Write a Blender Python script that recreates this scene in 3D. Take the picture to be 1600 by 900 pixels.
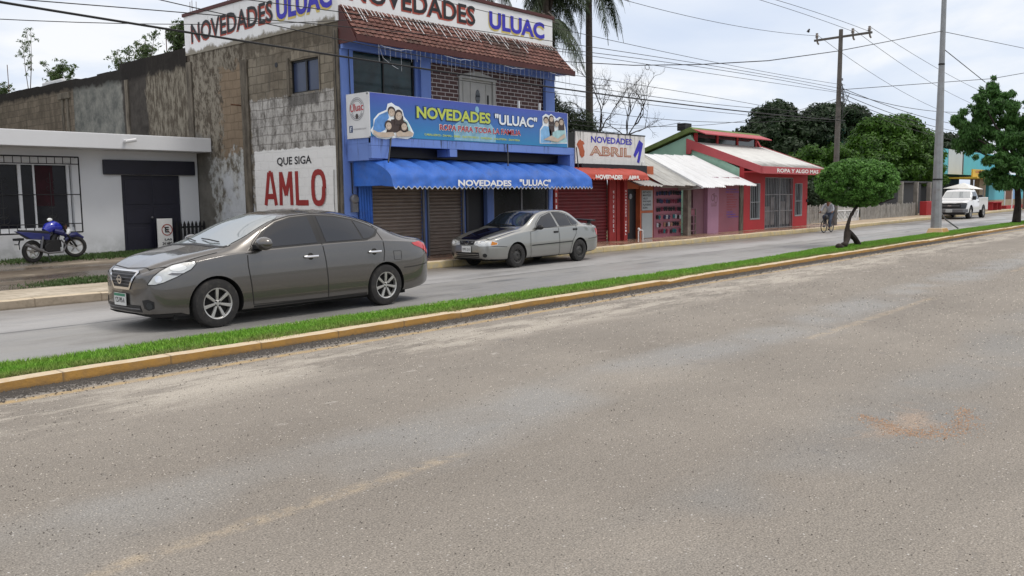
import bpy, bmesh, math, random
import numpy as np
from mathutils import Vector, Matrix, geometry
from mathutils.bvhtree import BVHTree
R = math.radians
for o in list(bpy.data.objects): bpy.data.objects.remove(o)
scene = bpy.context.scene
col = scene.collection

# ---------------------------------------------------------------- camera
YAW, PITCH, ROLL, FPX = 0.853039, 0.10445, -0.012657, 1342.2
def camera():
    f = Vector((math.sin(YAW)*math.cos(PITCH), math.cos(YAW)*math.cos(PITCH), -math.sin(PITCH)))
    r = Vector((math.cos(YAW), -math.sin(YAW), 0)); u = r.cross(f)
    r2 = math.cos(ROLL)*r + math.sin(ROLL)*u; u2 = -math.sin(ROLL)*r + math.cos(ROLL)*u
    cd = bpy.data.cameras.new('camera'); c = bpy.data.objects.new('camera', cd); col.objects.link(c)
    m = Matrix((r2, u2, -f)).transposed().to_4x4(); m.translation = (0, 0, 1.6)
    c.matrix_world = m
    cd.sensor_width = 36; cd.lens = FPX/1600*36; cd.clip_start = .05; cd.clip_end = 3000
    scene.camera = c
camera()

# ---------------------------------------------------------------- world: overcast tropical sky
SUN_EL, SUN_ROT = R(62), R(150)
world = bpy.data.worlds.new('World'); scene.world = world; world.use_nodes = True
nt = world.node_tree; N = nt.nodes; L = nt.links; N.clear()
def wn(t, **k):
    n = N.new(t)
    for a, b in k.items(): setattr(n, a, b)
    return n
out = wn('ShaderNodeOutputWorld'); bg = wn('ShaderNodeBackground'); L.new(bg.outputs[0], out.inputs[0])
sky = wn('ShaderNodeTexSky', sky_type='NISHITA', sun_disc=False, sun_elevation=SUN_EL, sun_rotation=SUN_ROT)
skyb = wn('ShaderNodeMix', data_type='RGBA', blend_type='MULTIPLY'); skyb.inputs[0].default_value = 1
L.new(sky.outputs[0], skyb.inputs[6]); skyb.inputs[7].default_value = (1, 1, 1, 1)
tc = wn('ShaderNodeTexCoord'); sep = wn('ShaderNodeSeparateXYZ'); L.new(tc.outputs['Generated'], sep.inputs[0])
# clouds lie on a flat deck: direction / elevation
zc = wn('ShaderNodeMath', operation='ADD'); zc.inputs[1].default_value = .16; 
zm = wn('ShaderNodeMath', operation='MAXIMUM'); zm.inputs[1].default_value = 0; L.new(sep.outputs[2], zm.inputs[0]); L.new(zm.outputs[0], zc.inputs[0])
dx = wn('ShaderNodeMath', operation='DIVIDE'); L.new(sep.outputs[0], dx.inputs[0]); L.new(zc.outputs[0], dx.inputs[1])
dy = wn('ShaderNodeMath', operation='DIVIDE'); L.new(sep.outputs[1], dy.inputs[0]); L.new(zc.outputs[0], dy.inputs[1])
cv = wn('ShaderNodeCombineXYZ'); L.new(dx.outputs[0], cv.inputs[0]); L.new(dy.outputs[0], cv.inputs[1])
n1 = wn('ShaderNodeTexNoise'); n1.inputs['Scale'].default_value = 1.15; n1.inputs['Detail'].default_value = 7; n1.inputs['Roughness'].default_value = .52; n1.inputs['Distortion'].default_value = .35
L.new(cv.outputs[0], n1.inputs['Vector'])
cr = wn('ShaderNodeValToRGB'); L.new(n1.outputs[0], cr.inputs[0])
e = cr.color_ramp.elements; e[0].position = .34; e[0].color = (.69, .77, .92, 1); e[1].position = .64; e[1].color = (.98, .985, 1.0, 1)
m_ = cr.color_ramp.elements.new(.5); m_.color = (.79, .85, .96, 1)
# overcast sky: brighter overhead than at the horizon
gain = wn('ShaderNodeMapRange'); L.new(sep.outputs[2], gain.inputs[0])
gain.inputs[1].default_value = .25; gain.inputs[2].default_value = .95; gain.inputs[3].default_value = 0; gain.inputs[4].default_value = 1
clo = wn('ShaderNodeMix', data_type='RGBA', blend_type='MULTIPLY'); clo.inputs[0].default_value = 1
gc = wn('ShaderNodeMix', data_type='RGBA'); gc.clamp_factor = True
gc.inputs[6].default_value = (1.05, 1.05, 1.05, 1); gc.inputs[7].default_value = (1.85, 1.63, 1.37, 1)
L.new(gain.outputs[0], gc.inputs[0]); L.new(cr.outputs[0], clo.inputs[6]); L.new(gc.outputs[2], clo.inputs[7])
# everything is scaled to the 0.1 strength of the background
clo10 = wn('ShaderNodeMix', data_type='RGBA', blend_type='MULTIPLY'); clo10.inputs[0].default_value = 1; clo10.clamp_result = False
L.new(clo.outputs[2], clo10.inputs[6]); clo10.inputs[7].default_value = (10.4, 10.4, 10.4, 1)
mixs = wn('ShaderNodeMix', data_type='RGBA'); mixs.inputs[0].default_value = .86
L.new(skyb.outputs[2], mixs.inputs[6]); L.new(clo10.outputs[2], mixs.inputs[7])
L.new(mixs.outputs[2], bg.inputs[0]); bg.inputs[1].default_value = .1

sl = bpy.data.lights.new('sun', 'SUN'); so = bpy.data.objects.new('sun', sl); col.objects.link(so)
sl.energy = 1.4; sl.angle = R(14); sl.color = (1, .96, .9)
# the sun stands high behind the clouds, ahead and to the right of the camera
sd = Vector((math.sin(SUN_ROT)*math.cos(SUN_EL), math.cos(SUN_ROT)*math.cos(SUN_EL), math.sin(SUN_EL)))
so.rotation_euler = sd.to_track_quat('Z', 'Y').to_euler(); so.location = (0, 0, 40)
scene.view_settings.view_transform = 'Standard'; scene.view_settings.look = 'None'
scene.view_settings.exposure = 0; scene.view_settings.gamma = 1

# ---------------------------------------------------------------- materials
MATS = {}
class NB:
    def __init__(s, name):
        s.m = bpy.data.materials.new(name); s.m.use_nodes = True; s.t = s.m.node_tree
        s.b = s.t.nodes['Principled BSDF']; MATS[name] = s.m
        s.pos = s.t.nodes.new('ShaderNodeNewGeometry').outputs['Position']
    def n(s, t, **k):
        x = s.t.nodes.new(t)
        for a, b in k.items(): setattr(x, a, b)
        return x
    def set(s, sock, v):
        if hasattr(v, 'is_output') or isinstance(v, bpy.types.NodeSocket): s.t.links.new(v, sock)
        else: sock.default_value = v
    def noise(s, scale, detail=4, rough=.55, vec=None, dist=0, stretch=None):
        v = vec or s.pos
        if stretch:
            mp = s.n('ShaderNodeMapping'); mp.inputs['Scale'].default_value = stretch; s.set(mp.inputs[0], v); v = mp.outputs[0]
        x = s.n('ShaderNodeTexNoise'); s.set(x.inputs['Vector'], v)
        x.inputs['Scale'].default_value = scale; x.inputs['Detail'].default_value = detail; x.inputs['Roughness'].default_value = rough; x.inputs['Distortion'].default_value = dist
        return x.outputs[0]
    def ramp(s, v, a, b, lo=0., hi=1., smooth=False):
        x = s.n('ShaderNodeMapRange'); s.set(x.inputs[0], v)
        if smooth: x.interpolation_type = 'SMOOTHSTEP'
        x.inputs[1].default_value = a; x.inputs[2].default_value = b; x.inputs[3].default_value = lo; x.inputs[4].default_value = hi
        return x.outputs[0]
    def math(s, op, a, b=0., c=None):
        x = s.n('ShaderNodeMath', operation=op); s.set(x.inputs[0], a); s.set(x.inputs[1], b)
        if c is not None: s.set(x.inputs[2], c)
        return x.outputs[0]
    def mix(s, f, a, b, blend='MIX'):
        x = s.n('ShaderNodeMix', data_type='RGBA', blend_type=blend); s.set(x.inputs[0], f)
        s.set(x.inputs[6], c4(a)); s.set(x.inputs[7], c4(b)); return x.outputs[2]
    def sep(s, v=None):
        x = s.n('ShaderNodeSeparateXYZ'); s.set(x.inputs[0], v or s.pos); return x.outputs
    def vary(s, colr, scale, amt, detail=5, stretch=None):
        nz = s.noise(scale, detail, stretch=stretch); g = s.ramp(nz, .3, .7, 1-amt, 1+amt)
        x = s.n('ShaderNodeVectorMath', operation='SCALE'); s.set(x.inputs[0], colr if isinstance(colr, bpy.types.NodeSocket) else c4(colr)[:3]); s.set(x.inputs['Scale'], g)
        return x.outputs[0]
    def bump(s, v, strength=.3, dist=.01):
        x = s.n('ShaderNodeBump'); x.inputs['Strength'].default_value = strength; x.inputs['Distance'].default_value = dist
        s.set(x.inputs['Height'], v); s.t.links.new(x.outputs[0], s.b.inputs['Normal'])
    def fin(s, colr, rough=.6, spec=.5, metal=0., coat=0., trans=0.):
        s.set(s.b.inputs['Base Color'], c4(colr)); s.set(s.b.inputs['Roughness'], rough); s.b.inputs['Specular IOR Level'].default_value = spec
        s.set(s.b.inputs['Metallic'], metal); s.b.inputs['Coat Weight'].default_value = coat; s.b.inputs['Coat Roughness'].default_value = .04
        return s.m
def c4(v):
    if isinstance(v, bpy.types.NodeSocket): return v
    v = tuple(v); return v if len(v) == 4 else v+(1.,)
def mat(name, c, rough=.6, var=.1, scale=3., spec=.4, metal=0., coat=0., bump=0., bscale=40., dirt=None, dirtamt=.5, stretch=None):
    """painted or plain surface: colour varied by noise, optional dirt colour in patches, optional fine bump"""
    if name in MATS: return MATS[name]
    b = NB(name); k = b.vary(c, scale, var, stretch=stretch) if var else c
    if dirt:
        d = b.ramp(b.noise(scale*1.7, 8, .7, stretch=stretch), .5, .68, 0, dirtamt); k = b.mix(d, k, dirt)
    if bump: b.bump(b.noise(bscale, 3), bump, .01)
    return b.fin(k, rough, spec, metal, coat)

# ---------------------------------------------------------------- object helpers
ORG = {}
def thing(name, label, cat, loc=(0, 0, 0), group=None, rz=0.):
    o = bpy.data.objects.new(name, None); o.empty_display_size = .2; col.objects.link(o); o.location = loc; o.rotation_euler = (0, 0, rz)
    o['label'] = label; o['category'] = cat
    if group: o['group'] = group
    ORG[o.name] = Vector(loc) if rz == 0 else Vector((0, 0, 0)); return o
def tag(o, label, cat, group=None):
    o['label'] = label; o['category'] = cat
    if group: o['group'] = group
    return o
class MB:
    def __init__(s): s.v = []; s.f = []; s.mi = []; s.k = 0
    def add(s, vs, fs):
        b = len(s.v); s.v += [tuple(v) for v in vs]; s.f += [tuple(i+b for i in f) for f in fs]; s.mi += [s.k]*len(fs); return s
    def box(s, x0, x1, y0, y1, z0, z1):
        return s.add([(x0,y0,z0),(x1,y0,z0),(x1,y1,z0),(x0,y1,z0),(x0,y0,z1),(x1,y0,z1),(x1,y1,z1),(x0,y1,z1)],
                     [(3,2,1,0),(4,5,6,7),(0,1,5,4),(1,2,6,5),(2,3,7,6),(3,0,4,7)])
    def hexa(s, a, b):   # two quads of four points each, lower and upper
        return s.add(list(a)+list(b), [(3,2,1,0),(4,5,6,7),(0,1,5,4),(1,2,6,5),(2,3,7,6),(3,0,4,7)])
    def quad(s, *p): return s.add(p, [tuple(range(len(p)))])
    def prism(s, poly, d):   # extrude polygon of 3d points along vector d
        n = len(poly); d = Vector(d); a = [Vector(p) for p in poly]
        return s.add(a+[p+d for p in a], [tuple(range(n))[::-1], tuple(range(n, 2*n))]+[(i, (i+1) % n, n+(i+1) % n, n+i) for i in range(n)])
    def tube(s, pts, r, n=8, cap=True):
        pts = [Vector(p) for p in pts]; rs = r if isinstance(r, (list, tuple)) else [r]*len(pts); vs = []; fs = []
        up = None
        for i, p in enumerate(pts):
            t = (pts[min(i+1, len(pts)-1)]-pts[max(i-1, 0)]).normalized()
            if up is None:
                up = Vector((0, 0, 1)) if abs(t.z) < .9 else Vector((1, 0, 0))
            a = (up - t*up.dot(t)); a = a.normalized() if a.length > 1e-6 else t.orthogonal().normalized(); up = a; b = t.cross(a)
            for k in range(n):
                w = 2*math.pi*k/n; vs.append(p+(a*math.cos(w)+b*math.sin(w))*rs[i])
        for i in range(len(pts)-1):
            for k in range(n):
                fs.append((i*n+k, i*n+(k+1) % n, (i+1)*n+(k+1) % n, (i+1)*n+k))
        if cap: fs += [tuple(range(n))[::-1], tuple(range((len(pts)-1)*n, len(pts)*n))]
        return s.add(vs, fs)
    def lathe(s, prof, c, axis='z', n=24, close=False):   # prof: (r, h)
        c = Vector(c); vs = []; fs = []; m = len(prof)
        for k in range(n):
            w = 2*math.pi*k/n
            for r, h in prof:
                q = {'z': (r*math.cos(w), r*math.sin(w), h), 'y': (r*math.cos(w), h, r*math.sin(w)), 'x': (h, r*math.cos(w), r*math.sin(w))}[axis]
                vs.append(c+Vector(q))
        for k in range(n):
            k2 = (k+1) % n
            for i in range(m-1+(1 if close else 0)):
                j = (i+1) % m; fs.append((k*m+i, k2*m+i, k2*m+j, k*m+j))
        return s.add(vs, fs)
    def sphere(s, c, r, n=12, m=8):
        r = r if isinstance(r, (tuple, list)) else (r, r, r); vs = []; fs = []
        for i in range(m+1):
            t = math.pi*i/m
            for k in range(n):
                w = 2*math.pi*k/n; vs.append((c[0]+r[0]*math.sin(t)*math.cos(w), c[1]+r[1]*math.sin(t)*math.sin(w), c[2]+r[2]*math.cos(t)))
        for i in range(m):
            for k in range(n): fs.append((i*n+k, (i+1)*n+k, (i+1)*n+(k+1) % n, i*n+(k+1) % n))
        return s.add(vs, fs)
    def build(s, name, mats, parent=None, org=None, smooth=False, bevel=0., kind=None):
        mats = mats if isinstance(mats, (list, tuple)) else [mats]
        mats = [MATS[m] if isinstance(m, str) else m for m in mats]
        og = ORG[parent.name] if parent else Vector(org or (0, 0, 0))
        me = bpy.data.meshes.new(name); me.from_pydata([tuple(Vector(v)-og) for v in s.v], [], s.f)
        for m in mats: me.materials.append(m)
        if len(mats) > 1: me.polygons.foreach_set('material_index', s.mi)
        bm = bmesh.new(); bm.from_mesh(me); bmesh.ops.remove_doubles(bm, verts=bm.verts, dist=1e-5)
        bmesh.ops.recalc_face_normals(bm, faces=bm.faces); bm.to_mesh(me); bm.free()
        if smooth:
            me.polygons.foreach_set('use_smooth', [True]*len(me.polygons)); me.set_sharp_from_angle(angle=R(35))
        o = bpy.data.objects.new(name, me); col.objects.link(o)
        if parent: o.parent = parent
        else: o.location = og
        ORG[o.name] = og
        if bevel:
            md = o.modifiers.new('bevel', 'BEVEL'); md.width = bevel; md.segments = 2; md.limit_method = 'ANGLE'
        if kind: o['kind'] = kind
        return o
def BOX(name, m, parent, *b, bevel=0., **k): return MB().box(*b).build(name, m, parent, bevel=bevel, **k)
def raw(name, V, F, m, parent=None, org=(0, 0, 0), smooth=False, kind=None):   # numpy vertices, quad or tri faces
    og = ORG[parent.name] if parent else Vector(org)
    V = np.asarray(V, dtype=np.float32)-np.array(og, dtype=np.float32); F = np.asarray(F, dtype=np.int32); k = F.shape[1]
    me = bpy.data.meshes.new(name); me.vertices.add(len(V)); me.vertices.foreach_set('co', V.ravel())
    me.loops.add(F.size); me.loops.foreach_set('vertex_index', F.ravel()); me.polygons.add(len(F))
    me.polygons.foreach_set('loop_start', np.arange(0, F.size, k, dtype=np.int32)); me.update(calc_edges=True)
    me.materials.append(MATS[m] if isinstance(m, str) else m)
    if smooth: me.polygons.foreach_set('use_smooth', [True]*len(F))
    o = bpy.data.objects.new(name, me); col.objects.link(o)
    if parent: o.parent = parent
    else: o.location = og
    ORG[o.name] = og
    if kind: o['kind'] = kind
    return o
def copy_tree(o, parent=None):
    c = o.copy(); col.objects.link(c); c.parent = parent; c.matrix_parent_inverse = o.matrix_parent_inverse
    ORG[c.name] = ORG[o.name]
    for ch in [x for x in col.objects if x.parent == o]: copy_tree(ch, c)
    return c
def lettering(parent, text, m, fn, w, h, bold=0., name='lettering', depth=.004, bend=None):
    """text as real geometry: fitted to w x h, fn(u, v) gives the 3d point, u along the line, v up"""
    cu = bpy.data.curves.new('t', 'FONT'); cu.body = text; cu.offset = bold; cu.resolution_u = 3; cu.size = 1
    ob = bpy.data.objects.new('t', cu); col.objects.link(ob)
    me = bpy.data.meshes.new_from_object(ob.evaluated_get(bpy.context.evaluated_depsgraph_get()))
    bpy.data.objects.remove(ob); bpy.data.curves.remove(cu)
    V = [v.co.copy() for v in me.vertices]; x0 = min(v.x for v in V); x1 = max(v.x for v in V); y0 = min(v.y for v in V); y1 = max(v.y for v in V)
    b = MB(); b.add([fn((v.x-x0)/(x1-x0)*w, (v.y-y0)/(y1-y0)*h) for v in V], [tuple(p.vertices) for p in me.polygons])
    bpy.data.meshes.remove(me)
    return b.build(name, m, parent)
def txf(x0, z0, Y, s=1, shear=0): return lambda u, v: (x0+u*s+v*shear, Y, z0+v)      # on a wall that faces the street
def txs(y0, z0, X): return lambda u, v: (X, y0-u, z0+v)                   # on the side wall, reading towards the street
random.seed(4)
# ================================================================= GROUND
def seam(b, y, c, w, amp, v):   # mask of a line along X at world y=c
    yy = b.math('ADD', y, b.ramp(v, 0, 1, -amp, amp)); d = b.math('ABSOLUTE', b.math('SUBTRACT', yy, c)); return b.ramp(d, w*.35, w, 1, 0)
def mat_near_road():
    b = NB('asphalt_dusty'); x, y, z = b.sep()
    big = b.noise(.35, 4); med = b.noise(1.3, 6, .6, stretch=(.35, 1, 1)); k = b.mix(b.ramp(big, .35, .65), (.208, .186, .160), (.275, .248, .214))
    k = b.mix(b.ramp(med, .42, .62, 0, .4), k, (.20, .182, .158))
    # grey-blue worn wheel track
    t = b.noise(.9, 5, stretch=(.4, 1, 1)); tr = b.math('MULTIPLY', seam(b, y, 4.25, .62, .45, t), b.ramp(b.noise(.45, 2), .38, .55)); k = b.mix(b.math('MULTIPLY', tr, .6), k, (.262, .262, .255))
    tr2 = b.math('MULTIPLY', seam(b, y, 1.9, .6, .5, t), b.ramp(b.noise(.4, 3, vec=None, stretch=(1.3, 1, 1)), .42, .6)); k = b.mix(b.math('MULTIPLY', tr2, .5), k, (.21, .215, .215))
    # pale dust near the median
    dn = b.noise(2.2, 8, .72, stretch=(.28, 1, 1)); dust = b.math('MULTIPLY', seam(b, y, 6.95, .75, .35, t), b.ramp(dn, .44, .54)); k = b.mix(b.math('MULTIPLY', dust, .65), k, (.47, .43, .37))
    dot = b.math('MULTIPLY', b.ramp(y, 3.9, 5.8), b.ramp(b.noise(5, 4, .6, stretch=(.38, 1, 1)), .65, .69)); k = b.mix(b.math('MULTIPLY', dot, .55), k, (.48, .45, .41))
    # dark joint beside the kerb, worn yellow edge line and centre dashes
    kerb = b.ramp(y, 7.70, 7.80); k = b.mix(b.math('MULTIPLY', kerb, b.ramp(dn, .35, .65, .9, .5)), k, (.085, .08, .075))
    w1 = b.noise(7, 6, .65); yl = b.math('MULTIPLY', seam(b, y, 7.60, .085, .02, t), b.ramp(w1, .34, .55, .25, .9)); k = b.mix(yl, k, (.42, .30, .15))
    dx_ = b.math('FRACT', b.math('DIVIDE', b.math('SUBTRACT', x, -1.1), 10.32)); on = b.math('MULTIPLY', b.ramp(dx_, .0, .01), b.ramp(dx_, .46, .48, 1, 0))
    dl = b.math('MULTIPLY', b.math('MULTIPLY', seam(b, y, 3.73, .085, .02, t), on), b.ramp(w1, .40, .62, .0, .38)); k = b.mix(dl, k, (.52, .41, .27))
    # spill of orange sand
    cx = b.math('SUBTRACT', x, 6.25); cy = b.math('SUBTRACT', y, 1.78); wy = b.math('SUBTRACT', cy, b.math('MULTIPLY', b.math('MULTIPLY', cx, cx), .35))
    rr = b.math('SQRT', b.math('ADD', b.math('MULTIPLY', b.math('MULTIPLY', cx, cx), .9), b.math('MULTIPLY', b.math('MULTIPLY', wy, wy), 9)))
    rr = b.math('ADD', rr, b.ramp(b.noise(4, 6, .7), .3, .7, -.35, .35)); k = b.mix(b.ramp(rr, .1, .6, .4, 0), k, b.mix(b.ramp(b.noise(30, 3, .8), .5, .62), (.46, .32, .21), (.20, .12, .08)))
    oil = b.ramp(b.noise(1.6, 3), .70, .76, 0, .45); k = b.mix(oil, k, (.15, .145, .14))
    # aggregate
    a1 = b.noise(95, 2, .8); a2 = b.noise(34, 4, .8)
    a3 = b.noise(13, 3, .85, stretch=(.7, 1, 1)); gr_ = b.math('MULTIPLY', b.ramp(a1, .3, .7, .5, 1.5), b.ramp(a2, .34, .66, .88, 1.12)); gr_ = b.math('MULTIPLY', gr_, b.ramp(a3, .34, .66, .95, 1.05))
    sc = b.n('ShaderNodeVectorMath', operation='SCALE'); b.set(sc.inputs[0], k); b.set(sc.inputs['Scale'], gr_); k = sc.outputs[0]
    vo = b.n('ShaderNodeTexVoronoi'); b.set(vo.inputs['Vector'], b.pos); vo.inputs['Scale'].default_value = 26
    k = b.mix(b.math('MULTIPLY', b.ramp(vo.outputs['Distance'], .10, .16, 1, 0), b.ramp(b.noise(9, 2), .5, .6)), k, (.55, .53, .50))
    vo2 = b.n('ShaderNodeTexVoronoi'); b.set(vo2.inputs['Vector'], b.pos); vo2.inputs['Scale'].default_value = 17
    k = b.mix(b.math('MULTIPLY', b.ramp(vo2.outputs['Distance'], .06, .11, 1, 0), b.ramp(b.noise(5, 2), .52, .6)), k, (.07, .065, .06))
    # thin weathered cracks and polished tyre tracks
    vc = b.n('ShaderNodeTexVoronoi', feature='DISTANCE_TO_EDGE'); wv = b.n('ShaderNodeMapping'); wv.inputs['Scale'].default_value = (.42, .8, 1); b.set(wv.inputs[0], b.pos); wn_ = b.noise(2.5, 5, vec=wv.outputs[0])
    vv = b.n('ShaderNodeVectorMath', operation='ADD'); b.set(vv.inputs[0], wv.outputs[0]); cc = b.n('ShaderNodeCombineXYZ'); b.set(cc.inputs[0], wn_); b.set(cc.inputs[1], wn_); b.set(vv.inputs[1], cc.outputs[0]); b.set(vc.inputs['Vector'], vv.outputs[0]); vc.inputs['Scale'].default_value = 1.3
    ck = b.math('MULTIPLY', b.ramp(vc.outputs['Distance'], 0, .007, .45, 0), b.ramp(b.noise(.8, 3), .54, .62)); k = b.mix(ck, k, (.11, .105, .10))
    b.bump(b.math('ADD', a1, a2), .55, .008); b.fin(k, b.ramp(tr, 0, 1, .85, .6), .35)
def mat_far_road():
    b = NB('concrete_road'); x, y, z = b.sep(); t = b.noise(.5, 4, stretch=(.3, 1, 1))
    k = b.mix(b.ramp(b.noise(.5, 5, stretch=(.25, 1, 1)), .35, .65), (.225, .22, .212), (.30, .295, .285))
    k = b.mix(b.ramp(y, 11.6, 11.95, 0, 1), k, b.vary((.34, .335, .33), .7, .12, stretch=(.3, 1, 1)))
    k = b.mix(b.math('MULTIPLY', b.ramp(y, 12.6, 13.9), b.ramp(b.noise(1.1, 6, stretch=(.3, 1, 1)), .34, .56, .35, .9)), k, (.15, .13, .11))
    k = b.mix(b.math('MULTIPLY', seam(b, y, 11.75, .05, .06, t), b.ramp(b.noise(.9, 4), .4, .55, .1, .9)), k, (.07, .07, .07))
    k = b.mix(b.math('MULTIPLY', seam(b, y, 11.1, .16, .25, t), b.ramp(b.noise(.7, 4, stretch=(.5, 2, 1)), .52, .6, 0, .8)), k, (.12, .12, .12))
    k = b.mix(b.ramp(b.noise(1.4, 8, .66, stretch=(.4, 1, 1)), .54, .70, 0, .6), k, (.14, .13, .12)); k = b.vary(k, 60, .10, 2)
    b.bump(b.noise(70, 3), .25, .006); b.fin(k, b.ramp(b.noise(.8, 4, stretch=(.3, 1, 1)), .4, .62, .33, .72), .5)
mat_near_road(); mat_far_road()
mat('road_base', (.20, .18, .15), .9, .2, .3)
def mat_ground():
    b = NB('earth_and_weeds'); k = b.mix(b.ramp(b.noise(.4, 8, .65), .42, .58), (.16, .12, .08), (.06, .09, .03)); b.bump(b.noise(8, 6), .5, .05); b.fin(k, .9, .2)
mat_ground()
def sheet(name, m, x0, x1, y0, y1, z, nx=1, ny=1):
    b = MB(); X = [x0+(x1-x0)*i/nx for i in range(nx+1)]; Y = [y0+(y1-y0)*i/ny for i in range(ny+1)]
    b.add([(p, q, z(p, q) if callable(z) else z) for q in Y for p in X], [(j*(nx+1)+i, j*(nx+1)+i+1, (j+1)*(nx+1)+i+1, (j+1)*(nx+1)+i) for j in range(ny) for i in range(nx)])
    return b.build(name, m, kind='structure')
sheet('ground', 'earth_and_weeds', -900, 1500, -900, 1500, -.03)
sheet('near_road', 'asphalt_dusty', -60, 400, -12, 8.05, 0)
sheet('far_road', 'concrete_road', -60, 400, 9.06, 14.32, .003)
def mat_kerb(name, top, worn, amt):
    b = NB(name); k = b.vary(top, 1.6, .14, 6); k = b.mix(b.ramp(b.noise(4.5, 8, .76), .45, .60, 0, amt), k, worn)
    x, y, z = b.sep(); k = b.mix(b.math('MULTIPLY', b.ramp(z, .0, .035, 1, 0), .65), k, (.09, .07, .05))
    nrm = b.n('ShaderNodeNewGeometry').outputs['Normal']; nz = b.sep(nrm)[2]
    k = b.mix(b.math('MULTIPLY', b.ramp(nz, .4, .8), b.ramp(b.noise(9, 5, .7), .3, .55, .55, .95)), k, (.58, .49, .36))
    jx = b.math('FRACT', b.math('DIVIDE', x, 1.02)); k = b.mix(b.math('MULTIPLY', b.ramp(jx, 0, .028, 1, 0), .8), k, (.12, .09, .06))
    b.bump(b.noise(14, 8, .7), .6, .02); b.fin(k, .8, .3)
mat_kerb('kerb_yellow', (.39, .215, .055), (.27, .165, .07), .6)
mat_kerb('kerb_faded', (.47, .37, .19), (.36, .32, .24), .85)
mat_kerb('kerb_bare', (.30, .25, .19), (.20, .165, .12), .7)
def kerb(name, m, x0, x1, y, w, h, face, amp=.012, step=.25, sd=1, rd=.03, y2=None):
    """kerb whose road face is at y; face=-1 faces the camera side. Slightly uneven, rounded edge."""
    rng = random.Random(sd); b = MB(); n = int((x1-x0)/step); prof = []
    oy = oz = 0; rows = []
    for i in range(n+1):
        x = x0+(x1-x0)*i/n; oy = oy*.8+rng.uniform(-amp, amp)*.6; oz = oz*.8+rng.uniform(-amp, amp)*.5
        yc = y+((y2 if y2 is not None else y)-y)*i/n; yy = yc+oy; s = -face
        chip = rng.uniform(.008, .02) if rng.random() < .06 else 0; oz -= chip
        rows.append([(x, yy, -.02), (x, yy+s*.004, h-rd+oz), (x, yy+s*rd*.35, h-rd*.25+oz), (x, yy+s*rd, h+oz), (x, yc+s*w, h+oz*.6+.004), (x, yc+s*w, -.02)])
    V = [p for r_ in rows for p in r_]; m_ = 6
    b.add(V, [(i*m_+j, (i+1)*m_+j, (i+1)*m_+j+1, i*m_+j+1) for i in range(n) for j in range(m_-1)])
    return b.build(name, m, kind='structure', smooth=True)
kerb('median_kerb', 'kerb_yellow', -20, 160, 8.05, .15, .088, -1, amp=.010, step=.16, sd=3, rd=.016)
kerb('median_back_kerb', 'kerb_bare', -20, 22, 9.08, .10, .07, 1, sd=5)
kerb('median_back_kerb', 'kerb_bare', 22, 160, 9.42, .10, .07, 1, sd=6)
sheet('median_soil', 'earth_and_weeds', -20, 22, 8.19, 9.0, .072)
sheet('median_soil', 'earth_and_weeds', 22, 160, 8.19, 9.34, .072)
kerb('sidewalk_kerb', 'kerb_faded', 12.6, 41, 14.3, .16, .17, -1, sd=8, rd=.05)
kerb('left_sidewalk_kerb', 'kerb_bare', -20, 12.6, 14.3, .14, .15, -1, sd=9, amp=.01)
kerb('far_sidewalk_kerb', 'kerb_faded', 41, 100, 14.5, .16, .16, -1, sd=10, rd=.05, y2=16.1)
def mat_pave():
    b = NB('paving_beige'); k = b.mix(b.ramp(b.noise(2.6, 8, .7, stretch=(.6, 1, 1)), .38, .62), (.33, .28, .21), (.52, .46, .37))
    br = b.n('ShaderNodeTexBrick'); mp = b.n('ShaderNodeMapping'); b.set(mp.inputs[0], b.pos); b.set(br.inputs[0], mp.outputs[0]); br.inputs['Scale'].default_value = 1; br.inputs['Brick Width'].default_value = .42; br.inputs['Row Height'].default_value = .3; br.inputs['Mortar Size'].default_value = .012
    k = b.mix(b.math('MULTIPLY', br.outputs['Fac'], .5), k, (.2, .17, .12)); b.bump(b.noise(18, 6), .5, .02); b.fin(k, .8, .3)
    b = NB('sidewalk_tiles'); x, y, z = b.sep(); k = b.mix(b.ramp(b.noise(1.1, 6, .65, stretch=(.5, 1, 1)), .36, .6), (.20, .10, .065), (.36, .24, .17))
    br = b.n('ShaderNodeTexBrick'); b.set(br.inputs[0], b.pos); br.offset = 0; br.inputs['Scale'].default_value = 1; br.inputs['Brick Width'].default_value = .33; br.inputs['Row Height'].default_value = .33; br.inputs['Mortar Size'].default_value = .008
    k = b.mix(b.math('MULTIPLY', br.outputs['Fac'], .6), k, (.1, .07, .05)); b.fin(k, b.ramp(b.noise(.9, 5), .42, .58, .10, .5), .5)
    b = NB('path_sand'); k = b.mix(b.ramp(b.noise(.8, 8, .65, stretch=(.5, 1, 1)), .38, .62), (.30, .23, .16), (.48, .40, .30)); b.bump(b.noise(12, 6), .4, .02); b.fin(k, .85, .2)
    b = NB('yard_mud'); k = b.mix(b.ramp(b.noise(.55, 8, .62, stretch=(.45, 1, 1)), .40, .60), (.075, .056, .038), (.20, .165, .125))
    k = b.mix(b.ramp(b.noise(1.1, 6, .6, stretch=(.4, 1, 1)), .60, .66, 0, .8), k, (.42, .36, .28)); b.bump(b.noise(5, 8), .5, .04); b.fin(k, b.ramp(b.noise(.5, 3, stretch=(.4, 1.2, 1)), .45, .6, .22, .85), .5)
mat_pave()
sheet('left_sidewalk', 'paving_beige', -20, 12.6, 14.43, 16.0, .148)
sheet('shop_sidewalk', 'sidewalk_tiles', 12.6, 41, 14.45, 16.4, .168)
MB().quad((41, 14.65, .16), (100, 16.25, .16), (160, 18, .16), (160, 19, .16), (41, 18.5, .16)).build('far_path', 'path_sand', kind='structure')
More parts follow.
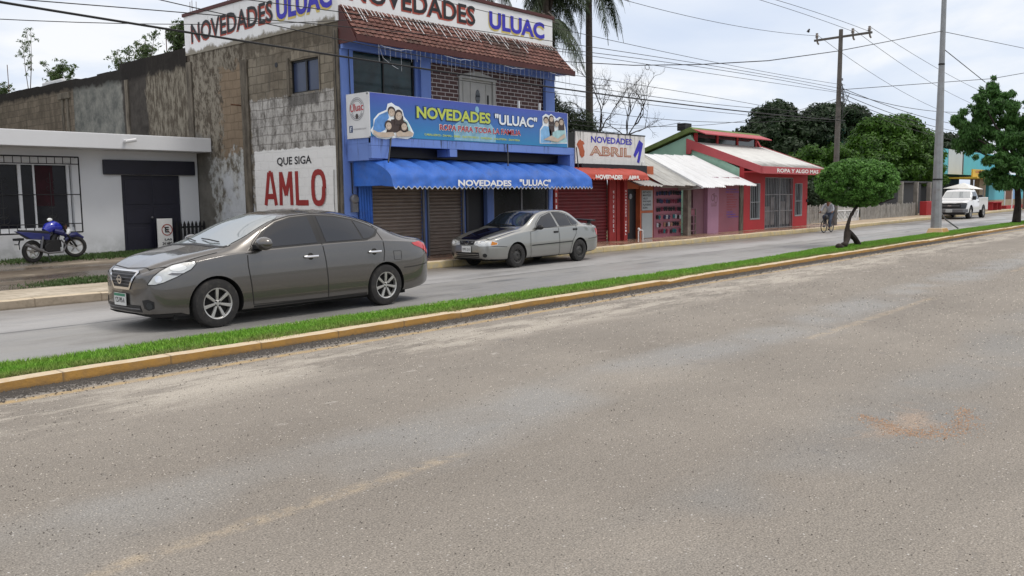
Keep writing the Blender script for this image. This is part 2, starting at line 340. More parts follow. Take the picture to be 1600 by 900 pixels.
MB().quad((41, 14.321, 0), (160, 14.321, 0), (160, 17, 0), (100, 16.15, 0), (41, 14.55, 0)).build('road_widening', 'concrete_road', kind='structure')
yz = lambda x, y: .145+max(0, min(1, (y-16)/6.3))*(.12+.010*(x-7)*1.3)
sheet('yard', 'yard_mud', -20, 12.38, 16.0, 22.4, yz, 30, 20)
# grass on the median and weeds: tufts of blades
b = NB('grass_blade'); isl = b.n('ShaderNodeNewGeometry').outputs['Random Per Island']
k = b.mix(isl, (.09, .245, .02), (.24, .47, .05)); k = b.mix(b.ramp(b.noise(1.2, 5, .6), .52, .72, 0, .5), k, (.22, .24, .06)); x, y, z = b.sep(); 
k = b.mix(b.math('MULTIPLY', b.ramp(y, 8.60, 8.22), b.ramp(b.noise(3, 6, .7), .36, .54, .1, .9)), k, (.24, .20, .09)); b.fin(k, .6, .3); b.b.inputs['Transmission Weight'].default_value = 0
mat('weed_leaf', (.055, .10, .025), .6, .35, 1.2); mat('weed_dark', (.035, .07, .02), .6, .3, 2)
def grass(name, x0, x1, y0, y1, z, n, h, m='grass_blade', seed=1, wid=.012, mask=None, kind='stuff', fade=0):
    rng = np.random.default_rng(seed)
    u = rng.random(n); xs = x0+(x1-x0)*(u if not fade else u**fade); ys = rng.uniform(y0, y1, n)
    if mask is not None:
        k = mask(xs, ys, rng); xs, ys = xs[k], ys[k]; n = len(xs)
    zs = np.array([z(a, c) for a, c in zip(xs, ys)]) if callable(z) else np.full(n, z)
    a = rng.uniform(0, 2*np.pi, n); hh = h*rng.uniform(.45, 1.15, n); lean = rng.normal(0, .45, (n, 2))*hh[:, None]; w = wid*rng.uniform(.6, 1.3, n)
    if fade: w = w*(1+(xs-x0)/25)
    V = np.zeros((n, 3, 3)); dx = np.cos(a)*w; dy = np.sin(a)*w
    V[:, 0] = np.c_[xs-dx, ys-dy, zs]; V[:, 1] = np.c_[xs+dx, ys+dy, zs]; V[:, 2] = np.c_[xs+lean[:, 0], ys+lean[:, 1], zs+hh]
    return raw(name, V.reshape(-1, 3), np.arange(3*n).reshape(-1, 3), m, kind=kind)
def edge(xs, ys, rng):
    e = 8.20+.05*np.sin(xs*2.1)+.04*np.sin(xs*5.3+1)+.05*np.sin(xs*.7); thin = .5+.5*np.sin(xs*1.7+ys*3)*np.sin(xs*.63+2)+.35*np.sin(xs*6.1+1)*np.sin(ys*11); return (rng.random(len(xs)) < .55+.6*thin) & (ys > e+rng.exponential(.045, len(xs))) & (ys < 9.06+.34*np.clip((xs-19)/5, 0, 1)+.02*np.sin(xs*3))
tag(grass('median_grass', 1.5, 90, 8.13, 9.42, .068, 330000, .048, fade=2.1, wid=.005, mask=edge), 'bright green mown grass filling the long road median', 'grass')
yard_patch = lambda xs, ys, rng: (np.sin(xs*3.1+ys*2)+np.sin(xs*1.3-ys*3.3)+rng.normal(0, .7, len(xs))) > -.4
tag(grass('weed_strip', 4.2, 12, 16.05, 17.3, yz, 15000, .05, 'weed_leaf', 5, .012, lambda xs, ys, r: (ys-16.5-.25*np.sin(xs*2)+r.normal(0, .2, len(xs)) < .35) & (xs > 6.0+r.normal(0, .3, len(xs)))), 'low weeds along the back of the beige sidewalk', 'weeds')
tag(grass('wall_grass', 5.5, 12.3, 20.5, 22.3, yz, 24000, .08, 'weed_leaf', 6, .015, lambda xs, ys, r: (ys > 21.6-.12*(xs-7)+r.normal(0, .25, len(xs))) & (xs > 7.6+r.normal(0, .4, len(xs)))), 'rough green grass at the foot of the white house wall', 'grass')
# ================================================================= WALL MATERIALS
def boxmask(b, y, z, y0, y1, z0, z1, soft=.05, wob=None, amp=.25):
    if wob is not None:
        o = b.ramp(wob, .3, .7, -amp, amp); y = b.math('ADD', y, o); z = b.math('ADD', z, o)
    m = b.math('MULTIPLY', b.ramp(y, y0-soft, y0+soft), b.ramp(y, y1-soft, y1+soft, 1, 0))
    return b.math('MULTIPLY', m, b.math('MULTIPLY', b.ramp(z, z0-soft, z0+soft), b.ramp(z, z1-soft, z1+soft, 1, 0)))
def brickfac(b, w=.40, h=.21, mort=.012, off=.5):
    x, y, z = b.sep(); cv = b.n('ShaderNodeCombineXYZ'); b.set(cv.inputs[0], b.math('ADD', y, b.ramp(b.noise(2.5, 3), .3, .7, -.02, .02))); b.set(cv.inputs[1], b.math('ADD', z, b.ramp(b.noise(1.6, 3), .3, .7, -.02, .02)))
    br = b.n('ShaderNodeTexBrick'); b.set(br.inputs[0], cv.outputs[0]); br.offset = off; br.inputs['Scale'].default_value = 1; br.inputs['Brick Width'].default_value = w; br.inputs['Row Height'].default_value = h
    br.inputs['Mortar Size'].default_value = mort; br.inputs['Color1'].default_value = (.72, .72, .72, 1); br.inputs['Color2'].default_value = (1.16, 1.16, 1.16, 1); br.inputs['Mortar'].default_value = (.5, .5, .5, 1)
    return br
def mat_sidewall():
    b = NB('old_block_wall'); x, y, z = b.sep(); wob = b.noise(1.6, 6, .65); wob2 = b.noise(5, 6, .65); fine = b.noise(11, 8, .75); blot = b.noise(4.2, 8, .75, stretch=(1, 1, .7)); streak = b.noise(3.0, 6, .7, stretch=(1, 2.2, .35))
    br = brickfac(b, .37, .215)
    blocks = b.mix(b.ramp(b.noise(.8, 4), .35, .65), (.185, .158, .122), (.25, .222, .175)); blocks = b.vary(blocks, 6, .16, 6)
    blocks = b.mix(.8, blocks, br.outputs['Color'], 'MULTIPLY')
    blocks = b.mix(b.math('MULTIPLY', b.ramp(streak, .52, .68), .55), blocks, (.10, .09, .075))
    tan = b.vary((.225, .172, .12), 3, .14, 6); tan = b.mix(b.math('MULTIPLY', b.math('SUBTRACT', 1, br.outputs['Fac']), 0), tan, tan); tan = b.mix(b.math('MULTIPLY', br.outputs['Fac'], .6), tan, (.12, .09, .06))
    k = b.mix(boxmask(b, y, z, 19.7, 21.25, 2.6, 5.35, .06, wob2, .1), blocks, tan)
    # rough spalled render
    sp = b.mix(b.ramp(b.noise(6, 8, .78, stretch=(1, 1, .6)), .44, .56), (.08, .066, .05), (.245, .222, .18)); k = b.mix(boxmask(b, y, z, 20.95, 24, -1, 6, .05, wob2, .25), k, sp)
    k = b.mix(boxmask(b, y, z, 19.5, 22.8, 5.05, 6, .05, wob, .3), k, sp)
    # grey weathered base with remains of whitewash, left of the pilaster
    old = b.mix(b.ramp(blot, .42, .56), (.13, .115, .09), (.47, .48, .47)); k = b.mix(boxmask(b, y, z, 19.6, 21.6, -1, 2.85, .05, wob, .35), k, old)
    k = b.mix(boxmask(b, y, z, 21.6, 24, -1, 3.4, .1, wob, .3), k, b.vary((.17, .16, .14), 3, .25, 7))
    k = b.mix(b.math('MULTIPLY', boxmask(b, y, z, 19.6, 20.9, -1, 2.1, .15, wob, .5), .8), k, (.55, .58, .62))
    # grey-white whitewashed block field
    ww = b.mix(b.ramp(b.noise(3.6, 9, .8, stretch=(1, 1.2, .5)), .40, .58), (.12, .112, .10), (.50, .485, .46)); ww = b.mix(b.math('MULTIPLY', br.outputs['Fac'], .55), ww, (.12, .11, .10))
    k = b.mix(boxmask(b, y, z, 15.8, 19.58, -1, 4.13, .02, wob2, .09), k, ww)
    # clean white painted panel
    pan = b.mix(b.ramp(fine, .62, .72, 0, .5), (.78, .78, .77), (.40, .38, .35)); pan = b.mix(b.math('MULTIPLY', br.outputs['Fac'], .10), pan, (.5, .5, .5)); k = b.mix(boxmask(b, y, z, 16.12, 19.5, -1, 2.86, .012, wob2, .035), k, pan)
    # dark concrete band under the sign
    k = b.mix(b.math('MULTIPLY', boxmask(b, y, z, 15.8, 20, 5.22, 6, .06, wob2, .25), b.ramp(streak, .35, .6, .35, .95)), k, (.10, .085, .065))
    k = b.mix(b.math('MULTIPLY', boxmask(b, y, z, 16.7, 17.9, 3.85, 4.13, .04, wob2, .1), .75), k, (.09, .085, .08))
    b.bump(b.math('ADD', b.math('MULTIPLY', br.outputs['Fac'], -1.2), b.math('ADD', b.math('MULTIPLY', blot, .8), fine)), .6, .03); b.fin(k, .9, .2)
    b = NB('white_sign_wall'); x, y, z = b.sep(); k = b.vary((.76, .77, .78), .8, .04); drip = b.noise(3.2, 6, .7, stretch=(1.6, 1.6, .25)); k = b.mix(b.math('MULTIPLY', b.ramp(drip, .58, .72), .35), k, (.36, .34, .30))
    k = b.mix(b.math('MULTIPLY', b.ramp(b.math('ADD', z, b.ramp(b.noise(4, 6), .3, .7, -.09, .09)), 5.66, 5.74, 1, 0), b.ramp(y, 15.95, 16.0)), k, (.24, .22, .18)); b.fin(k, .7, .3)
    b = NB('concrete_pilaster'); k = b.mix(b.ramp(b.noise(5, 8, .7, stretch=(1, 1, .3)), .4, .6), (.075, .065, .052), (.17, .15, .12)); b.bump(b.noise(9, 7), .5, .02); b.fin(k, .9, .2)
    b = NB('dark_back_wall'); x, y, z = b.sep(); wob = b.noise(1.3, 6, .65); br = brickfac(b, .42, .22)
    k = b.mix(.75, b.vary((.165, .138, .108), 4, .2, 7), br.outputs['Color'], 'MULTIPLY'); k = b.mix(b.ramp(b.noise(2.6, 7, .7, stretch=(1, 2, .4)), .5, .62, 0, .7), k, (.10, .085, .065))
    sp = b.mix(b.ramp(b.noise(5, 8, .78, stretch=(1, 1.3, .45)), .45, .58), (.085, .072, .056), (.225, .205, .165)); k = b.mix(boxmask(b, y, z, 20, 25.2, -1, 7, .06, wob, .2), k, sp)
    k = b.mix(boxmask(b, y, z, 25.0, 26.6, -1, 7, .05, wob, .12), k, b.vary((.055, .05, .045), 4, .3)); cem = b.mix(b.ramp(b.noise(2, 8, .7), .38, .62), (.095, .10, .095), (.21, .21, .19)); k = b.mix(boxmask(b, y, z, 26.5, 30.1, -1, 7, .05, wob, .1), k, cem)
    cap = b.ramp(b.math('ADD', b.math('SUBTRACT', z, b.ramp(y, 26, 40, 0, .2)), b.ramp(b.noise(2, 7, .7), .3, .7, -.12, .12)), 5.22, 5.36); k = b.mix(b.math('MULTIPLY', cap, .95), k, (.022, .020, .019)); b.bump(b.noise(6, 8), .6, .03); b.fin(k, .95, .1)
    b = NB('house_white'); x, y, z = b.sep(); k = b.vary((.66, .67, .685), .7, .05, 6); g = b.math('MULTIPLY', b.ramp(z, .9, .25), b.ramp(b.noise(1.5, 7, .65), .42, .64)); k = b.mix(b.math('MULTIPLY', g, .75), k, (.20, .21, .19)); b.bump(b.noise(25, 4), .08, .01); b.fin(k, .8, .25)
    b = NB('shop_blue'); x, y, z = b.sep(); k = b.vary((.145, .235, .56), 1.2, .10, 6); dr = b.noise(5, 6, .7, stretch=(2.2, 2.2, .18)); k = b.mix(b.math('MULTIPLY', b.ramp(dr, .54, .66), b.ramp(b.math('ABSOLUTE', b.math('SUBTRACT', z, 2.98)), .1, .45, .95, .10)), k, (.025, .025, .03)); b.bump(b.noise(20, 4), .12, .01); b.fin(k, .65, .35)
    b = NB('tile_red'); k = b.mix(b.ramp(b.noise(4, 6, .65), .4, .62), (.125, .055, .042), (.215, .10, .08)); k = b.mix(b.math('MULTIPLY', b.ramp(b.noise(1.3, 5), .52, .64), .8), k, (.055, .038, .03)); b.fin(k, .75, .35)
    b = NB('brick_dark'); x, y, z = b.sep(); cv = b.n('ShaderNodeCombineXYZ'); b.set(cv.inputs[0], x); b.set(cv.inputs[1], z); br = b.n('ShaderNodeTexBrick'); b.set(br.inputs[0], cv.outputs[0]); br.inputs['Scale'].default_value = 1
    br.inputs['Brick Width'].default_value = .30; br.inputs['Row Height'].default_value = .105; br.inputs['Mortar Size'].default_value = .011; br.inputs['Color1'].default_value = (.085, .035, .03, 1); br.inputs['Color2'].default_value = (.055, .022, .02, 1); br.inputs['Mortar'].default_value = (.42, .38, .36, 1); b.fin(br.outputs['Color'], .6, .4)
    b = NB('shutter_brown'); k = b.vary((.235, .185, .15), 2.5, .14, 6, stretch=(1, 1, 3)); k = b.mix(b.ramp(b.noise(1.3, 6, .65), .52, .72, 0, .6), k, (.33, .29, .25)); b.fin(k, .5, .5, .25)
    b = NB('canvas_blue'); k = b.vary((.036, .135, .50), 2.0, .14, 5); k = b.mix(b.ramp(b.noise(3, 8, .7), .48, .70, 0, .65), k, (.05, .10, .27)); b.bump(b.noise(5, 6, .6, stretch=(1, 1, .5)), .55, .05); b.fin(k, .6, .35)
mat_sidewall()
mat('red_cap', (.075, .02, .018), .6, .2, 2); mat('letter_black', (.018, .018, .022), .6, .25, 5); mat('letter_shadow_red', (.40, .085, .06), .7, .2, 4); mat('letter_blue', (.04, .035, .42), .6, .2, 4)
mat('letter_shadow_yellow', (.62, .50, .16), .7, .15, 4); mat('paint_red', (.29, .028, .026), .7, .12, 6); mat('paint_white', (.80, .79, .76), .6, .08, 5); mat('canvas_red', (.40, .052, .030), .6, .15, 3)
mat('shade_black', (.008, .008, .012), .5, .1); mat('door_navy', (.012, .012, .024), .45, .2, 3, spec=.5); mat('metal_grey', (.17, .17, .18), .45, .15, 6, metal=.5); mat('iron_black', (.012, .012, .013), .5, .1)  # the near black first colour stands in for shade and unlit depth
mat('steel_galv', (.30, .31, .32), .45, .12, 3, metal=.4, dirt=(.2, .17, .14), dirtamt=.4); mat('white_trim', (.66, .67, .68), .55, .06, 3); mat('pvc_white', (.72, .72, .72), .4, .03)
mat('door_cream', (.40, .39, .36), .55, .10, 4); mat('rust', (.13, .06, .035), .85, .3, 6); mat('wire_black', (.015, .015, .016), .6, 0); mat('fairy_wire', (.50, .52, .55), .5, 0)
def glass_mat(name, c, rough=.06, spec=.8, var=.0, scale=2):
    b = NB(name); k = b.vary(c, scale, var) if var else c; return b.fin(k, rough, spec)
glass_mat('glass_dark', (.012, .016, .02), .07, .7, .5, 1.5); glass_mat('glass_teal', (.010, .028, .032), .12, .35, .7, 2.2); glass_mat('glass_blue_curtain', (.035, .05, .10), .25, .5, .15)
mat('glass_room', (.010, .010, .014), .2, .6, 1.4, spec=.25); mat('curtain_maroon', (.028, .005, .009), .8, .4, 4)
def shutter(name, m, parent, x0, x1, z0, z1, y, pitch=.085, dep=.03):
    b = MB(); n = int((z1-z0)/pitch); rows = []
    for i in range(n+1):
        z = z0+(z1-z0)*i/n
        rows += [(z, 0.)] if i == n else [(z, 0.), (z+pitch*.28, dep), (z+pitch*.72, dep*.9), (z+pitch*.92, .002)]
    V = []; F = []
    for j, (z, d) in enumerate(rows): V += [(x0, y-d, z), (x1, y-d, z)]
    F = [(2*j, 2*j+1, 2*j+3, 2*j+2) for j in range(len(rows)-1)]
    b.add(V, F); return b.build(name, m, parent)
# ================================================================= WHITE HOUSE (left)
FY = 22.3
h = thing('white_house', 'low white house with flat roof edge, barred window and black door at the left', 'house', (5, FY, .2))
def wall_open(parent, name, m, x0, x1, z0, z1, y0, y1, holes):
    """wall in the XZ plane between y0 and y1 with rectangular openings, openings do not overlap in x"""
    b = MB(); xs = x0
    for hx0, hx1, hz0, hz1 in sorted(holes):
        b.box(xs, hx0, y0, y1, z0, z1)
        if hz0 > z0: b.box(hx0, hx1, y0, y1, z0, hz0)
        if hz1 < z1: b.box(hx0, hx1, y0, y1, hz1, z1)
        xs = hx1
    b.box(xs, x1, y0, y1, z0, z1); return b.build(name, m, parent)
wall_open(h, 'wall', 'house_white', -6, 12.37, -.1, 3.05, FY, FY+.2, [(5.2, 9.03, .93, 2.62), (10.24, 11.84, .05, 2.32)])
BOX('roof', 'house_white', h, -6, 12.37, 21.5, 30, 2.93, 3.30, bevel=.015)
BOX('soffit_slab', 'house_white', h, -6, 12.37, 22.6, 29.8, 2.80, 2.92)  # house-white slab below the roof
w = MB().box(5.2, 9.03, FY+.10, FY+.14, .93, 1.02).box(5.2, 9.03, FY+.10, FY+.14, 2.54, 2.62)
for x_ in (5.2, 7.82, 8.93): w.box(x_, x_+.07, FY+.09, FY+.15, .93, 2.62)
for x_ in (8.16,): w.box(x_, x_+.04, FY+.11, FY+.16, .93, 2.62)
win = w.build('window', 'white_trim', h); BOX('pane', 'glass_room', win, 5.2, 9.03, FY+.14, FY+.15, .93, 2.62); BOX('curtain', 'curtain_maroon', win, 8.22, 8.62, FY+.128, FY+.138, 1.55, 2.52)
BOX('flower_pot', 'rust', win, 8.70, 8.84, FY+.02, FY+.09, .97, 1.10)
g = MB(); Yg = 22.08
gx0, gx1, gz0, gz1 = 5.4, 9.11, .90, 2.73
for z_ in (gz0, gz0+.21, 1.82, gz1-.17, gz1): g.tube([(gx0, Yg, z_), (gx1, Yg, z_)], .012 if z_ not in (gz0, gz1) else .018, 6)
x_ = gx0
while x_ < gx1+.01:
    for a, c in ((gz0, gz0+.21), (gz1-.17, gz1)): g.tube([(x_, Yg, a), (x_, Yg, c)], .010, 5)
    x_ += .1855
for x_ in (gx0, gx1): g.tube([(x_, Yg, gz0), (x_, Yg, gz1)], .018, 6)
for z_ in (gz0, gz1):
    for x_ in (gx0, gx1): g.tube([(x_, Yg, z_), (x_, FY, z_)], .014, 6)
for x_ in (6.2, 7.35, 8.42):
    g.tube([(x_, Yg, 1.12), (x_, Yg, 2.35)], .009, 5)
    for zc in (1.25, 1.5, 1.9, 2.1):
        for s_ in (-1, 1): g.tube([(x_, Yg, zc), (x_+s_*.07, Yg, zc+.02), (x_+s_*.10, Yg, zc+.08), (x_+s_*.05, Yg, zc+.12)], .006, 4)
    for k_ in range(12): a0 = k_/12*6.283; a1 = (k_+1)/12*6.283; g.tube([(x_+.13*math.cos(a0), Yg, 1.22+.09*math.sin(a0)), (x_+.13*math.cos(a1), Yg, 1.22+.09*math.sin(a1))], .006, 4, cap=False)
g.build('window_grille', 'iron_black', h)
d = BOX('door', 'door_navy', h, 10.24, 11.84, FY+.05, FY+.12, .05, 2.32); dm = MB()
for a, c in ((10.34, 11.0), (11.08, 11.74)):
    for z0_, z1_ in ((.25, .95), (1.05, 1.45), (1.55, 2.2)): dm.box(a, c, FY+.035, FY+.05, z0_, z1_)
dm.build('door_panel', 'door_navy', d, bevel=.01); MB().sphere((11.02, FY+.02, 1.2), .035).build('handle', 'metal_grey', d, smooth=True)
BOX('lintel', 'door_navy', h, 9.78, 12.25, FY-.10, FY-.002, 2.325, 2.70, bevel=.01)
MB().tube([(10.02, 21.52, 3.13), (10.02, 21.38, 3.12), (10.22, 21.30, 3.16)], .045, 10).build('drain_pipe', 'pvc_white', h, smooth=True)
# no-parking board and picket fence by the door
n = thing('no_parking_board', 'small white no parking board with circled E leaning by the black door', 'sign', (11.3, 22.05, .3))
BOX('board', 'paint_white', n, 11.02, 11.44, 22.06, 22.10, .36, 1.17, bevel=.006); BOX('leg', 'iron_black', n, 11.2, 11.26, 22.11, 22.15, .28, 1.0)
YB = 22.052
b = MB()
for k_ in range(28):
    a0 = k_/28*6.283; a1 = (k_+1)/28*6.283; b.quad(*[(11.28+r_*math.cos(a), YB, .87+r_*math.sin(a)) for r_, a in ((.155, a0), (.155, a1), (.130, a1), (.130, a0))])
b.quad((11.17, YB, .965), (11.185, YB, .98), (11.385, YB, .77), (11.37, YB, .757)); b.build('prohibition_ring', 'letter_shadow_red', n)
lettering(n, 'E', 'letter_black', txf(11.22, .80, YB-.003), .11, .15, .03); lettering(n, 'LAS', 'letter_black', txf(11.20, .585, YB), .20, .055, .03); lettering(n, '24 HRS', 'letter_black', txf(11.13, .465, YB), .28, .085, .03)
f = thing('picket_fence', 'dark low picket fence with pointed tops beside the black door', 'fence', (12, 22.05, .3))
for i in range(8):
    x_ = 11.50+i*.113; MB().prism([(x_, 22.0, .28), (x_+.065, 22.0, .28), (x_+.065, 22.0, 1.0), (x_+.032, 22.0, 1.09), (x_, 22.0, 1.0)], (0, .025, 0)).build('picket', 'iron_black', f)
for z_ in (.5, .9): BOX('rail', 'iron_black', f, 11.48, 12.36, 22.028, 22.05, z_, z_+.05)
# ================================================================= LONG BLOCK WALL behind the house
bw = thing('unfinished_block_wall', 'long dark stained concrete block wall with black top rising behind the white house', 'wall', (12.4, 30, 0))
b = MB()
ys = [22.62]+[22.62+i*.8 for i in range(1, 50)]; rng = random.Random(2)
tops = [5.82 if y < 25.9 else 5.62+.016*(y-25.9)+rng.uniform(-.03, .03) for y in ys]
for i in range(len(ys)-1): b.box(12.38, 12.62, ys[i], ys[i+1], 0, tops[i])
b.build('wall', 'dark_back_wall', bw)
for y0_, y1_, zt in ((30.45, 30.62, 5.1), (30.85, 31.0, 5.1), (26.1, 26.3, 5.3)): BOX('pilaster', 'concrete_pilaster', bw, 12.34, 12.40, y0_, y1_, 2.5, zt)
BOX('ledge', 'concrete_pilaster', bw, 12.30, 12.40, 30.3, 31.2, 5.1, 5.32, bevel=.03)
# ================================================================= MAIN SHOP BUILDING
S = thing('shop_building', 'two storey blue clothing shop with white painted roof sign and bare block side wall', 'building', (12.4, 15.9, 0))
BX, FR, BK, RX = 12.4, 15.9, 22.62, 20.1
# side wall with window hole: Y 16.67..17.82, z 4.15..4.92
b = MB()
for y0_, y1_, z0_, z1_ in ((FR+.01, 16.67, 0, 5.62), (16.67, 17.82, 0, 4.15), (16.67, 17.82, 4.92, 5.62), (17.82, BK, 0, 5.62)): b.box(BX, BX+.2, y0_, y1_, z0_, z1_)
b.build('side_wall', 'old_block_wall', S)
sw = MB().box(BX+.06, BX+.12, 16.67, 17.82, 4.15, 4.19).box(BX+.06, BX+.12, 16.67, 17.82, 4.88, 4.92).box(BX+.06, BX+.12, 16.67, 16.71, 4.19, 4.88).box(BX+.06, BX+.12, 17.78, 17.82, 4.19, 4.88).box(BX+.05, BX+.12, 17.20, 17.26, 4.19, 4.88).build('window', 'iron_black', S)
BOX('pane', 'glass_blue_curtain', sw, BX+.09, BX+.10, 16.70, 17.79, 4.18, 4.89)
b = MB().box(BX-.035, BX-.001, 17.825, 17.92, 4.10, 5.0).box(BX-.02, BX-.001, 16.62, 16.665, 4.15, 4.95); b.build('window_surround', 'concrete_pilaster', S)
MB().lathe([(0, 0), (.06, 0), (.065, .006)], (BX-.008, 18.37, 4.9), 'x', 12).build('wall_hole', 'shade_black', S)
for y0_, y1_, z1_ in ((FR+.005, 16.09, 5.45), (19.62, 19.93, 5.18), (22.36, 22.62, 5.42)): BOX('pilaster', 'concrete_pilaster', S, BX-.05, BX-.003, y0_, y1_, 0, z1_, bevel=.012)
MB().tube([(BX-.02, 19.98, 4.05), (BX-.3, 20.0, 4.06)], .018, 6).build('iron_bracket', 'rust', S)
MB().tube([(BX-.05, 15.97, 5.4), (BX-.07, 15.98, 4.4), (BX-.055, 15.96, 3.4), (BX-.07, 15.97, 2.2), (BX-.06, 15.99, 1.2)], .008, 5).build('cable', 'wire_black', S)
MB().tube([(BX-.03, 16.2, 2.3), (BX-.05, 16.2, 1.6), (BX-.04, 16.17, .9)], .008, 5).build('cable', 'wire_black', S)
lettering(S, 'QUE SIGA', 'letter_black', txs(18.50, 2.44, BX-.006), 1.42, .225, .02, 'wall_lettering'); 
def brush(parent, m, fn, w, h, st, chars):
    """tall hand-painted block letters from straight brush strokes; each letter is one mesh"""
    G = {'A': [((.08, 0), (.40, 1)), ((.92, 0), (.60, 1)), ((.40, .97), (.60, .97)), ((.25, .27), (.75, .27))], 'M': [((.08, 0), (.12, 1)), ((.92, 0), (.88, 1)), ((.14, .98), (.5, .30)), ((.86, .98), (.5, .30))], 'L': [((.12, 0), (.12, 1)), ((.12, .07), (.95, .07))],
         'O': [((.5+.40*math.copysign(abs(math.cos(t))**.75, math.cos(t)), .5+.45*math.copysign(abs(math.sin(t))**.75, math.sin(t))), (.5+.40*math.copysign(abs(math.cos(t2))**.75, math.cos(t2)), .5+.45*math.copysign(abs(math.sin(t2))**.75, math.sin(t2)))) for t, t2 in [(k_*.3142, (k_+1)*.3142) for k_ in range(20)]]}
    n = len(chars); cw = w/n
    for i, ch in enumerate(chars):
        b = MB()
        for q, (p0, p1) in enumerate(G[ch]):
            a_ = Vector((i*cw+p0[0]*cw*.82, p0[1]*h)); c_ = Vector((i*cw+p1[0]*cw*.82, p1[1]*h)); d_ = (c_-a_).normalized(); e_ = .02 if ch == 'O' else 0; a_ -= d_*e_; c_ += d_*e_; n_ = Vector((-d_.y, d_.x))*st/2
            b.add([Vector(fn(*v)) - Vector((.0012*q, 0, 0)) for v in (a_+n_, a_-n_, c_-n_, c_+n_)], [(0, 1, 2, 3)])
        b.build('wall_lettering', m, parent)
brush(S, 'paint_red', txs(19.10, 1.49, BX-.006), 2.66, .82, .135, 'AMLO')
# roof sign wall
BOX('side_parapet', 'white_sign_wall', S, BX-.03, BX+.12, FR-.03, BK, 5.60, 6.63); BOX('parapet_cap', 'red_cap', S, BX-.07, BX+.16, FR-.07, BK+.04, 6.63, 6.72, bevel=.01)
BOX('front_parapet', 'white_sign_wall', S, BX+.121, RX, FR-.03, FR+.10, 5.86, 6.72); BOX('parapet_cap', 'red_cap', S, BX+.161, RX+.04, FR-.07, FR+.14, 6.72, 6.81, bevel=.01)
BOX('right_parapet', 'white_sign_wall', S, RX-.12, RX, FR+.101, BK, 5.5, 6.7)
XS = BX-.036
for dy_, dz_, m_, bo, xo in ((.035, -.04, 'letter_shadow_red', .03, 0), (0, 0, 'letter_black', .012, -.006)):
    lettering(S, 'NOVEDADES', m_, (lambda xo, dy_, dz_: lambda u, v: (XS+xo, 22.28+dy_-.04-u, 5.90+dz_+v+.012*u))(xo, dy_, dz_), 3.86, .50, bo, 'roof_lettering')
for dy_, dz_, m_, bo, xo in ((.03, -.055, 'letter_shadow_yellow', .04, 0), (0, 0, 'letter_blue', .04, -.006)):
    lettering(S, 'ULUAC', m_, (lambda xo, dy_, dz_: lambda u, v: (XS+xo, 18.22+dy_-u, 5.93+dz_+v))(xo, dy_, dz_), 2.16, .54, bo, 'roof_lettering')
YS = FR-.036
for dx_, dz_, m_, bo, yo in ((-.03, -.04, 'letter_shadow_red', .035, 0), (0, 0, 'letter_black', .014, -.006)):
    lettering(S, 'NOVEDADES', m_, (lambda yo, dx_, dz_: lambda u, v: (12.72+dx_+u, YS+yo, 6.13+dz_+v-.006*u))(yo, dx_, dz_), 4.12, .48, bo, 'roof_lettering')
for dx_, dz_, m_, bo, yo in ((-.03, -.05, 'letter_shadow_yellow', .045, 0), (0, 0, 'letter_blue', .04, -.006)):
    lettering(S, 'ULUAC', m_, (lambda yo, dx_, dz_: lambda u, v: (17.38+dx_+u, YS+yo, 6.11+dz_+v))(yo, dx_, dz_), 2.34, .46, bo, 'roof_lettering')
# tiled canopy
tz0, tz1, ty0, ty1 = 5.20, 5.94, FR-.62, FR-.035
tm = MB(); rng = random.Random(7)
nr, nc = 7, 46
def tp(u, v):   # u along, v up the slope
    e = (1-v)*.28; return Vector((BX+.02+u*(RX-BX-.02+e), ty0+(ty1-ty0)*(v**.9), tz0+.02+(tz1-tz0)*v**1.05))
for j in range(nr):
    for i in range(nc):
        u0, u1 = i/nc, (i+.88)/nc; v0 = j/nr; v1 = min(1, (j+1.12)/nr); o = Vector((0, -.022-rng.uniform(0, .012), .012)); jit = rng.uniform(-.002, .002)
        a, b_, c_, d_ = tp(u0+jit, v0)+o, tp(u1+jit, v0)+o, tp(u1, v1), tp(u0, v1); mid0 = (a+b_)/2+Vector((0, -.02, .012)); mid1 = (c_+d_)/2+Vector((0, -.012, .008))
        tm.add([a, mid0, b_, c_, mid1, d_], [(0, 1, 4, 5), (1, 2, 3, 4)])
can = MB().prism([(BX+.02, ty0, tz0), (BX+.02, ty1, tz1), (BX+.02, ty1, tz0-.02)], (RX-BX+.1, 0, 0)).build('tile_canopy', 'red_cap', S)
tm.build('roof_tiles', 'tile_red', can); BOX('fascia', 'red_cap', can, BX, RX+.28, ty0-.03, ty0+.02, tz0-.12, tz0+.03, bevel=.006)
MB().prism([(RX+.12, ty0, tz0), (RX+.28, ty0, tz0), (RX+.01, ty1, tz1)], (0, .05, -.01)).build('hip', 'tile_red', can)
BOX('soffit', 'shop_blue', S, BX+.02, RX+.30, ty0+.03, FR-.001, tz0-.06, tz0-.022)
MB().prism([(BX-.01, ty0-.02, tz0-.11), (BX-.01, ty1, tz1), (BX-.01, FR, 5.6), (BX-.01, FR, tz0-.11)], (.02, 0, 0)).build('canopy_end', 'red_cap', can)
wl = MB()   # weathered white joint lines on the upper tiles
for i in range(60):
    u = i/60+rng.uniform(0, .006); v1 = .97; v0 = rng.uniform(.45, .9)
    if i > 48: v0 = .8
    p0 = tp(u, v0)+Vector((0, -.045, .02)); p1 = tp(u, v1)+Vector((0, -.03, .02)); wl.quad(p0, p0+Vector((.022, 0, 0)), p1+Vector((.022, 0, 0)), p1)
wl.build('lime_streaks', 'white_trim', can)
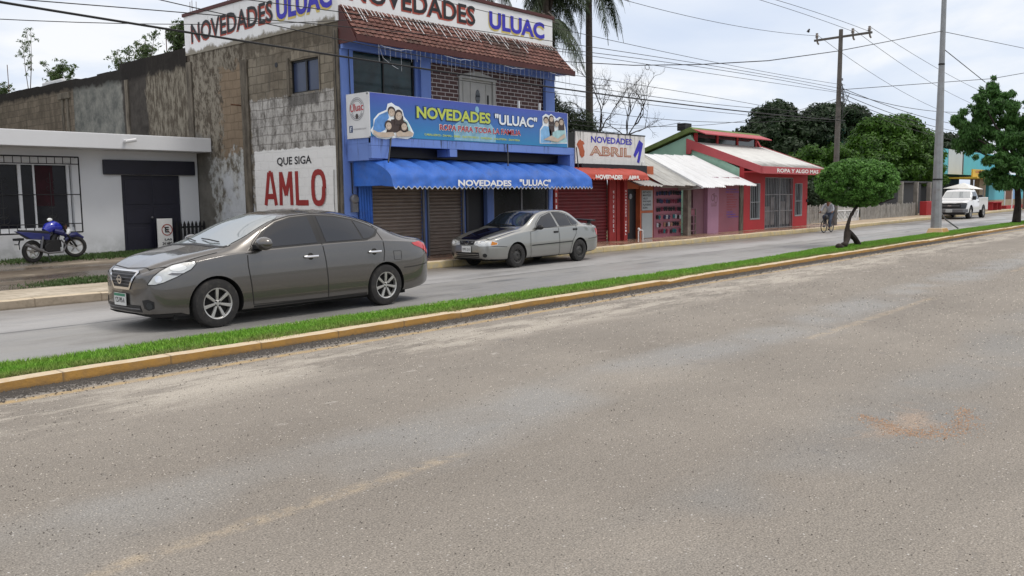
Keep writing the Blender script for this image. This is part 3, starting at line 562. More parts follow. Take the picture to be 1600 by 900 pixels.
# upper storey front
up = wall_open(S, 'upper_wall', 'shop_blue', BX+.005, 15.05, 3.0, 5.62, FR, FR+.2, [(12.78, 14.70, 3.95, 5.04)])
uw = MB().box(12.78, 14.70, FR+.05, FR+.11, 4.98, 5.04).box(12.78, 14.70, FR+.05, FR+.11, 3.95, 4.0).box(12.78, 12.83, FR+.05, FR+.11, 4.0, 4.98).box(14.65, 14.70, FR+.05, FR+.11, 4.0, 4.98).box(13.70, 13.74, FR+.05, FR+.11, 4.0, 4.98).build('window', 'iron_black', S)
BOX('pane', 'glass_teal', uw, 12.8, 14.68, FR+.08, FR+.09, 3.98, 5.0)
BOX('pillar', 'shop_blue', S, 14.80, 15.13, FR-.10, FR-.001, 3.0, 5.18); BOX('pillar', 'shop_blue', S, 19.68, RX, FR-.10, FR-.001, 3.0, 5.18); BOX('pillar', 'shop_blue', S, BX+.003, 12.75, FR-.04, FR-.001, .15, 5.14)
BOX('eave_beam', 'shop_blue', S, BX+.003, RX, FR-.12, FR-.002, 4.99, 5.16).location.z += .0
wall_open(S, 'brick_wall', 'brick_dark', 15.05, RX, 3.0, 5.62, FR+.03, FR+.2, [(16.23, 17.63, 3.0, 4.78)])
dr = MB().box(16.23, 16.33, FR-.01, FR+.1, 3.0, 4.72).box(17.53, 17.63, FR-.01, FR+.1, 3.0, 4.72).prism([(16.15, FR-.02, 4.72), (17.71, FR-.02, 4.72), (17.45, FR-.02, 4.84), (16.93, FR-.02, 4.93), (16.4, FR-.02, 4.84)], (0, .1, 0)).build('upper_door', 'door_cream', S)
b = MB().box(16.33, 17.53, FR+.04, FR+.08, 3.0, 4.72)
for a, c in ((16.40, 16.62), (17.28, 17.48), (16.68, 17.22)): b.box(a, c, FR+.025, FR+.04, 3.3, 4.64)
b.build('door_leaf', 'door_cream', dr, bevel=.008)
b = MB(); b.prism([(16.95+.09*math.cos(t*.449), FR+.02, 4.28+.20*math.sin(t*.449)) for t in range(14)], (0, .004, 0)); b.build('oval_glass', 'glass_dark', dr); BOX('handle', 'iron_black', dr, 17.32, 17.36, FR-.0, FR+.024, 4.05, 4.35)
for x_ in (17.72, 18.6): BOX('rail_post', 'white_trim', S, x_, x_+.05, FR-.75, FR-.70, 3.0, 4.18)
# balcony slab with its notched beam
BOX('balcony_slab', 'shop_blue', S, BX+.1, RX-.12, 15.03, FR-.001, 2.86, 2.99); BOX('balcony_beam', 'shop_blue', S, BX+.1, RX-.12, 15.0, 15.10, 2.80, 3.0, bevel=.008); BOX('recess_shade', 'shade_black', S, BX+.55, RX-.2, 15.45, 15.5, 2.58, 2.855)  # black sheet below the slab stands in for the shade there
BOX('beam_end', 'shop_blue', S, BX+.1, BX+.5, 15.10, FR-.002, 2.48, 2.858, bevel=.008); BOX('beam_end', 'shop_blue', S, BX+.1, BX+.62, 15.003, 15.095, 2.52, 2.798)
BOX('beam_corbel', 'shop_blue', S, 14.95, 15.2, 15.003, FR-.002, 2.62, 2.798); BOX('beam_corbel', 'shop_blue', S, RX-.32, RX-.12, 15.003, FR-.002, 2.45, 2.798)
# ground floor front
wall_open(S, 'front_wall', 'shop_blue', BX+.005, RX, 0, 3.0, FR, FR+.2, [(13.05, 14.84, .1, 2.05), (15.02, 16.26, .1, 2.05), (16.39, 17.24, .1, 2.05), (17.5, 19.93, .45, 2.05)])
BOX('shutter_box', 'shade_black', S, 12.95, 19.9, FR-.30, FR-.002, 2.1, 2.60)  # housing coloured black for the shade behind the awning
shutter('roller_shutter', 'shutter_brown', S, 13.05, 14.84, .16, 2.05, FR+.06); shutter('roller_shutter', 'shutter_brown', S, 15.02, 16.26, .16, 2.05, FR+.06)
for x_ in (13.0, 14.82, 14.98, 16.24): BOX('shutter_rail', 'metal_grey', S, x_, x_+.055, FR-.045, FR-.002, .15, 2.08)
BOX('doorway', 'shade_black', S, 16.39, 17.24, FR+.14, FR+.18, .1, 2.05); BOX('door_leaf', 'door_navy', S, 16.39, 16.47, FR-.03, FR+.12, .15, 2.05)
sg = MB().box(17.5, 19.93, FR+.04, FR+.09, .45, .52).box(17.5, 19.93, FR+.04, FR+.09, 1.98, 2.05)
for x_ in (17.5, 18.70, 19.87): sg.box(x_, x_+.06, FR+.04, FR+.09, .52, 1.98)
sg = sg.build('shop_window', 'metal_grey', S); BOX('pane', 'glass_room', sg, 17.5, 19.93, FR+.065, FR+.07, .45, 2.05)
MB().lathe([(0, 0), (.10, 0), (.11, -.03), (.11, -.08), (.08, -.11), (0, -.12)], (12.62, FR-.05, 1.62), 'y', 16).box(12.54, 12.70, FR-.13, FR-.045, 1.32, 1.56).build('electric_meter', 'metal_grey', S, smooth=True)
MB().tube([(12.60, FR-.07, 5.1), (12.62, FR-.07, 4.0), (12.56, FR-.08, 3.2)], .012, 5).tube([(12.58, FR-.07, 2.45), (12.6, FR-.07, 1.74)], .015, 5).build('cable', 'wire_black', S)
# rebar on the roof, hanging fairy lights
b = MB()
for (x_, y_) in ((12.5, 22.5), (12.6, 22.35), (12.45, 22.3), (12.5, 20.6)):
    b.tube([(x_, y_, 6.6), (x_+.01, y_, 7.05)], .008, 4)
b.box(12.43, 12.62, 22.28, 22.3, 6.85, 6.87); b.build('rebar', 'rust', S)
b = MB(); rng = random.Random(5)
for i in range(44):
    x_ = 13.0+i*.165+rng.uniform(-.03, .03); zt = 5.10-.05*math.sin(i*.5); ln = rng.choice((.2, .3, .42, .5)); b.tube([(x_, ty0-.02, zt), (x_+rng.uniform(-.02, .02), ty0-.02, zt-ln)], .0045, 3, cap=False)
b.tube([(13.0+i*.165, ty0-.02, 5.10-.05*math.sin(i*.5)-.03*abs(math.sin(i*1.3))) for i in range(44)], .006, 3)
b.tube([(13.0, ty0-.02, 5.10), (13.15, ty0, 4.8), (13.45, ty0, 4.65), (13.6, ty0, 4.6)], .006, 3)
tag(b.build('fairy_lights', 'fairy_wire', None, (16, ty0, 5.1)), 'string of white icicle lights hanging under the tiled eave', 'fairy lights')
# ================================================================= BLUE AWNING
A = thing('awning', 'bright blue canvas awning with scalloped white edge and shop name in white', 'awning', (16.4, 15, 2))
mat('board_trim', (.45, .47, .50), .6, .1, 3)
def awprof(t): return (15.80-1.34*math.sin(t*math.pi/2)**.92, 2.60-.62*(1-math.cos(t*math.pi/2))**.95 if t < 1 else 1.98)
def awning(par, m, x0, x1, yb, yf, zt, zf, drop, ribs, sag=.018, trim='board_trim', scal=.14):
    nx = int((x1-x0)/.026); ns = 14; V = []; pts = []
    for i in range(nx+1):
        x = x0+(x1-x0)*i/nx; rb = abs(math.sin(math.pi*(x-x0)/ribs)); wave = .010*math.sin(x*7.1)+.008*math.sin(x*17+1)
        row = []
        for j in range(ns+1):
            t = j/ns*math.pi/2; y = yb+(yf-yb)*math.sin(t)**1.15; z = zf+(zt-zf)*math.cos(t)**1.1; k = math.sin(2*t)*.6+.1
            row.append((x, y-(rb-.5)*sag*k*1.8+wave*.3, z+(rb-.5)*sag*k*2+wave*k))
        for q in range(1, 5):
            row.append((x, yf+.012*math.sin(x*9+q)*q*.35-.01*q, zf-drop*q/4-(.028*(math.sin(x/scal*2*math.pi)) if q == 4 else 0)))
        pts.append(row); V += row
    m_ = len(pts[0]); b = MB(); b.add(V, [(i*m_+j, (i+1)*m_+j, (i+1)*m_+j+1, i*m_+j+1) for i in range(nx) for j in range(m_-1)]); o = b.build('canvas', m, par, smooth=True)
    if trim:
        e = MB(); e.add([p for r_ in pts for p in ((r_[-1][0], r_[-1][1]-.003, r_[-1][2]+.012), (r_[-1][0], r_[-1][1]-.003, r_[-1][2]-.014))], [(2*i, 2*i+1, 2*i+3, 2*i+2) for i in range(nx)]); e.build('scalloped_trim', trim, par)
    return pts
pts = awning(A, 'canvas_blue', 12.62, 20.1, 15.78, 14.48, 2.56, 2.06, .20, .62, .045, scal=.16)
for row, nm in ((pts[0], -1), (pts[-1], 1)):
    b = MB(); prof = [Vector(p) for p in row]; low = prof[-1].z; back = Vector((prof[0].x, 15.80, low+.12)); V = []; n_ = 10; F = []
    for i, p in enumerate(prof):
        for j in range(n_+1):
            q = Vector((p.x+.02*math.sin(j*1.3+i)*(j/n_)*(1-j/n_)*2, p.y+(15.80-p.y)*j/n_, p.z)); 
            zz = p.z if i < len(prof)-1 else low+.10*j/n_+.015*math.sin(j*3)
            V.append((q.x, q.y, min(zz, 2.6)))
    F = [(i*(n_+1)+j, i*(n_+1)+j+1, (i+1)*(n_+1)+j+1, (i+1)*(n_+1)+j) for i in range(len(prof)-1) for j in range(n_)]
    b.add(V, F).build('side_flap', 'canvas_blue', A, smooth=True)
b = MB(); nx = 16; V = []
for i in range(nx+1):
    for z_ in (1.98, 1.6, 1.1, .75): V.append((12.72+.42*i/nx+.02*(2-z_), 15.78+.02*math.sin(i*2.1)*(2.3-z_), z_))
b.add(V, [(4*i+j, 4*i+4+j, 4*i+5+j, 4*i+1+j) for i in range(nx) for j in range(3)]).build('side_curtain', 'canvas_blue', A, smooth=True)
fa = lambda x0, z0: (lambda u, v: (x0+u, 14.425-.012, z0+v))
lettering(A, 'NOVEDADES', 'paint_white', fa(14.62, 1.895), 1.92, .15, .035); lettering(A, '"ULUAC"', 'paint_white', fa(16.86, 1.905), 1.28, .17, .03)
for x_ in (13.0, 17.0, 20.0):
    MB().tube([(x_+.1, 15.02, 3.02), (x_-.35, 14.62, 2.42)], .018, 6).build('support_arm', 'iron_black', A)
for x_ in (12.7, 20.0): MB().tube([(x_, 15.75, 1.98), (x_, 14.52, 1.95)], .015, 6).build('frame_bar', 'metal_grey', A)
# ================================================================= BANNER
B_ = thing('shop_banner', 'long printed blue shop banner box with family photos along the balcony', 'banner', (16, 15, 3))
bb = NB('banner_print'); x, y, z = bb.sep(); k = bb.mix(bb.ramp(z, 3.0, 3.95), (.015, .20, .42), (.055, .085, .40)); k = bb.vary(k, .9, .10, 3); bb.fin(k, .35, .5)
bx0, bx1, by, bz0, bz1 = 12.48, 19.64, 14.99, 3.005, 3.955
BOX('banner_face', 'banner_print', B_, bx0+.002, bx1, by, by+.04, bz0, bz1); BOX('side_panel', 'white_trim', B_, bx0-.02, bx0, by, 15.79, bz0, bz1); BOX('side_panel', 'white_trim', B_, bx1, bx1+.02, by, 15.79, bz0, bz1)
fr = MB().box(bx0-.02, bx1+.02, by+.0401, 15.79, bz0-.03, bz0-.001).box(bx0-.02, bx1+.02, by+.041, by+.08, bz1-.04, bz1+.012).box(bx0-.022, bx0+.02, by+.05, 15.79, bz1, bz1+.012); fr.build('frame', 'white_trim', B_)
mat('print_lime', (.52, .60, .10), .4, .03); mat('print_skin', (.52, .42, .33), .4, .15, 8); mat('print_hair', (.05, .035, .03), .4, .1); mat('print_shirt', (.22, .45, .72), .4, .25, 5); mat('print_white', (.80, .84, .86), .4, .04); mat('print_teal', (.38, .60, .62), .4, .2, 5); mat('print_red', (.45, .02, .03), .4, .03); mat('print_fade', (.22, .42, .55), .4, .3, 4)
mat('print_navy', (.02, .05, .15), .5, 0); mat('print_grey', (.3, .3, .32), .5, 0)
YF = by-.003
def T(txt, m, x0, z0, w, h, bo, dy=0, **k): lettering(B_, txt, m, lambda u, v: (x0+u, YF-.0016*dy, z0+v), w, h, bo, **k)
def blob(m, pts_, dy, nm='printed_figure', X=None):
    b = MB(); b.add([(p[0], YF-.0016*dy, p[1]) for p in pts_] if X is None else [(X-.0015*dy, p[0], p[1]) for p in pts_], [tuple(range(len(pts_)))]); return b.build(nm, m, B_)
def ell(cx, cz, rx, rz, n=18): return [(cx+rx*math.cos(6.2832*i/n), cz+rz*math.sin(6.2832*i/n)) for i in range(n)]
def figures(people, dy, base):
    """printed group portrait: (x, z, head radius, hair length, shirt material)"""
    for k_, (cx, cz, r_, hl, ms, wd) in enumerate(people):
        d0 = dy+k_*6; sh = [(cx-wd-.03, base), (cx-wd-.02, cz-r_*1.7), (cx-r_*1.2, cz-r_*1.05), (cx-r_*1.3, cz+r_*.6), (cx-r_*.6, cz+r_*1.5), (cx+r_*.6, cz+r_*1.5), (cx+r_*1.3, cz+r_*.6), (cx+r_*1.2, cz-r_*1.05), (cx+wd+.02, cz-r_*1.7), (cx+wd+.03, base)]
        blob('print_white', sh, d0); blob(ms, [(cx-wd, base+.005), (cx-wd, cz-r_*1.9), (cx-r_*.5, cz-r_*1.1), (cx+r_*.5, cz-r_*1.1), (cx+wd, cz-r_*1.9), (cx+wd, base+.005)], d0+1)
        blob('print_hair', [(cx-r_*1.05, cz-hl), (cx-r_*1.1, cz+r_*.5), (cx-r_*.5, cz+r_*1.3), (cx+r_*.5, cz+r_*1.3), (cx+r_*1.1, cz+r_*.5), (cx+r_*1.05, cz-hl)], d0+2); blob('print_skin', ell(cx, cz-.01, r_*.74, r_*1.0), d0+3)
        for s_ in (-1, 1): blob('print_hair', ell(cx+s_*r_*.3, cz+r_*.15, r_*.11, r_*.08, 8), d0+4)
        blob('print_red', ell(cx, cz-r_*.5, r_*.24, r_*.08, 8), d0+4)
def fam(pts_, f): return [f(*p) for p in pts_]
def fel(cx, cy, rx, ry, f, rot=0, n=16): return [f(cx+rx*math.cos(6.2832*i/n)*math.cos(rot)-ry*math.sin(6.2832*i/n)*math.sin(rot), cy+rx*math.cos(6.2832*i/n)*math.sin(rot)+ry*math.sin(6.2832*i/n)*math.cos(rot)) for i in range(n)]
def f1(cx, cy): return (12.40+(cx-320)*.00215, 3.94-(cy-130)*.00168+(cx-320)*.000205*.5)
def head(f, cx, cy, r_, rot, hair, d0, long=0, m='print_brown'):
    blob(m, fel(cx, cy-r_*.34, r_*1.16, r_*1.36, f, rot), d0)
    if long: blob(m, fam([(cx-r_*1.3, cy), (cx+r_*1.3, cy), (cx+r_*1.5, cy+long), (cx-r_*1.2, cy+long)], f), d0)
    blob('print_skin', fel(cx, cy+r_*.12, r_*.92, r_*1.16, f, rot), d0+2); blob('print_smile', fel(cx, cy+r_*.62, r_*.36, r_*.13, f, rot, 8), d0+3)
    for s_ in (-1, 1): blob('print_brown', fel(cx+s_*r_*.36*math.cos(rot), cy-r_*.08+s_*r_*.36*math.sin(rot), r_*.13, r_*.07, f, rot, 8), d0+3)
mat('print_brown', (.055, .035, .03), .4, .2, 12); mat('print_smile', (.68, .55, .48), .4, 0); mat('print_sky', (.10, .26, .58), .4, .3, 6)
blob('print_white', fam([(355, 615), (395, 555), (400, 470), (465, 395), (575, 345), (595, 265), (650, 248), (700, 285), (750, 300), (800, 345), (820, 430), (870, 490), (910, 560), (955, 650), (940, 700), (860, 735), (700, 715), (560, 735), (440, 715), (380, 665)], f1), 1)
blob('print_sky', fam([(385, 610), (415, 480), (480, 412), (590, 365), (610, 450), (570, 500), (550, 610), (470, 650)], f1), 3); blob('print_brown', fam([(640, 470), (700, 470), (830, 480), (880, 560), (900, 640), (560, 650), (600, 560)], f1), 3)
head(f1, 645, 375, 46, -.25, 1, 5); head(f1, 738, 420, 48, .12, 1, 9, 120); blob('print_teal', fam([(810, 480), (860, 500), (900, 580), (900, 640), (850, 620)], f1), 9)
head(f1, 592, 555, 43, 0, 1, 14); head(f1, 808, 565, 42, 0, 1, 14, 60); blob('print_skin', fam([(378, 605), (440, 640), (540, 645), (650, 640), (675, 690), (560, 712), (450, 702), (388, 660)], f1), 20); blob('print_skin', fam([(690, 650), (750, 618), (800, 650), (880, 620), (940, 660), (920, 695), (700, 702)], f1), 20)
def f2(cx, cy): return (18.42+(cx-1345)*.0059, 3.86-(cy-225)*.00395+(cx-1345)*.0003)
blob('print_white', fam([(1340, 425), (1342, 330), (1362, 300), (1362, 240), (1385, 222), (1410, 235), (1425, 222), (1450, 240), (1465, 255), (1490, 242), (1520, 258), (1535, 320), (1548, 430)], f2), 1)
blob('print_shirt', fam([(1345, 422), (1347, 335), (1372, 305), (1405, 310), (1425, 340), (1425, 422)], f2), 3); blob('print_brown', fam([(1405, 300), (1450, 300), (1450, 360), (1415, 380)], f2), 3); blob('print_teal', fam([(1430, 422), (1435, 350), (1470, 335), (1530, 335), (1545, 422)], f2), 5)
head(f2, 1386, 268, 16, -.2, 1, 7); head(f2, 1425, 258, 15, .15, 1, 9, 40); head(f2, 1500, 280, 17, -.1, 1, 11, 55); head(f2, 1464, 292, 15, 0, 1, 15); blob('print_skin', fam([(1360, 400), (1420, 372), (1470, 395), (1520, 360), (1530, 385), (1470, 418), (1400, 405)], f2), 20)
blob('print_fade', [(15.1, bz0+.02), (15.05, 3.35), (15.3, 3.5), (16.4, 3.5), (16.62, 3.3), (16.6, bz0+.02)], 1, 'faded_print'); blob('print_fade', ell(15.92, 3.80, .07, .09), 1, 'faded_print')
T('NOVEDADES', 'print_navy', 13.83, 3.455, 2.60, .315, .06, 4); T('NOVEDADES', 'print_lime', 13.86, 3.48, 2.54, .27, .034, 9)
T('"ULUAC"', 'print_navy', 16.55, 3.465, 1.75, .30, .05, 4); T('"ULUAC"', 'print_white', 16.57, 3.48, 1.70, .27, .03, 9)
T('ROPA PARA TODA LA FAMILIA', 'print_white', 14.585, 3.230, 3.01, .155, .045, 4); T('ROPA PARA TODA LA FAMILIA', 'print_red', 14.6, 3.24, 2.98, .135, .012, 9)
T('CABALLEROS - DAMAS - BEBES - ELECTRONICA - PAPELERIA - JUGUETERIA - ZAPATERIA', 'print_lime', 14.1, 3.075, 3.45, .065, .02, 4)
XB = bx0-.0225
def ring(cy, cz, r0, r1, m, dy, a0=0, a1=6.2832, nm='logo_ring'):
    b = MB(); n_ = 26
    for i in range(n_):
        a, c = a0+(a1-a0)*i/n_, a0+(a1-a0)*(i+1)/n_; b.quad(*[(XB-.0015*dy, cy-r_*math.cos(w_), cz+r_*math.sin(w_)) for r_, w_ in ((r0, a), (r1, a), (r1, c), (r0, c))])
    return b.build(nm, m, B_)
ring(15.42, 3.62, .245, .26, 'print_grey', 1); ring(15.42, 3.62, .17, .182, 'print_grey', 1, .3, 2.9); ring(15.42, 3.62, .17, .182, 'print_grey', 1, 3.4, 6.0); ring(15.42, 3.62, .20, .228, 'print_grey', 1, .5, 2.6); ring(15.42, 3.62, .20, .228, 'print_grey', 1, 3.6, 5.8)
lettering(B_, 'Uluac', 'print_red', lambda u, v: (XB-.006, 15.64-u, 3.56+v+u*.05), .45, .17, .01, 'lettering'); blob('print_hair', [(15.42+.05*math.cos(t), 3.46+.06*math.sin(t)) for t in [k_*.5 for k_ in range(12)]], 2, 'logo_ball', XB)
blob('print_navy', [(15.58, 3.11), (15.70, 3.11), (15.70, 3.26), (15.58, 3.26)], 1, 'logo_square', XB); lettering(B_, 'f', 'print_white', lambda u, v: (XB-.005, 15.665-u, 3.12+v), .05, .12, .02, 'lettering')
lettering(B_, 'NOVEDADES ULUAC', 'print_grey', lambda u, v: (XB-.003, 15.55-u, 3.16+v), .45, .035, .01, 'lettering')
# ================================================================= RED SHOP (Abril)
mat('shutter_red', (.145, .012, .016), .55, .15, 3, dirt=(.08, .03, .03), dirtamt=.5); mat('tin_grey', (.40, .40, .38), .5, .12, 2, metal=.2, dirt=(.25, .2, .15), dirtamt=.4)
mat('tin_white', (.70, .71, .72), .45, .05, 1.5, dirt=(.45, .44, .42), dirtamt=.45, stretch=(3, .5, .5)); mat('orange_paint', (.40, .10, .04), .6, .15, 4); mat('board_grey', (.33, .36, .37), .6, .05, 3); mat('wood_old', (.20, .17, .14), .9, .3, 5, bump=.4)
b = NB('abril_sign'); x, y, z = b.sep(); k = b.vary((.72, .71, .69), 1, .05); dr = b.noise(4, 6, .7, stretch=(2.5, 1, .2)); top = b.ramp(z, 3.1, 3.65, .1, 1); k = b.mix(b.math('MULTIPLY', b.ramp(dr, .5, .62), top), k, (.10, .095, .09)); b.fin(k, .7, .3)
P = thing('red_shop', 'small red clothes shop with rolled shutter, white painted roof sign and red pillars', 'shop', (22, FR, .15))
BOX('sign_wall', 'abril_sign', P, 21.2, 25.10, FR-.02, FR+.12, 2.62, 3.60, bevel=.006); BOX('sign_edge', 'iron_black', P, 21.1, 25.12, FR-.03, FR+.14, 3.60, 3.635); BOX('corner_pillar', 'abril_sign', P, 24.9, 25.10, FR-.05, FR-.021, 2.2, 2.75)
lettering(P, 'NOVEDADES', 'letter_blue', txf(22.0, 3.285, FR-.026), 2.3, .20, .025); lettering(P, 'ABRIL', 'orange_paint', txf(21.93, 2.885, FR-.026), 2.32, .30, .035)
lettering(P, 'ABRIL', 'print_skin', txf(21.97, 2.91, FR-.029), 2.24, .25, -.005)
MB().prism([(21.34, FR-.03, 3.30), (21.45, FR-.03, 3.36), (21.5, FR-.03, 3.32), (21.6, FR-.03, 3.30), (21.66, FR-.03, 3.22), (21.56, FR-.03, 3.20), (21.66, FR-.03, 3.0), (21.64, FR-.03, 2.86), (21.52, FR-.03, 2.80), (21.42, FR-.03, 2.88), (21.38, FR-.03, 3.05), (21.26, FR-.03, 3.2)], (0, .006, 0)).build('painted_dress', 'orange_paint', P)
MB().prism([(24.74, FR-.03, 3.47), (24.98, FR-.03, 3.36), (24.75, FR-.03, 2.70), (24.62, FR-.03, 2.74), (24.74, FR-.03, 3.12), (24.50, FR-.03, 2.88), (24.40, FR-.03, 2.97)], (0, .006, 0)).build('painted_trousers', 'letter_blue', P)
wall_open(P, 'wall', 'orange_paint', 20.1, 25.72, 0, 2.62, FR+.02, FR+.2, [(20.30, 23.36, .1, 2.2), (24.03, 24.82, .1, 1.85)])
BOX('roof', 'concrete_pilaster', P, 20.1, 25.1, FR+.121, 21, 2.5, 2.62); BOX('beam_shadow', 'shade_black', P, 21.2, 24.88, FR-.25, FR+.018, 2.30, 2.615); BOX('gap_shade', 'iron_black', P, 20.11, 21.19, FR+.0, FR+.15, 2.64, 3.55)  # black boxes stand in for shade under the beam and in the gap
shutter('roller_shutter', 'shutter_red', P, 20.3, 22.95, .15, 2.2, FR+.07, .10, .03)
for x_ in (20.12, 22.95, 23.38, 23.62): BOX('pillar', 'paint_red', P, x_, x_+(.17 if x_ < 22 else .38 if x_ == 22.95 else .2), FR-.06-(.12 if x_ > 23.5 else 0), FR+.018, .15, 2.3, bevel=.01)
def vert(par, txt, m, X, zt, Y, h, s=.11):   # letters stacked down a pillar
    for i, ch in enumerate(txt):
        if ch != ' ': lettering(par, ch, m, txf(X, zt-i*h/len(txt), Y), s*.8, h/len(txt)*.62, .01)
vert(P, 'NOVEDADES ABRIL', 'print_white', 23.68, 1.75, FR-.184, 1.5, .09); vert(P, 'NOVEDADES', 'print_white', 23.15, 1.7, FR-.064, 1.4, .08); vert(P, 'ABRIL', 'print_white', 20.16, 1.8, FR-.064, .9, .08)
BOX('doorway', 'shade_black', P, 24.03, 24.82, FR+.15, FR+.19, .1, 1.85); BOX('door_frame', 'orange_paint', P, 24.82, 24.9, FR-.02, FR+.015, .15, 1.9); 
BOX('price_board', 'board_grey', P, 24.95, 25.62, FR-.015, FR+.015, 1.12, 1.80); BOX('door_panel', 'board_grey', P, 24.95, 25.62, FR-.015, FR+.015, .18, 1.03)
for i, t in enumerate(('RETAZO', 'MANTELES', 'HILO', 'ENCAJES', 'PLAYERAS', 'ROPA')): lettering(P, t, 'letter_black', txf(25.0, 1.70-.105*i, FR-.018), .5 if len(t) > 4 else .3, .07, .02)
MB().lathe([(0, 0), (.09, 0), (.09, -.09), (0, -.1)], (23.98, FR-.10, 1.60), 'y', 14).build('electric_meter', 'metal_grey', P, smooth=True)
MB().tube([(24.0, FR-.1, 1.5), (24.0, FR-.1, .4)], .02, 6).build('conduit', 'orange_paint', P)
tp_ = MB().tube([(24.05, 15.45, .16), (24.05, 15.45, .46), (24.12, 15.45, .50), (24.3, 15.45, .48), (24.32, 15.45, .16)], .022, 8).sphere((24.07, 15.45, .53), .045); tag(tp_.build('water_pipe', 'pvc_white', None, (24.1, 15.45, .17), smooth=True), 'small pale water pipe loop standing on the sidewalk before the dark door', 'pipe')
A2 = thing('awning', 'plain red canvas awning lettered in white over the red shutter', 'awning', (22, 15.4, 2))
pts = awning(A2, 'canvas_red', 20.4, 23.95, 15.84, 15.02, 2.50, 2.24, .12, 1.2, .008, None)
for row in (pts[0], pts[-1]):
    b = MB(); prof = [Vector(p) for p in row]; b.add([(p.x, p.y, p.z) for p in prof]+[(prof[0].x, 15.84, prof[-1].z)], [tuple(range(len(prof)+1))]).build('side_flap', 'canvas_red', A2)
lettering(A2, 'NOVEDADES', 'paint_white', lambda u, v: (21.0+u, 14.985, 2.12+v), 1.42, .14, .05); lettering(A2, 'ABRIL', 'paint_white', lambda u, v: (22.75+u, 14.985, 2.12+v), .66, .13, .05)
# ================================================================= PINK STALL with tin roofs
mat('pink_wall', (.25, .09, .12), .7, .08, 1.2, dirt=(.28, .07, .09), dirtamt=.5); mat('pink_pale', (.36, .19, .27), .7, .06, 1.2); mat('mauve_wall', (.20, .095, .12), .7, .12, 1.5)
K = thing('pink_shop', 'narrow pink shop with painted lists on its wall under corrugated tin roofs', 'shop', (29, FR, .15))
def tin(par, m, x0, x1, P0, P1, pitch=.13, amp=.016, name='tin_roof', seed=1, ragged=.04, P0b=None, P1b=None):
    """corrugated sheets: lower edge P0=(y,z), upper edge P1=(y,z), ridges run down the slope"""
    rng = random.Random(seed); b = MB(); n = int((x1-x0)/(pitch/4)); V = []; j = 0; off = 0
    for i in range(n+1):
        x = x0+(x1-x0)*i/n; t = i/n
        if i % 26 == 0: off = rng.uniform(-ragged, ragged)
        a0 = P0 if not P0b else (P0[0]+(P0b[0]-P0[0])*t, P0[1]+(P0b[1]-P0[1])*t); a1 = P1 if not P1b else (P1[0]+(P1b[0]-P1[0])*t, P1[1]+(P1b[1]-P1[1])*t)
        w_ = amp*math.sin(2*math.pi*x/pitch)+(.035*(1-(i % 26)/26))
        dv = (a0[0]-a1[0], a0[1]-a1[1])
        for s_ in range(5):
            t_ = s_/4; k_ = 1+off/math.hypot(*dv); y = a1[0]+dv[0]*t_*(k_ if s_ == 4 else 1); z = a1[1]+dv[1]*t_*(k_ if s_ == 4 else 1)-.02*math.sin(math.pi*t_)
            V.append((x, y, z+w_))
    F = [(i*5+s_, (i+1)*5+s_, (i+1)*5+s_+1, i*5+s_+1) for i in range(n) for s_ in range(4)]
    b.add(V, F); return b.build(name, m, par)
tin(K, 'tin_white', 27.35, 32.35, (14.95, 1.88), (17.4, 3.13), .15, .02, seed=2, P1b=(18.1, 3.24), P0b=(15.25, 1.97), ragged=.07)
tin(K, 'tin_grey', 25.12, 27.5, (15.15, 1.93), (16.6, 2.72), .11, .012, seed=3, P1b=(17.4, 3.1), name='side_tin_roof')
tin(K, 'tin_grey', 23.75, 25.2, (15.10, 1.90), (15.85, 2.17), .20, .02, seed=4, ragged=.08, name='small_tin_sheet')
BOX('roof_edge', 'tin_white', K, 27.31, 27.36, 14.9, 14.95, 1.85, 1.90); MB().prism([(27.34, 14.93, 1.86), (27.34, 14.93, 1.93), (27.34, 17.4, 3.18), (27.34, 17.4, 3.11)], (.05, 0, 0)).build('roof_edge', 'tin_white', K)
MB().quad((27.36, 14.97, 1.85), (27.36, 17.4, 3.1), (27.36, 17.4, 1.8), (27.36, 15.5, 1.8)).build('gable_sheet', 'tin_grey', K)
BOX('wall', 'pink_wall', K, 25.72, 27.58, FR, FR+.15, 0, 2.3); BOX('post', 'wood_old', K, 27.62, 27.86, FR-.25, FR-.05, .15, 2.05); BOX('recess_shade', 'shade_black', K, 27.58, 28.7, FR+1.3, FR+1.4, 0, 2.6)  # black sheet in the opening paints its unlit depth
BOX('return_wall', 'mauve_wall', K, 28.62, 29.46, FR+.10, FR+.2, 0, 2.35); BOX('pale_panel', 'pink_pale', K, 29.46, 30.34, FR-.05, FR+.1, 0, 2.3); BOX('list_wall', 'pink_wall', K, 30.34, 32.1, FR-.02, FR+.1, 0, 2.3); BOX('side_post', 'concrete_pilaster', K, 32.1, 32.42, FR-.06, FR+.1, .1, 2.2)
BOX('awning_batten', 'wood_old', K, 25.2, 27.4, 15.3, 15.36, 1.88, 1.93)  # thin wooden bar under the tin roof edge
for i, (t, w_) in enumerate((('UNIFORMES', 1.0), ('PARA TODA OCASION', 1.25), ('ROPA', .55), ('MOCHILAS', .7), ('CALZADO DAMA', .9), ('MERCERIA', .8), ('REGALOS', .75), ('PAPELERIA', .85), ('TELAS', .45), ('HILOS', .5), ('ESTAMBRES', .75), ('Y MUCHO MAS', 1.0))):
    lettering(K, t, 'letter_blue' if i in (0, 1, 9, 10, 11) else 'paint_red', txf(30.95+(0.1 if i > 1 else 0), 1.80-.098*i, FR-.024), w_, .045, .01, 'painted_list')
b = MB()
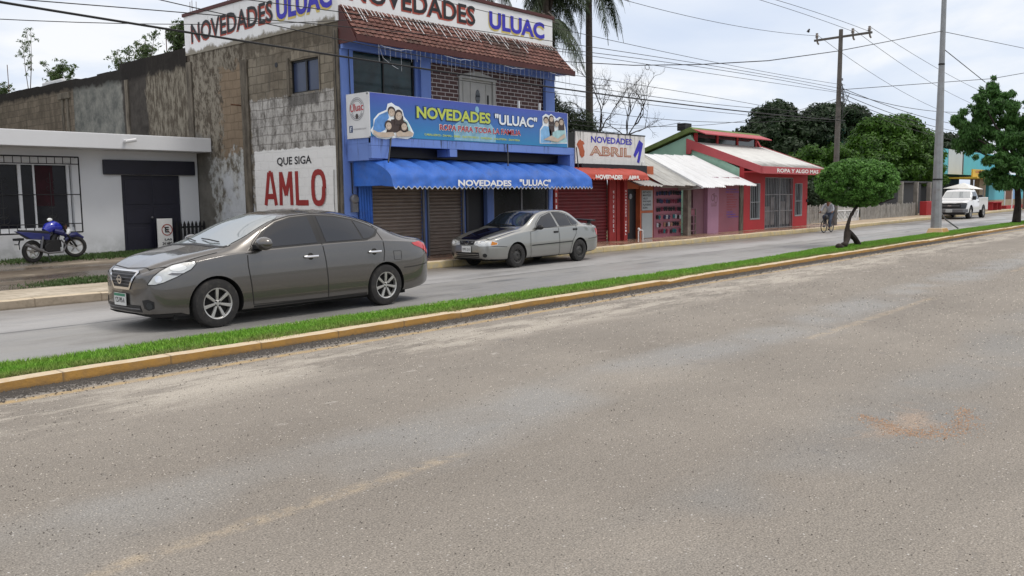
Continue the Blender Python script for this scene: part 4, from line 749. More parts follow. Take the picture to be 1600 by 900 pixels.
for cx, cz, r_ in ((29.85, 1.52, .12), (30.1, 1.45, .13), (29.95, 1.62, .06)):
    for q in range(14):
        a0, a1 = q*.4488, (q+1)*.4488; b.quad(*[(cx+rr_*math.cos(a), FR-.054, cz+rr_*1.2*math.sin(a)) for rr_, a in ((r_, a0), (r_, a1), (r_-.03, a1), (r_-.03, a0))])
b.build('painted_emblem', 'mauve_wall', K); lettering(K, 'LULU', 'mauve_wall', txf(29.75, 1.18, FR-.054), .4, .12, .03, 'painted_list')
rk = thing('display_rack', 'small wooden shelf rack in the dark doorway of the pink shop', 'rack', (28.2, 15.9, .15))
BOX('post', 'wood_old', rk, 27.98, 28.02, 15.85, 15.89, .17, 1.15); BOX('post', 'wood_old', rk, 28.55, 28.59, 15.85, 15.89, .17, 1.15)
for z_ in (.3, .55, .85, 1.12): BOX('shelf', 'mauve_wall', rk, 28.021, 28.549, 15.8, 16.1, z_, z_+.03)
BOX('box', 'pink_wall', rk, 28.05, 28.5, 15.86, 16.05, .885, 1.1)
# sandals hung in rows on the pink wall
mat('sole_black', (.012, .012, .016), .6, .2, 9); mat('sole_navy', (.02, .03, .09), .6, .2, 9); mat('sole_wine', (.16, .015, .04), .6, .2, 9); mat('sole_teal', (.02, .16, .18), .6, .2, 9); mat('sole_tan', (.33, .18, .12), .6, .2, 9); mat('sole_pale', (.45, .46, .5), .6, .2, 9)
def sandal(x, z, m):
    b = MB()
    for s_ in (-.028, .028):
        out_ = [(x+s_+.024*math.cos(t)*(1+.15*math.sin(t)), FR-.035, z+.075*math.sin(t)) for t in [q*.5236 for q in range(12)]]; b.prism(out_, (0, .02, 0))
        b.tube([(x+s_-.022, FR-.04, z), (x+s_, FR-.065, z+.03), (x+s_+.022, FR-.04, z)], .006, 4)
    return b.build('sandals', m, None, (x, FR-.04, z))
rows = [(1.70, ['sole_black', 'sole_navy']), (1.42, ['sole_black', 'sole_navy', 'sole_wine']), (1.14, ['sole_black', 'sole_wine', 'sole_black']), (.86, ['sole_black', 'sole_teal', 'sole_navy', 'sole_pale']), (.60, ['sole_black', 'sole_tan', 'sole_black', 'sole_pale']), (.36, ['sole_wine', 'sole_black', 'sole_teal', 'sole_wine'])]
nmc = {'sole_black': 'black', 'sole_navy': 'navy', 'sole_wine': 'wine red', 'sole_teal': 'teal', 'sole_tan': 'tan', 'sole_pale': 'pale grey'}
rng = random.Random(12); ordn = ['topmost', 'second', 'third', 'fourth', 'fifth', 'lowest']
cols = ['first', 'second', 'third', 'fourth', 'fifth', 'sixth', 'seventh', 'eighth', 'ninth', 'tenth', 'eleventh']
for j, (z_, ms) in enumerate(rows):
    c_ = 0
    for i in range(11):
        if rng.random() < (.08 if j < 3 else .2): continue
        m_ = rng.choice(ms); o = sandal(25.92+i*.155+rng.uniform(-.02, .02), z_+rng.uniform(-.015, .015), m_)
        tag(o, f'{nmc[m_]} sandals, {cols[c_]} from left in {ordn[j]} row on pink wall', 'sandals', 'sandals hanging on the pink wall'); c_ += 1
    tag(MB().tube([(25.85, FR-.02, z_+.10), (27.52, FR-.02, z_+.10)], .006, 4).build('hanging_rod', 'metal_grey', None, (26.7, FR-.02, z_+.1)), f'thin rod holding the {ordn[j]} row of sandals', 'rod', 'rods on the pink wall')
# ================================================================= RED AND GREEN HOUSE
mat('house_red', (.40, .028, .034), .7, .08, 1.5, dirt=(.30, .03, .03), dirtamt=.5); mat('fascia_red', (.42, .075, .085), .6, .08, 2); mat('mint_wall', (.33, .54, .43), .75, .08, 1.2, dirt=(.20, .34, .27), dirtamt=.5); mat('roof_moss', (.13, .18, .055), .8, .25, 3)
b = NB('roof_white'); x, y, z = b.sep(); k = b.vary((.62, .62, .60), 1.5, .08); k = b.mix(b.math('MULTIPLY', b.ramp(b.math('ADD', y, b.ramp(b.noise(1.6, 6, .7), .3, .7, -.3, .3)), 15.25, 15.75, 1, 0), .9), k, (.16, .15, .14)); k = b.mix(b.ramp(b.noise(2, 8, .7), .55, .7, 0, .4), k, (.3, .29, .27)); b.fin(k, .8, .3)
H = thing('red_house', 'red and mint green shop house with sloping white roof, clerestory and lettered red fascia', 'house', (35.8, FR, .15))
HX0, HX1 = 32.55, 39.0
wall_open(H, 'front_wall', 'house_red', HX0, HX1, 0, 2.75, FR, FR+.2, [(33.13, 34.02, .62, 2.06), (34.52, 37.40, .16, 2.34), (37.60, 38.38, .66, 2.08)])
MB().prism([(HX0, FR+.201, 0), (HX0, FR+.201, 2.68), (HX0, 18.0, 3.55), (HX0, 18.35, 4.15), (HX0, 21.2, 3.2), (HX0, 21.2, 0)], (.18, 0, 0)).build('side_wall', 'mint_wall', H)
MB().prism([(HX1-.18, FR+.201, 0), (HX1-.18, FR+.201, 2.68), (HX1-.18, 18.0, 3.55), (HX1-.18, 18.35, 4.15), (HX1-.18, 21.2, 3.2), (HX1-.18, 21.2, 0)], (.18, 0, 0)).build('side_wall', 'house_red', H)
ry = lambda y: 2.72+(y-15.1)*(3.82-2.72)/3.0
MB().prism([(HX0-.06, 15.14, ry(15.14)-.06), (HX0-.06, 15.14, ry(15.14)), (HX0-.06, 18.2, ry(18.2)), (HX0-.06, 18.2, ry(18.2)-.06)], (HX1-HX0+.2, 0, 0)).build('front_roof', 'roof_white', H)
BOX('fascia', 'fascia_red', H, HX0-.08, HX1+.2, 15.04, 15.13, 2.44, 2.73, bevel=.006)
for X_ in (HX0-.09, HX1+.13): MB().prism([(X_, 15.131, 2.44), (X_, 15.131, 2.74), (X_, 18.5, ry(18.5)+.03), (X_, 18.5, 3.34), (X_, 18.3, 3.34), (X_, 18.25, 3.52)], (.08, 0, 0)).build('bargeboard', 'fascia_red', H)
BOX('soffit', 'house_red', H, HX0, HX1+.1, 15.131, FR-.001, 2.50, 2.56)
lettering(H, 'ROPA Y ALGO MAS', 'paint_white', txf(33.75, 2.50, 15.034), 4.3, .16, .025)
cl = MB()
for x_ in (HX0+.1, 34.5, 36.4, 38.3): cl.box(x_, x_+.16, 18.15, 18.25, 3.75, 4.22)
cl.box(HX0+.1, 38.46, 18.14, 18.26, 3.72, 3.78).build('clerestory_frame', 'house_red', H); BOX('clerestory_glass', 'glass_dark', H, HX0+.15, 38.4, 18.19, 18.22, 3.75, 4.25)
MB().prism([(HX0-.1, 17.6, 4.12), (HX0-.1, 17.6, 4.16), (HX0-.1, 18.35, 4.44), (HX0-.1, 18.35, 4.40)], (6.4, 0, 0)).build('clerestory_roof', 'fascia_red', H)
for i in range(22): pass
MB().prism([(HX0-.14, 17.9, 4.20), (HX0-.14, 18.3, 4.46), (HX0-.14, 21.6, 3.32), (HX0-.14, 21.6, 3.14), (HX0-.14, 18.3, 4.26)], (6.5, 0, 0)).build('rear_roof', 'roof_moss', H)
BOX('roof_tank', 'iron_black', H, HX0+.0, HX0+.55, 18.6, 19.0, 4.35, 4.66, bevel=.02)
def grille(par, name, x0, x1, z0, z1, y, step, m='pvc_white', r_=.012, mids=()):
    b = MB(); n = round((x1-x0)/step)
    for i in range(n+1): x_ = x0+(x1-x0)*i/n; b.tube([(x_, y, z0), (x_, y, z1)], r_, 5)
    for z_ in (z0, z1)+tuple(mids): b.tube([(x0, y, z_), (x1, y, z_)], r_*1.3, 5)
    return b.build(name, m, par)
for a, c, z0_, z1_ in ((33.13, 34.02, .62, 2.06), (37.60, 38.38, .66, 2.08)):
    q = MB().box(a, a+.06, FR-.01, FR+.08, z0_, z1_).box(c-.06, c, FR-.01, FR+.08, z0_, z1_).box(a, c, FR-.02, FR+.08, z0_-.04, z0_+.02).build('window', 'board_grey', H); BOX('pane', 'glass_room', q, a, c, FR+.1, FR+.11, z0_, z1_); grille(H, 'window_bars', a+.02, c-.02, z0_, z1_, FR-.02, .17, 'board_grey', .012, (1.3,))
BOX('doorway', 'glass_room', H, 34.52, 37.40, FR+.12, FR+.15, .16, 2.34); grille(H, 'gate_bars', 34.55, 37.37, .18, 2.32, FR+.01, .155, 'steel_galv', .013, (.9, 1.6)); BOX('gate_post', 'steel_galv', H, 35.93, 35.99, FR-.02, FR+.03, .16, 2.33)
mat('goods', (.20, .18, .17), .8, .5, 3)
for x_, w_, z_ in ((34.7, .5, 1.1), (35.3, .4, 1.5), (36.2, .55, 1.3), (36.9, .35, 1.6)): MB().box(x_, x_+w_, FR+.09, FR+.115, .3, z_).build('clothes_on_display', 'goods', H)
BOX('stop_tap', 'iron_black', H, HX1-.12, HX1-.02, FR-.06, FR-.001, 1.25, 1.37)
# ================================================================= WHITE PICKET FENCE beyond
mat('picket_white', (.31, .30, .28), .85, .18, 3, dirt=(.17, .15, .13), dirtamt=.6); mat('block_old', (.26, .25, .22), .9, .2, 3)
def pickets(label, x0, x1, y, z0, h, seed, m='picket_white', step=.15):
    f_ = thing('picket_fence', label, 'fence', ((x0+x1)/2, y, z0)); rng = random.Random(seed); x_ = x0
    while x_ < x1:
        w_ = rng.uniform(.09, .13); hh = h*rng.uniform(.9, 1.07); ln = rng.uniform(-.03, .03); b = MB()
        b.hexa([(x_, y, z0), (x_+w_, y, z0), (x_+w_, y+.02, z0), (x_, y+.02, z0)], [(x_+ln, y, z0+hh), (x_+w_*.8+ln, y, z0+hh), (x_+w_*.8+ln, y+.02, z0+hh), (x_+ln, y+.02, z0+hh)]); b.build('picket', m, f_); x_ += step*rng.uniform(.85, 1.25)
    for z_ in (.25, .75): BOX('rail', 'wood_old', f_, x0, x1, y+.025, y+.06, z0+h*z_, z0+h*z_+.05)
    return f_
pickets('weathered white picket fence between the red house and the cyclist', 39.4, 43.4, 16.7, .12, .92, 1)
pickets('long grey-white picket fence right of the white gate', 48.4, 58.2, 16.7, .12, .86, 2)
gt = thing('white_gate', 'white iron gate with slanted lower bars in the picket fence', 'gate', (45.5, 16.7, .12))
b = MB()
for i in range(26): x_ = 43.95+i*.16; b.tube([(x_, 16.7, .72), (x_, 16.7, 1.22)], .018, 5)
b.build('upper_bars', 'pvc_white', gt); b = MB()
for i in range(20): x_ = 43.95+i*.2; b.tube([(x_, 16.7, .15), (min(x_+.45, 48), 16.7, .70)], .018, 5)
b.build('slanted_bars', 'pvc_white', gt); b = MB()
for z_ in (.14, .71, 1.22): b.tube([(43.9, 16.7, z_), (48.0, 16.7, z_)], .03, 6)
for x_ in (43.9, 46, 48.0): b.tube([(x_, 16.7, .12), (x_, 16.7, 1.25)], .035, 6)
b.build('frame', 'pvc_white', gt)
tag(MB().tube([(43.6, 16.5, .1), (43.6, 16.5, 1.45)], .12, 8).build('gate_post', 'wood_old', None, (43.6, 16.5, .1)), 'brown wooden gate post right behind the cyclist', 'post')
st = thing('food_stall', 'open stall with pale posts, red counter and shade-dark back under the bright green tree', 'stall', (60, 17, .15))
BOX('counter', 'house_red', st, 58.8, 63.5, 16.2, 16.6, .1, 1.05, bevel=.02); BOX('back', 'shade_black', st, 56, 66, 18.6, 18.8, 0, 2.3); BOX('roof', 'iron_black', st, 56, 66, 17.2, 19, 2.25, 2.35)  # black back and roof carry the shade under the tree as colour
for x_ in (56.5, 59.6, 62.5): BOX('post', 'block_old', st, x_, x_+.25, 17.0, 17.25, .1, 2.3)
# ================================================================= TEAL BUILDING at the end of the street
mat('teal_wall', (.10, .44, .52), .7, .06, .6); mat('teal_band', (.50, .56, .58), .7, .05, 1); mat('ochre', (.60, .40, .05), .6, .1, 1); mat('stone_tan', (.33, .28, .20), .85, .15, 1.5)
Tb = thing('teal_building', 'turquoise two storey building with pale stripe and yellow sign at the street end', 'building', (85, 19, 0))
BOX('upper_wall', 'teal_wall', Tb, 69.5, 96, 19, 30, 3.05, 5.0); BOX('pale_stripe', 'teal_band', Tb, 74.3, 78.8, 18.96, 18.999, 3.05, 5.0)
wall_open(Tb, 'lower_wall', 'teal_wall', 83.5, 120, .9, 3.2, 18.0, 18.3, [(89.6, 92.4, .95, 2.35)]); BOX('base_course', 'stone_tan', Tb, 83.5, 120, 17.96, 18.3, -.1, .9); BOX('pilaster', 'stone_tan', Tb, 79.7, 81.9, 17.9, 18.3, 0, 2.65); BOX('back_wall', 'shade_black', Tb, 68, 84, 20.5, 20.7, 0, 3)
BOX('canopy', 'ochre', Tb, 74, 86, 16.8, 19, 2.66, 2.78); BOX('sign', 'ochre', Tb, 75.2, 79.6, 17.4, 17.5, 2.80, 3.4); BOX('sign', 'teal_band', Tb, 79.65, 86, 17.4, 17.5, 2.80, 3.35)
lettering(Tb, 'COCINA', 'letter_shadow_red', txf(76, 3.12, 17.39), 2.6, .18, .03); lettering(Tb, 'LA LUPITA', 'letter_blue', txf(80.2, 2.98, 17.39), 4.4, .24, .03); 
fr2 = MB().box(89.3, 89.6, 17.93, 18.0, .3, 2.5).box(92.4, 92.7, 17.93, 18.0, .3, 2.5).box(89.3, 92.7, 17.93, 18.0, 2.35, 2.6).build('door', 'teal_band', Tb); BOX('door_leaf', 'rust', fr2, 89.6, 92.4, 17.97, 18.15, .2, 2.35)
BOX('red_step', 'house_red', Tb, 82, 120, 16.3, 16.9, .1, .42)
tn = thing('market_tent', 'white canvas tent roof above the pickup truck', 'tent', (71, 17, .15)); MB().add([(69.5, 16.2, 1.85), (72.6, 16.0, 1.80), (73, 18, 1.85), (70, 18.2, 1.9), (71, 17.0, 2.3)], [(0, 1, 4), (1, 2, 4), (2, 3, 4), (3, 0, 4)]).build('canopy', 'paint_white', tn)
for x_, y_ in ((69.6, 16.2), (72.5, 16.0), (72.9, 17.9), (70.1, 18.1)): MB().tube([(x_, y_, .15), (x_, y_, 1.85)], .03, 5).build('pole', 'metal_grey', tn)
sb = thing('easel_sign', 'small blue and white sidewalk sign before the turquoise wall', 'sign', (82, 16, .15)); mat('sign_blue', (.16, .32, .55), .5, .1, 3)
BOX('panel', 'sign_blue', sb, 80.6, 82.0, 15.6, 15.66, 1.0, 2.0); BOX('leg', 'pvc_white', sb, 80.5, 80.6, 15.6, 15.66, .15, 2.05); BOX('leg', 'pvc_white', sb, 82.0, 82.1, 15.6, 15.66, .15, 2.05)
tg = thing('red_bench', 'low red metal bench on the far sidewalk beside the turquoise building', 'bench', (77, 16, .15)); BOX('seat', 'house_red', tg, 75.4, 78.6, 15.9, 16.4, .75, .82)
for x_ in (75.5, 77, 78.4): BOX('leg', 'house_red', tg, x_, x_+.08, 15.95, 16.3, .15, .75)
def pole(name, label, x, y, z0, h, r0, r1, m, tilt=(0, 0)):
    t_ = thing(name, label, 'pole', (x, y, z0)); MB().tube([(x, y, z0), (x+tilt[0]*.5, y+tilt[1]*.5, z0+h/2), (x+tilt[0], y+tilt[1], z0+h)], [r0, (r0+r1)/2, r1], 12).build('shaft', m, t_, smooth=True); return t_
pole('street_pole', 'dark wooden pole in front of the turquoise wall', 84.5, 15.4, .1, 3.6, .2, .17, 'wood_old'); pole('street_pole', 'thin dark pole right of the nearer street tree', 97, 15.4, .1, 3.5, .18, .16, 'wood_old')
pole('roof_mast', 'thin grey mast rising before the pale stripe of the turquoise building', 75.5, 18.2, 3.0, 1.7, .05, .05, 'metal_grey')
# ================================================================= POLES AND WIRES
mat('pole_wood', (.12, .11, .10), .85, .25, 3, dirt=(.09, .075, .065), dirtamt=.6); mat('insulator', (.25, .22, .2), .3, .1)
up_ = thing('utility_pole', 'tall weathered utility pole with wooden crossarm and insulators behind the clipped tree', 'utility pole', (39.75, 14.9, .1))
MB().tube([(39.7, 14.9, .1), (39.85, 14.9, 4.5), (39.95, 14.9, 9.0)], [.135, .12, .09], 12).build('shaft', 'pole_wood', up_, smooth=True)
MB().hexa([(39.85, 13.5, 8.64), (39.94, 13.5, 8.64), (39.94, 16.1, 8.60), (39.85, 16.1, 8.60)], [(39.85, 13.5, 8.73), (39.94, 13.5, 8.73), (39.94, 16.1, 8.69), (39.85, 16.1, 8.69)]).build('crossarm', 'pole_wood', up_)
for y_ in (13.62, 14.35, 15.98):
    MB().lathe([(0, 0), (.05, 0), (.05, .06), (.09, .07), (.05, .11), (.085, .13), (.05, .17), (.06, .24), (0, .26)], (39.89, y_, 8.72), 'z', 10).tube([(39.9, y_, 8.7), (39.98, y_, 8.55), (40.1, y_, 8.5)], .04, 6).build('insulator', 'insulator', up_)
for z_ in (5.95, 6.25, 6.5, 6.75):
    MB().box(39.72, 39.82, 14.70, 14.76, z_-.05, z_+.05).build('wire_clamp', 'metal_grey', up_)
b = MB(); rng = random.Random(3)
for i in range(9): b.tube([(39.8, 14.75, 6.2+rng.uniform(-.6, .4)), (40.1+rng.uniform(0, .5), 14.7+rng.uniform(-.2, .2), 5.9+rng.uniform(-.5, .5)), (39.85, 14.7, 5.5+rng.uniform(-.8, .6))], .012, 4)
b.build('cable_bundle', 'wire_black', up_)
LP = thing('lamp_post', 'tall grey steel lamp post on a yellow concrete foot in the grass median', 'lamp post', (35.7, 9.4, .07))
MB().tube([(35.65, 9.45, .25), (35.58, 9.45, 6.6), (35.55, 9.45, 13)], [.20, .105, .06], 8).build('shaft', 'steel_galv', LP); MB().hexa([(35.15, 9.05, .04), (36.15, 9.05, .04), (36.15, 9.68, .04), (35.15, 9.68, .04)], [(35.3, 9.15, .25), (36.0, 9.15, .25), (36.0, 9.62, .25), (35.3, 9.62, .25)]).build('concrete_foot', 'kerb_yellow', LP, bevel=.02)
for z_ in (2.1, 6.4): MB().lathe([(.205-.0148*z_, -.03), (.215-.0148*z_, 0), (.205-.0148*z_, .03)], (35.63-.01*z_, 9.45, z_), 'z', 12).build('strap', 'iron_black', LP)
MB().tube([(35.75, 9.4, .95), (36.2, 9.25, .55), (36.8, 8.95, .2)], .03, 6).build('conduit', 'metal_grey', LP)
MB().tube([(35.53, 9.4, 12.8), (35.5, 7.8, 13.3), (35.5, 6.5, 13.4)], .04, 6).build('arm', 'steel_galv', LP); MB().sphere((35.5, 6.2, 13.35), (.15, .4, .08)).build('lamp_head', 'steel_galv', LP)
def wire(label, pts_, r_=.009, m='wire_black', sag=0, group='overhead wires along the street'):
    p = [Vector(q) for q in pts_]
    if len(p) == 2:
        n_ = 24; p = [p[0].lerp(p[1], i/n_)-Vector((0, 0, sag*4*(i/n_)*(1-i/n_))) for i in range(n_+1)]
    tag(MB().tube(p, r_, 5, cap=False).build('overhead_wire', m, None, tuple(p[0])), label, 'wire', group)
def wfit(label, c, x0, x1, y0, y1=None, r_=.009):
    y1 = y0 if y1 is None else y1; n_ = 30
    wire(label, [(x0+(x1-x0)*i/n_, y0+(y1-y0)*i/n_, np.polyval(c, x0+(x1-x0)*i/n_)) for i in range(n_+1)], r_)
wfit('thin high wire running to the far end of the crossarm', [.00309, -.13876, 9.47], 4, 39.9, 15.98); wfit('thin high wire running to the middle insulator of the crossarm', [-.00154, .12093, 6.46], 4, 39.9, 14.5, 14.35); wfit('thin high wire running to the near end of the crossarm', [-.00186, .14807, 5.79], 4, 39.9, 13.8, 13.62)
wfit('wire crossing the front letters of the white roof sign', [.0009, -.03539, 6.47], -12, 39.8, 14.6, r_=.008); wfit('wire crossing the lower edge of the front roof sign', [-.00056, .05806, 4.87], -12, 39.8, 14.6); wfit('wire passing just over the tiled eave of the blue shop', [-.00109, .09037, 4.28], -12, 39.8, 14.6)
wfit('thin wire crossing above the side window of the blue shop', [.0, .028, 5.0], 17, 39.8, 14.6, r_=.008); wfit('thin wire under the eave ending at the dark tree', [-.0008, .04156, 4.45], 16, 39.8, 14.6, r_=.008); wfit('thin wire sagging across the dark upstairs window', [.00188, -.08266, 5.6], -6, 36, 14.6, r_=.009)
wfit('thickest black cable sagging across the whole street front', [.00072, -.0247, 4.74], -14, 39.8, 14.55, r_=.021); wfit('thin wire just beneath the thickest cable', [.0008, -.027, 4.62], 14, 39.8, 14.55, r_=.008); wfit('faint level wire crossing the left end of the side roof sign', [.00748, .01691, 4.118], -8, 12.2, 14.6, r_=.007)
wire('wire climbing from the utility pole towards the camera side lamp post', [(20.08, 15.86, 5.55), (19.2, 12.5, 4.97), (19.9, 11.0, 4.90), (20.66, 9.5, 4.91), (25.3, 9.5, 5.69), (35.55, 9.45, 7.62)], .012); wire('wire leaving the lamp post towards the right edge', [(35.55, 9.45, 7.6), (50, 9.5, 8.72), (60, 9.5, 9.6)], .012)
wire('service wire crossing the street from the utility pole to the right', [(39.85, 14.7, 6.3), (46, 10, 6.9), (52, 5, 8.2)], .014, sag=.2); wire('slack wire between utility pole and the street tree', [(39.85, 14.9, 6.3), (78, 14.9, 8.6)], .015, sag=.9)
for k_, (za, zb_, lb) in enumerate(((6.4, 7.6, 'upper of the bundled wires right of the utility pole'), (6.15, 6.9, 'second of the bundled wires right of the utility pole'), (5.95, 6.6, 'third of the bundled wires right of the utility pole'), (5.75, 6.1, 'lowest of the bundled wires right of the utility pole'))):
    wire(lb, [(39.85, 14.8, za), (88, 14.8, zb_)], .015, sag=1.1)
wire('high wire descending right from the near end of the crossarm', [(39.9, 13.62, 8.95), (92, 14.2, 8.3)], .010, sag=.8); wire('high wire descending right from the middle of the crossarm', [(39.9, 14.35, 8.95), (92, 15, 8.3)], .010, sag=1.4); wire('high wire descending right from the far end of the crossarm', [(39.9, 15.98, 8.9), (92, 16.4, 8.0)], .010, sag=1.7)
wire('guy wire slanting from the lamp post down to the street tree', [(35.6, 9.45, 7.0), (42.3, 9.45, 6.35)], .016)
wire('wire slanting down behind the bare tree towards the mint green gable', [(22, 20, 4.75), (38, 22, 5.2)], .012, sag=.5); wire('lower wire running behind the bare tree', [(24, 20, 4.6), (39.8, 15, 5.9)], .010, sag=.8); wire('wire from the utility pole sagging over the white roof', [(39.8, 14.8, 5.1), (26, 24, 6.0)], .011, sag=.7)
tag(MB().tube([(23.2+.12*math.cos(t), 14.6, 5.56+.08*math.sin(t)) for t in [k_*.5236 for k_ in range(13)]], .009, 4).build('wire_loop', 'wire_black', None, (23.2, 14.6, 5.56)), 'small loop of wire hanging on the overhead line right of the palm', 'wire loop')
# ================================================================= VEGETATION
bd = MB().sphere((38.9, 15.98, 8.93), (.09, .05, .07)).sphere((38.98, 15.98, 9.01), .04).prism([(38.82, 15.97, 8.93), (38.71, 15.97, 8.87), (38.71, 15.97, 8.90)], (0, .02, 0))
tag(bd.build('bird', 'iron_black', None, (38.9, 15.98, 8.88), smooth=True), 'tiny dark bird perched on the high wire left of the crossarm', 'bird')
def leafmat(name, dark, light, rough=.55):
    b = NB(name); isl = b.n('ShaderNodeNewGeometry').outputs['Random Per Island']; k = b.mix(isl, dark, light); cl_ = b.ramp(b.noise(.9, 3, .5), .38, .62)
    k = b.mix(b.math('MULTIPLY', cl_, .5), k, light); b.fin(k, rough, .35)
    tr = b.n('ShaderNodeBsdfTranslucent'); b.set(tr.inputs[0], k); mx = b.n('ShaderNodeMixShader'); mx.inputs[0].default_value = .28
    o = b.t.nodes['Material Output']; b.t.links.new(b.b.outputs[0], mx.inputs[1]); b.t.links.new(tr.outputs[0], mx.inputs[2]); b.t.links.new(mx.outputs[0], o.inputs[0]); return b.m
leafmat('leaf_topiary', (.018, .06, .010), (.15, .34, .06)); leafmat('leaf_dark', (.012, .028, .010), (.035, .065, .025)); leafmat('leaf_bright', (.014, .048, .006), (.075, .175, .014)); leafmat('leaf_mango', (.018, .055, .012), (.085, .21, .045))
leafmat('leaf_palm', (.018, .032, .012), (.045, .07, .028)); leafmat('leaf_weed', (.03, .06, .015), (.10, .15, .05)); leafmat('leaf_conifer', (.012, .025, .010), (.035, .055, .02))
mat('bark_dark', (.030, .022, .018), .9, .35, 8, bump=.8, bscale=25); mat('bark_palm', (.075, .06, .05), .9, .2, 5, bump=.6, stretch=(1, 1, 3)); mat('bark_grey', (.15, .125, .10), .9, .25, 6, bump=.6)
def leaves(parent, m, clumps, n, size, seed, droop=.3, shell=.55, name='crown', aspect=2.2, org=None, gap=0):
    """leaf quads spread through the outer part of each ellipsoidal clump"""
    rng = np.random.default_rng(seed); C = np.array([c for c, r in clumps], float); Rr = np.array([r if hasattr(r, '__len__') else (r, r, r) for c, r in clumps], float)
    wt = Rr.prod(1)**(2/3); idx = rng.choice(len(clumps), n, p=wt/wt.sum()); d = rng.normal(size=(n, 3)); d /= np.linalg.norm(d, axis=1)[:, None]
    rad = shell+(1.06-shell)*rng.random(n)**.6; rad *= 1+.10*np.sin(d[:, 0]*7+idx)*np.sin(d[:, 1]*6+idx*2)
    P = C[idx]+d*rad[:, None]*Rr[idx]
    if gap:
        f_ = gap; g_ = np.sin(P[:, 0]*f_+1)*np.sin(P[:, 1]*f_+2)*np.sin(P[:, 2]*f_*1.2)+.6*np.sin(P[:, 0]*f_*2.3)*np.sin(P[:, 1]*f_*2.1+1)*np.sin(P[:, 2]*f_*2.4+2); k_ = g_ < .16+.15*rng.random(n); P = P[k_]; d = d[k_]; n = len(P)
    nrm = d+rng.normal(0, .55, (n, 3)); nrm[:, 2] += .35; nrm /= np.linalg.norm(nrm, axis=1)[:, None]
    t = np.cross(nrm, rng.normal(size=(n, 3))); t[:, 2] -= droop; t -= nrm*(t*nrm).sum(1)[:, None]; t /= np.linalg.norm(t, axis=1)[:, None]; u = np.cross(nrm, t)
    s = size*rng.uniform(.6, 1.3, n)[:, None]; V = np.zeros((n, 4, 3)); V[:, 0] = P-t*s; V[:, 1] = P+u*s/aspect; V[:, 2] = P+t*s; V[:, 3] = P-u*s/aspect
    return raw(name, V.reshape(-1, 3), np.arange(4*n).reshape(-1, 4), m, parent)
def limbs(parent, m, base, tops, r0, seed, name='trunk', wob=.25):
    rng = random.Random(seed); b = MB(); base = Vector(base)
    for tpt, fork, r in tops:
        tpt = Vector(tpt); f = Vector(fork) if fork else base; p = [f]; n_ = 5
        for i in range(1, n_): q = f.lerp(tpt, i/n_); q += Vector((rng.uniform(-wob, wob), rng.uniform(-wob, wob), rng.uniform(-wob, wob)*.5))*(tpt-f).length*.12; p.append(q)
        p.append(tpt); b.tube(p, [r*(1-.75*i/n_) for i in range(n_+1)], 8)
    return b.build(name, m, parent, smooth=True)
def tree(name, label, base, fork_z, tr, clumps, m, n, size, seed, bark='bark_dark', cat='tree', **k):
    t = thing(name, label, cat, base); bx_, by_, bz_ = base; fk = (bx_+.1, by_, fork_z); b = MB(); b.tube([base, (bx_+.05, by_, (bz_+fork_z)/2), fk], [tr*1.25, tr, tr*.85], 10).build('trunk', bark, t, smooth=True)
    limbs(t, bark, fk, [(c, fk, tr*.55) for c, r in clumps[:9]], tr, seed, 'limbs'); leaves(t, m, clumps, n, size, seed, **k); return t
def dome(cx, cy, cz, rx, ry, rz, k, r, seed, zmin=-.3):   # clumps over an uneven dome
    rng = random.Random(seed); o = []
    for i in range(k):
        a = rng.uniform(0, 6.283); e_ = rng.uniform(zmin, 1); q = math.sqrt(max(0, 1-e_*e_)); s_ = rng.uniform(.62, .95); rr_ = r*rng.uniform(.7, 1.25)
        o.append(((cx+rx*q*math.cos(a)*s_, cy+ry*q*math.sin(a)*s_, cz+rz*e_*s_), (rr_, rr_, rr_*.75)))
    return o
# clipped tree on the median
t = thing('clipped_tree', 'small tree clipped to a dense dome on a crooked leaning trunk in the grass median', 'tree', (25.7, 9.05, .13))
cx, cy = 26.3, 9.2
rg = random.Random(8); tc_ = []
for i in range(640):
    v = Vector((rg.gauss(0, 1), rg.gauss(0, 1), rg.gauss(.15, 1))).normalized(); q = rg.uniform(.92, 1.0) if i < 540 else rg.uniform(.5, .85); h_ = math.hypot(v.x, v.y)
    if v.z > 0: q *= ((h_**6+v.z**6)**(-1/6))*.30+.70
    q *= 1+.03*math.sin(v.x*5+1)*math.sin(v.y*6)+.025*math.sin(v.z*8+v.x*4); r_ = rg.uniform(.07, .125)
    tc_.append(((cx+1.09*v.x*q, cy+1.09*v.y*q, 1.86+(.72 if v.z > 0 else .64)*v.z*q), (r_*1.1, r_*1.1, r_*.8)))
for i in range(26):
    v = Vector((rg.gauss(0, 1), rg.gauss(0, 1), abs(rg.gauss(.1, .8)))).normalized(); tc_.append(((cx+1.2*v.x, cy+1.2*v.y, 1.86+.80*v.z), (.05, .05, .06)))
leaves(t, 'leaf_topiary', tc_, 60000, .035, 3, shell=.35, aspect=1.9, droop=.2)
b = MB(); b.tube([(26.15, 9.05, .05), (25.95, 9.1, .27), (25.55, 9.1, .42), (25.28, 9.1, .55), (25.35, 9.1, .72), (25.5, 9.1, .92), (25.85, 9.1, 1.14), (26.15, 9.1, 1.26), (26.3, 9.1, 1.4)], [.09, .08, .095, .075, .052, .047, .045, .043, .035], 10)
b.tube([(25.33, 9.1, .50), (25.15, 9.05, .30), (24.95, 9.0, .18), (24.7, 8.95, .13), (24.3, 8.9, .08)], [.10, .095, .07, .06, .03], 8).sphere((24.62, 8.93, .16), (.11, .10, .08)).sphere((24.15, 8.9, .13), (.12, .1, .09))
b.build('trunk', 'bark_dark', t, smooth=True)
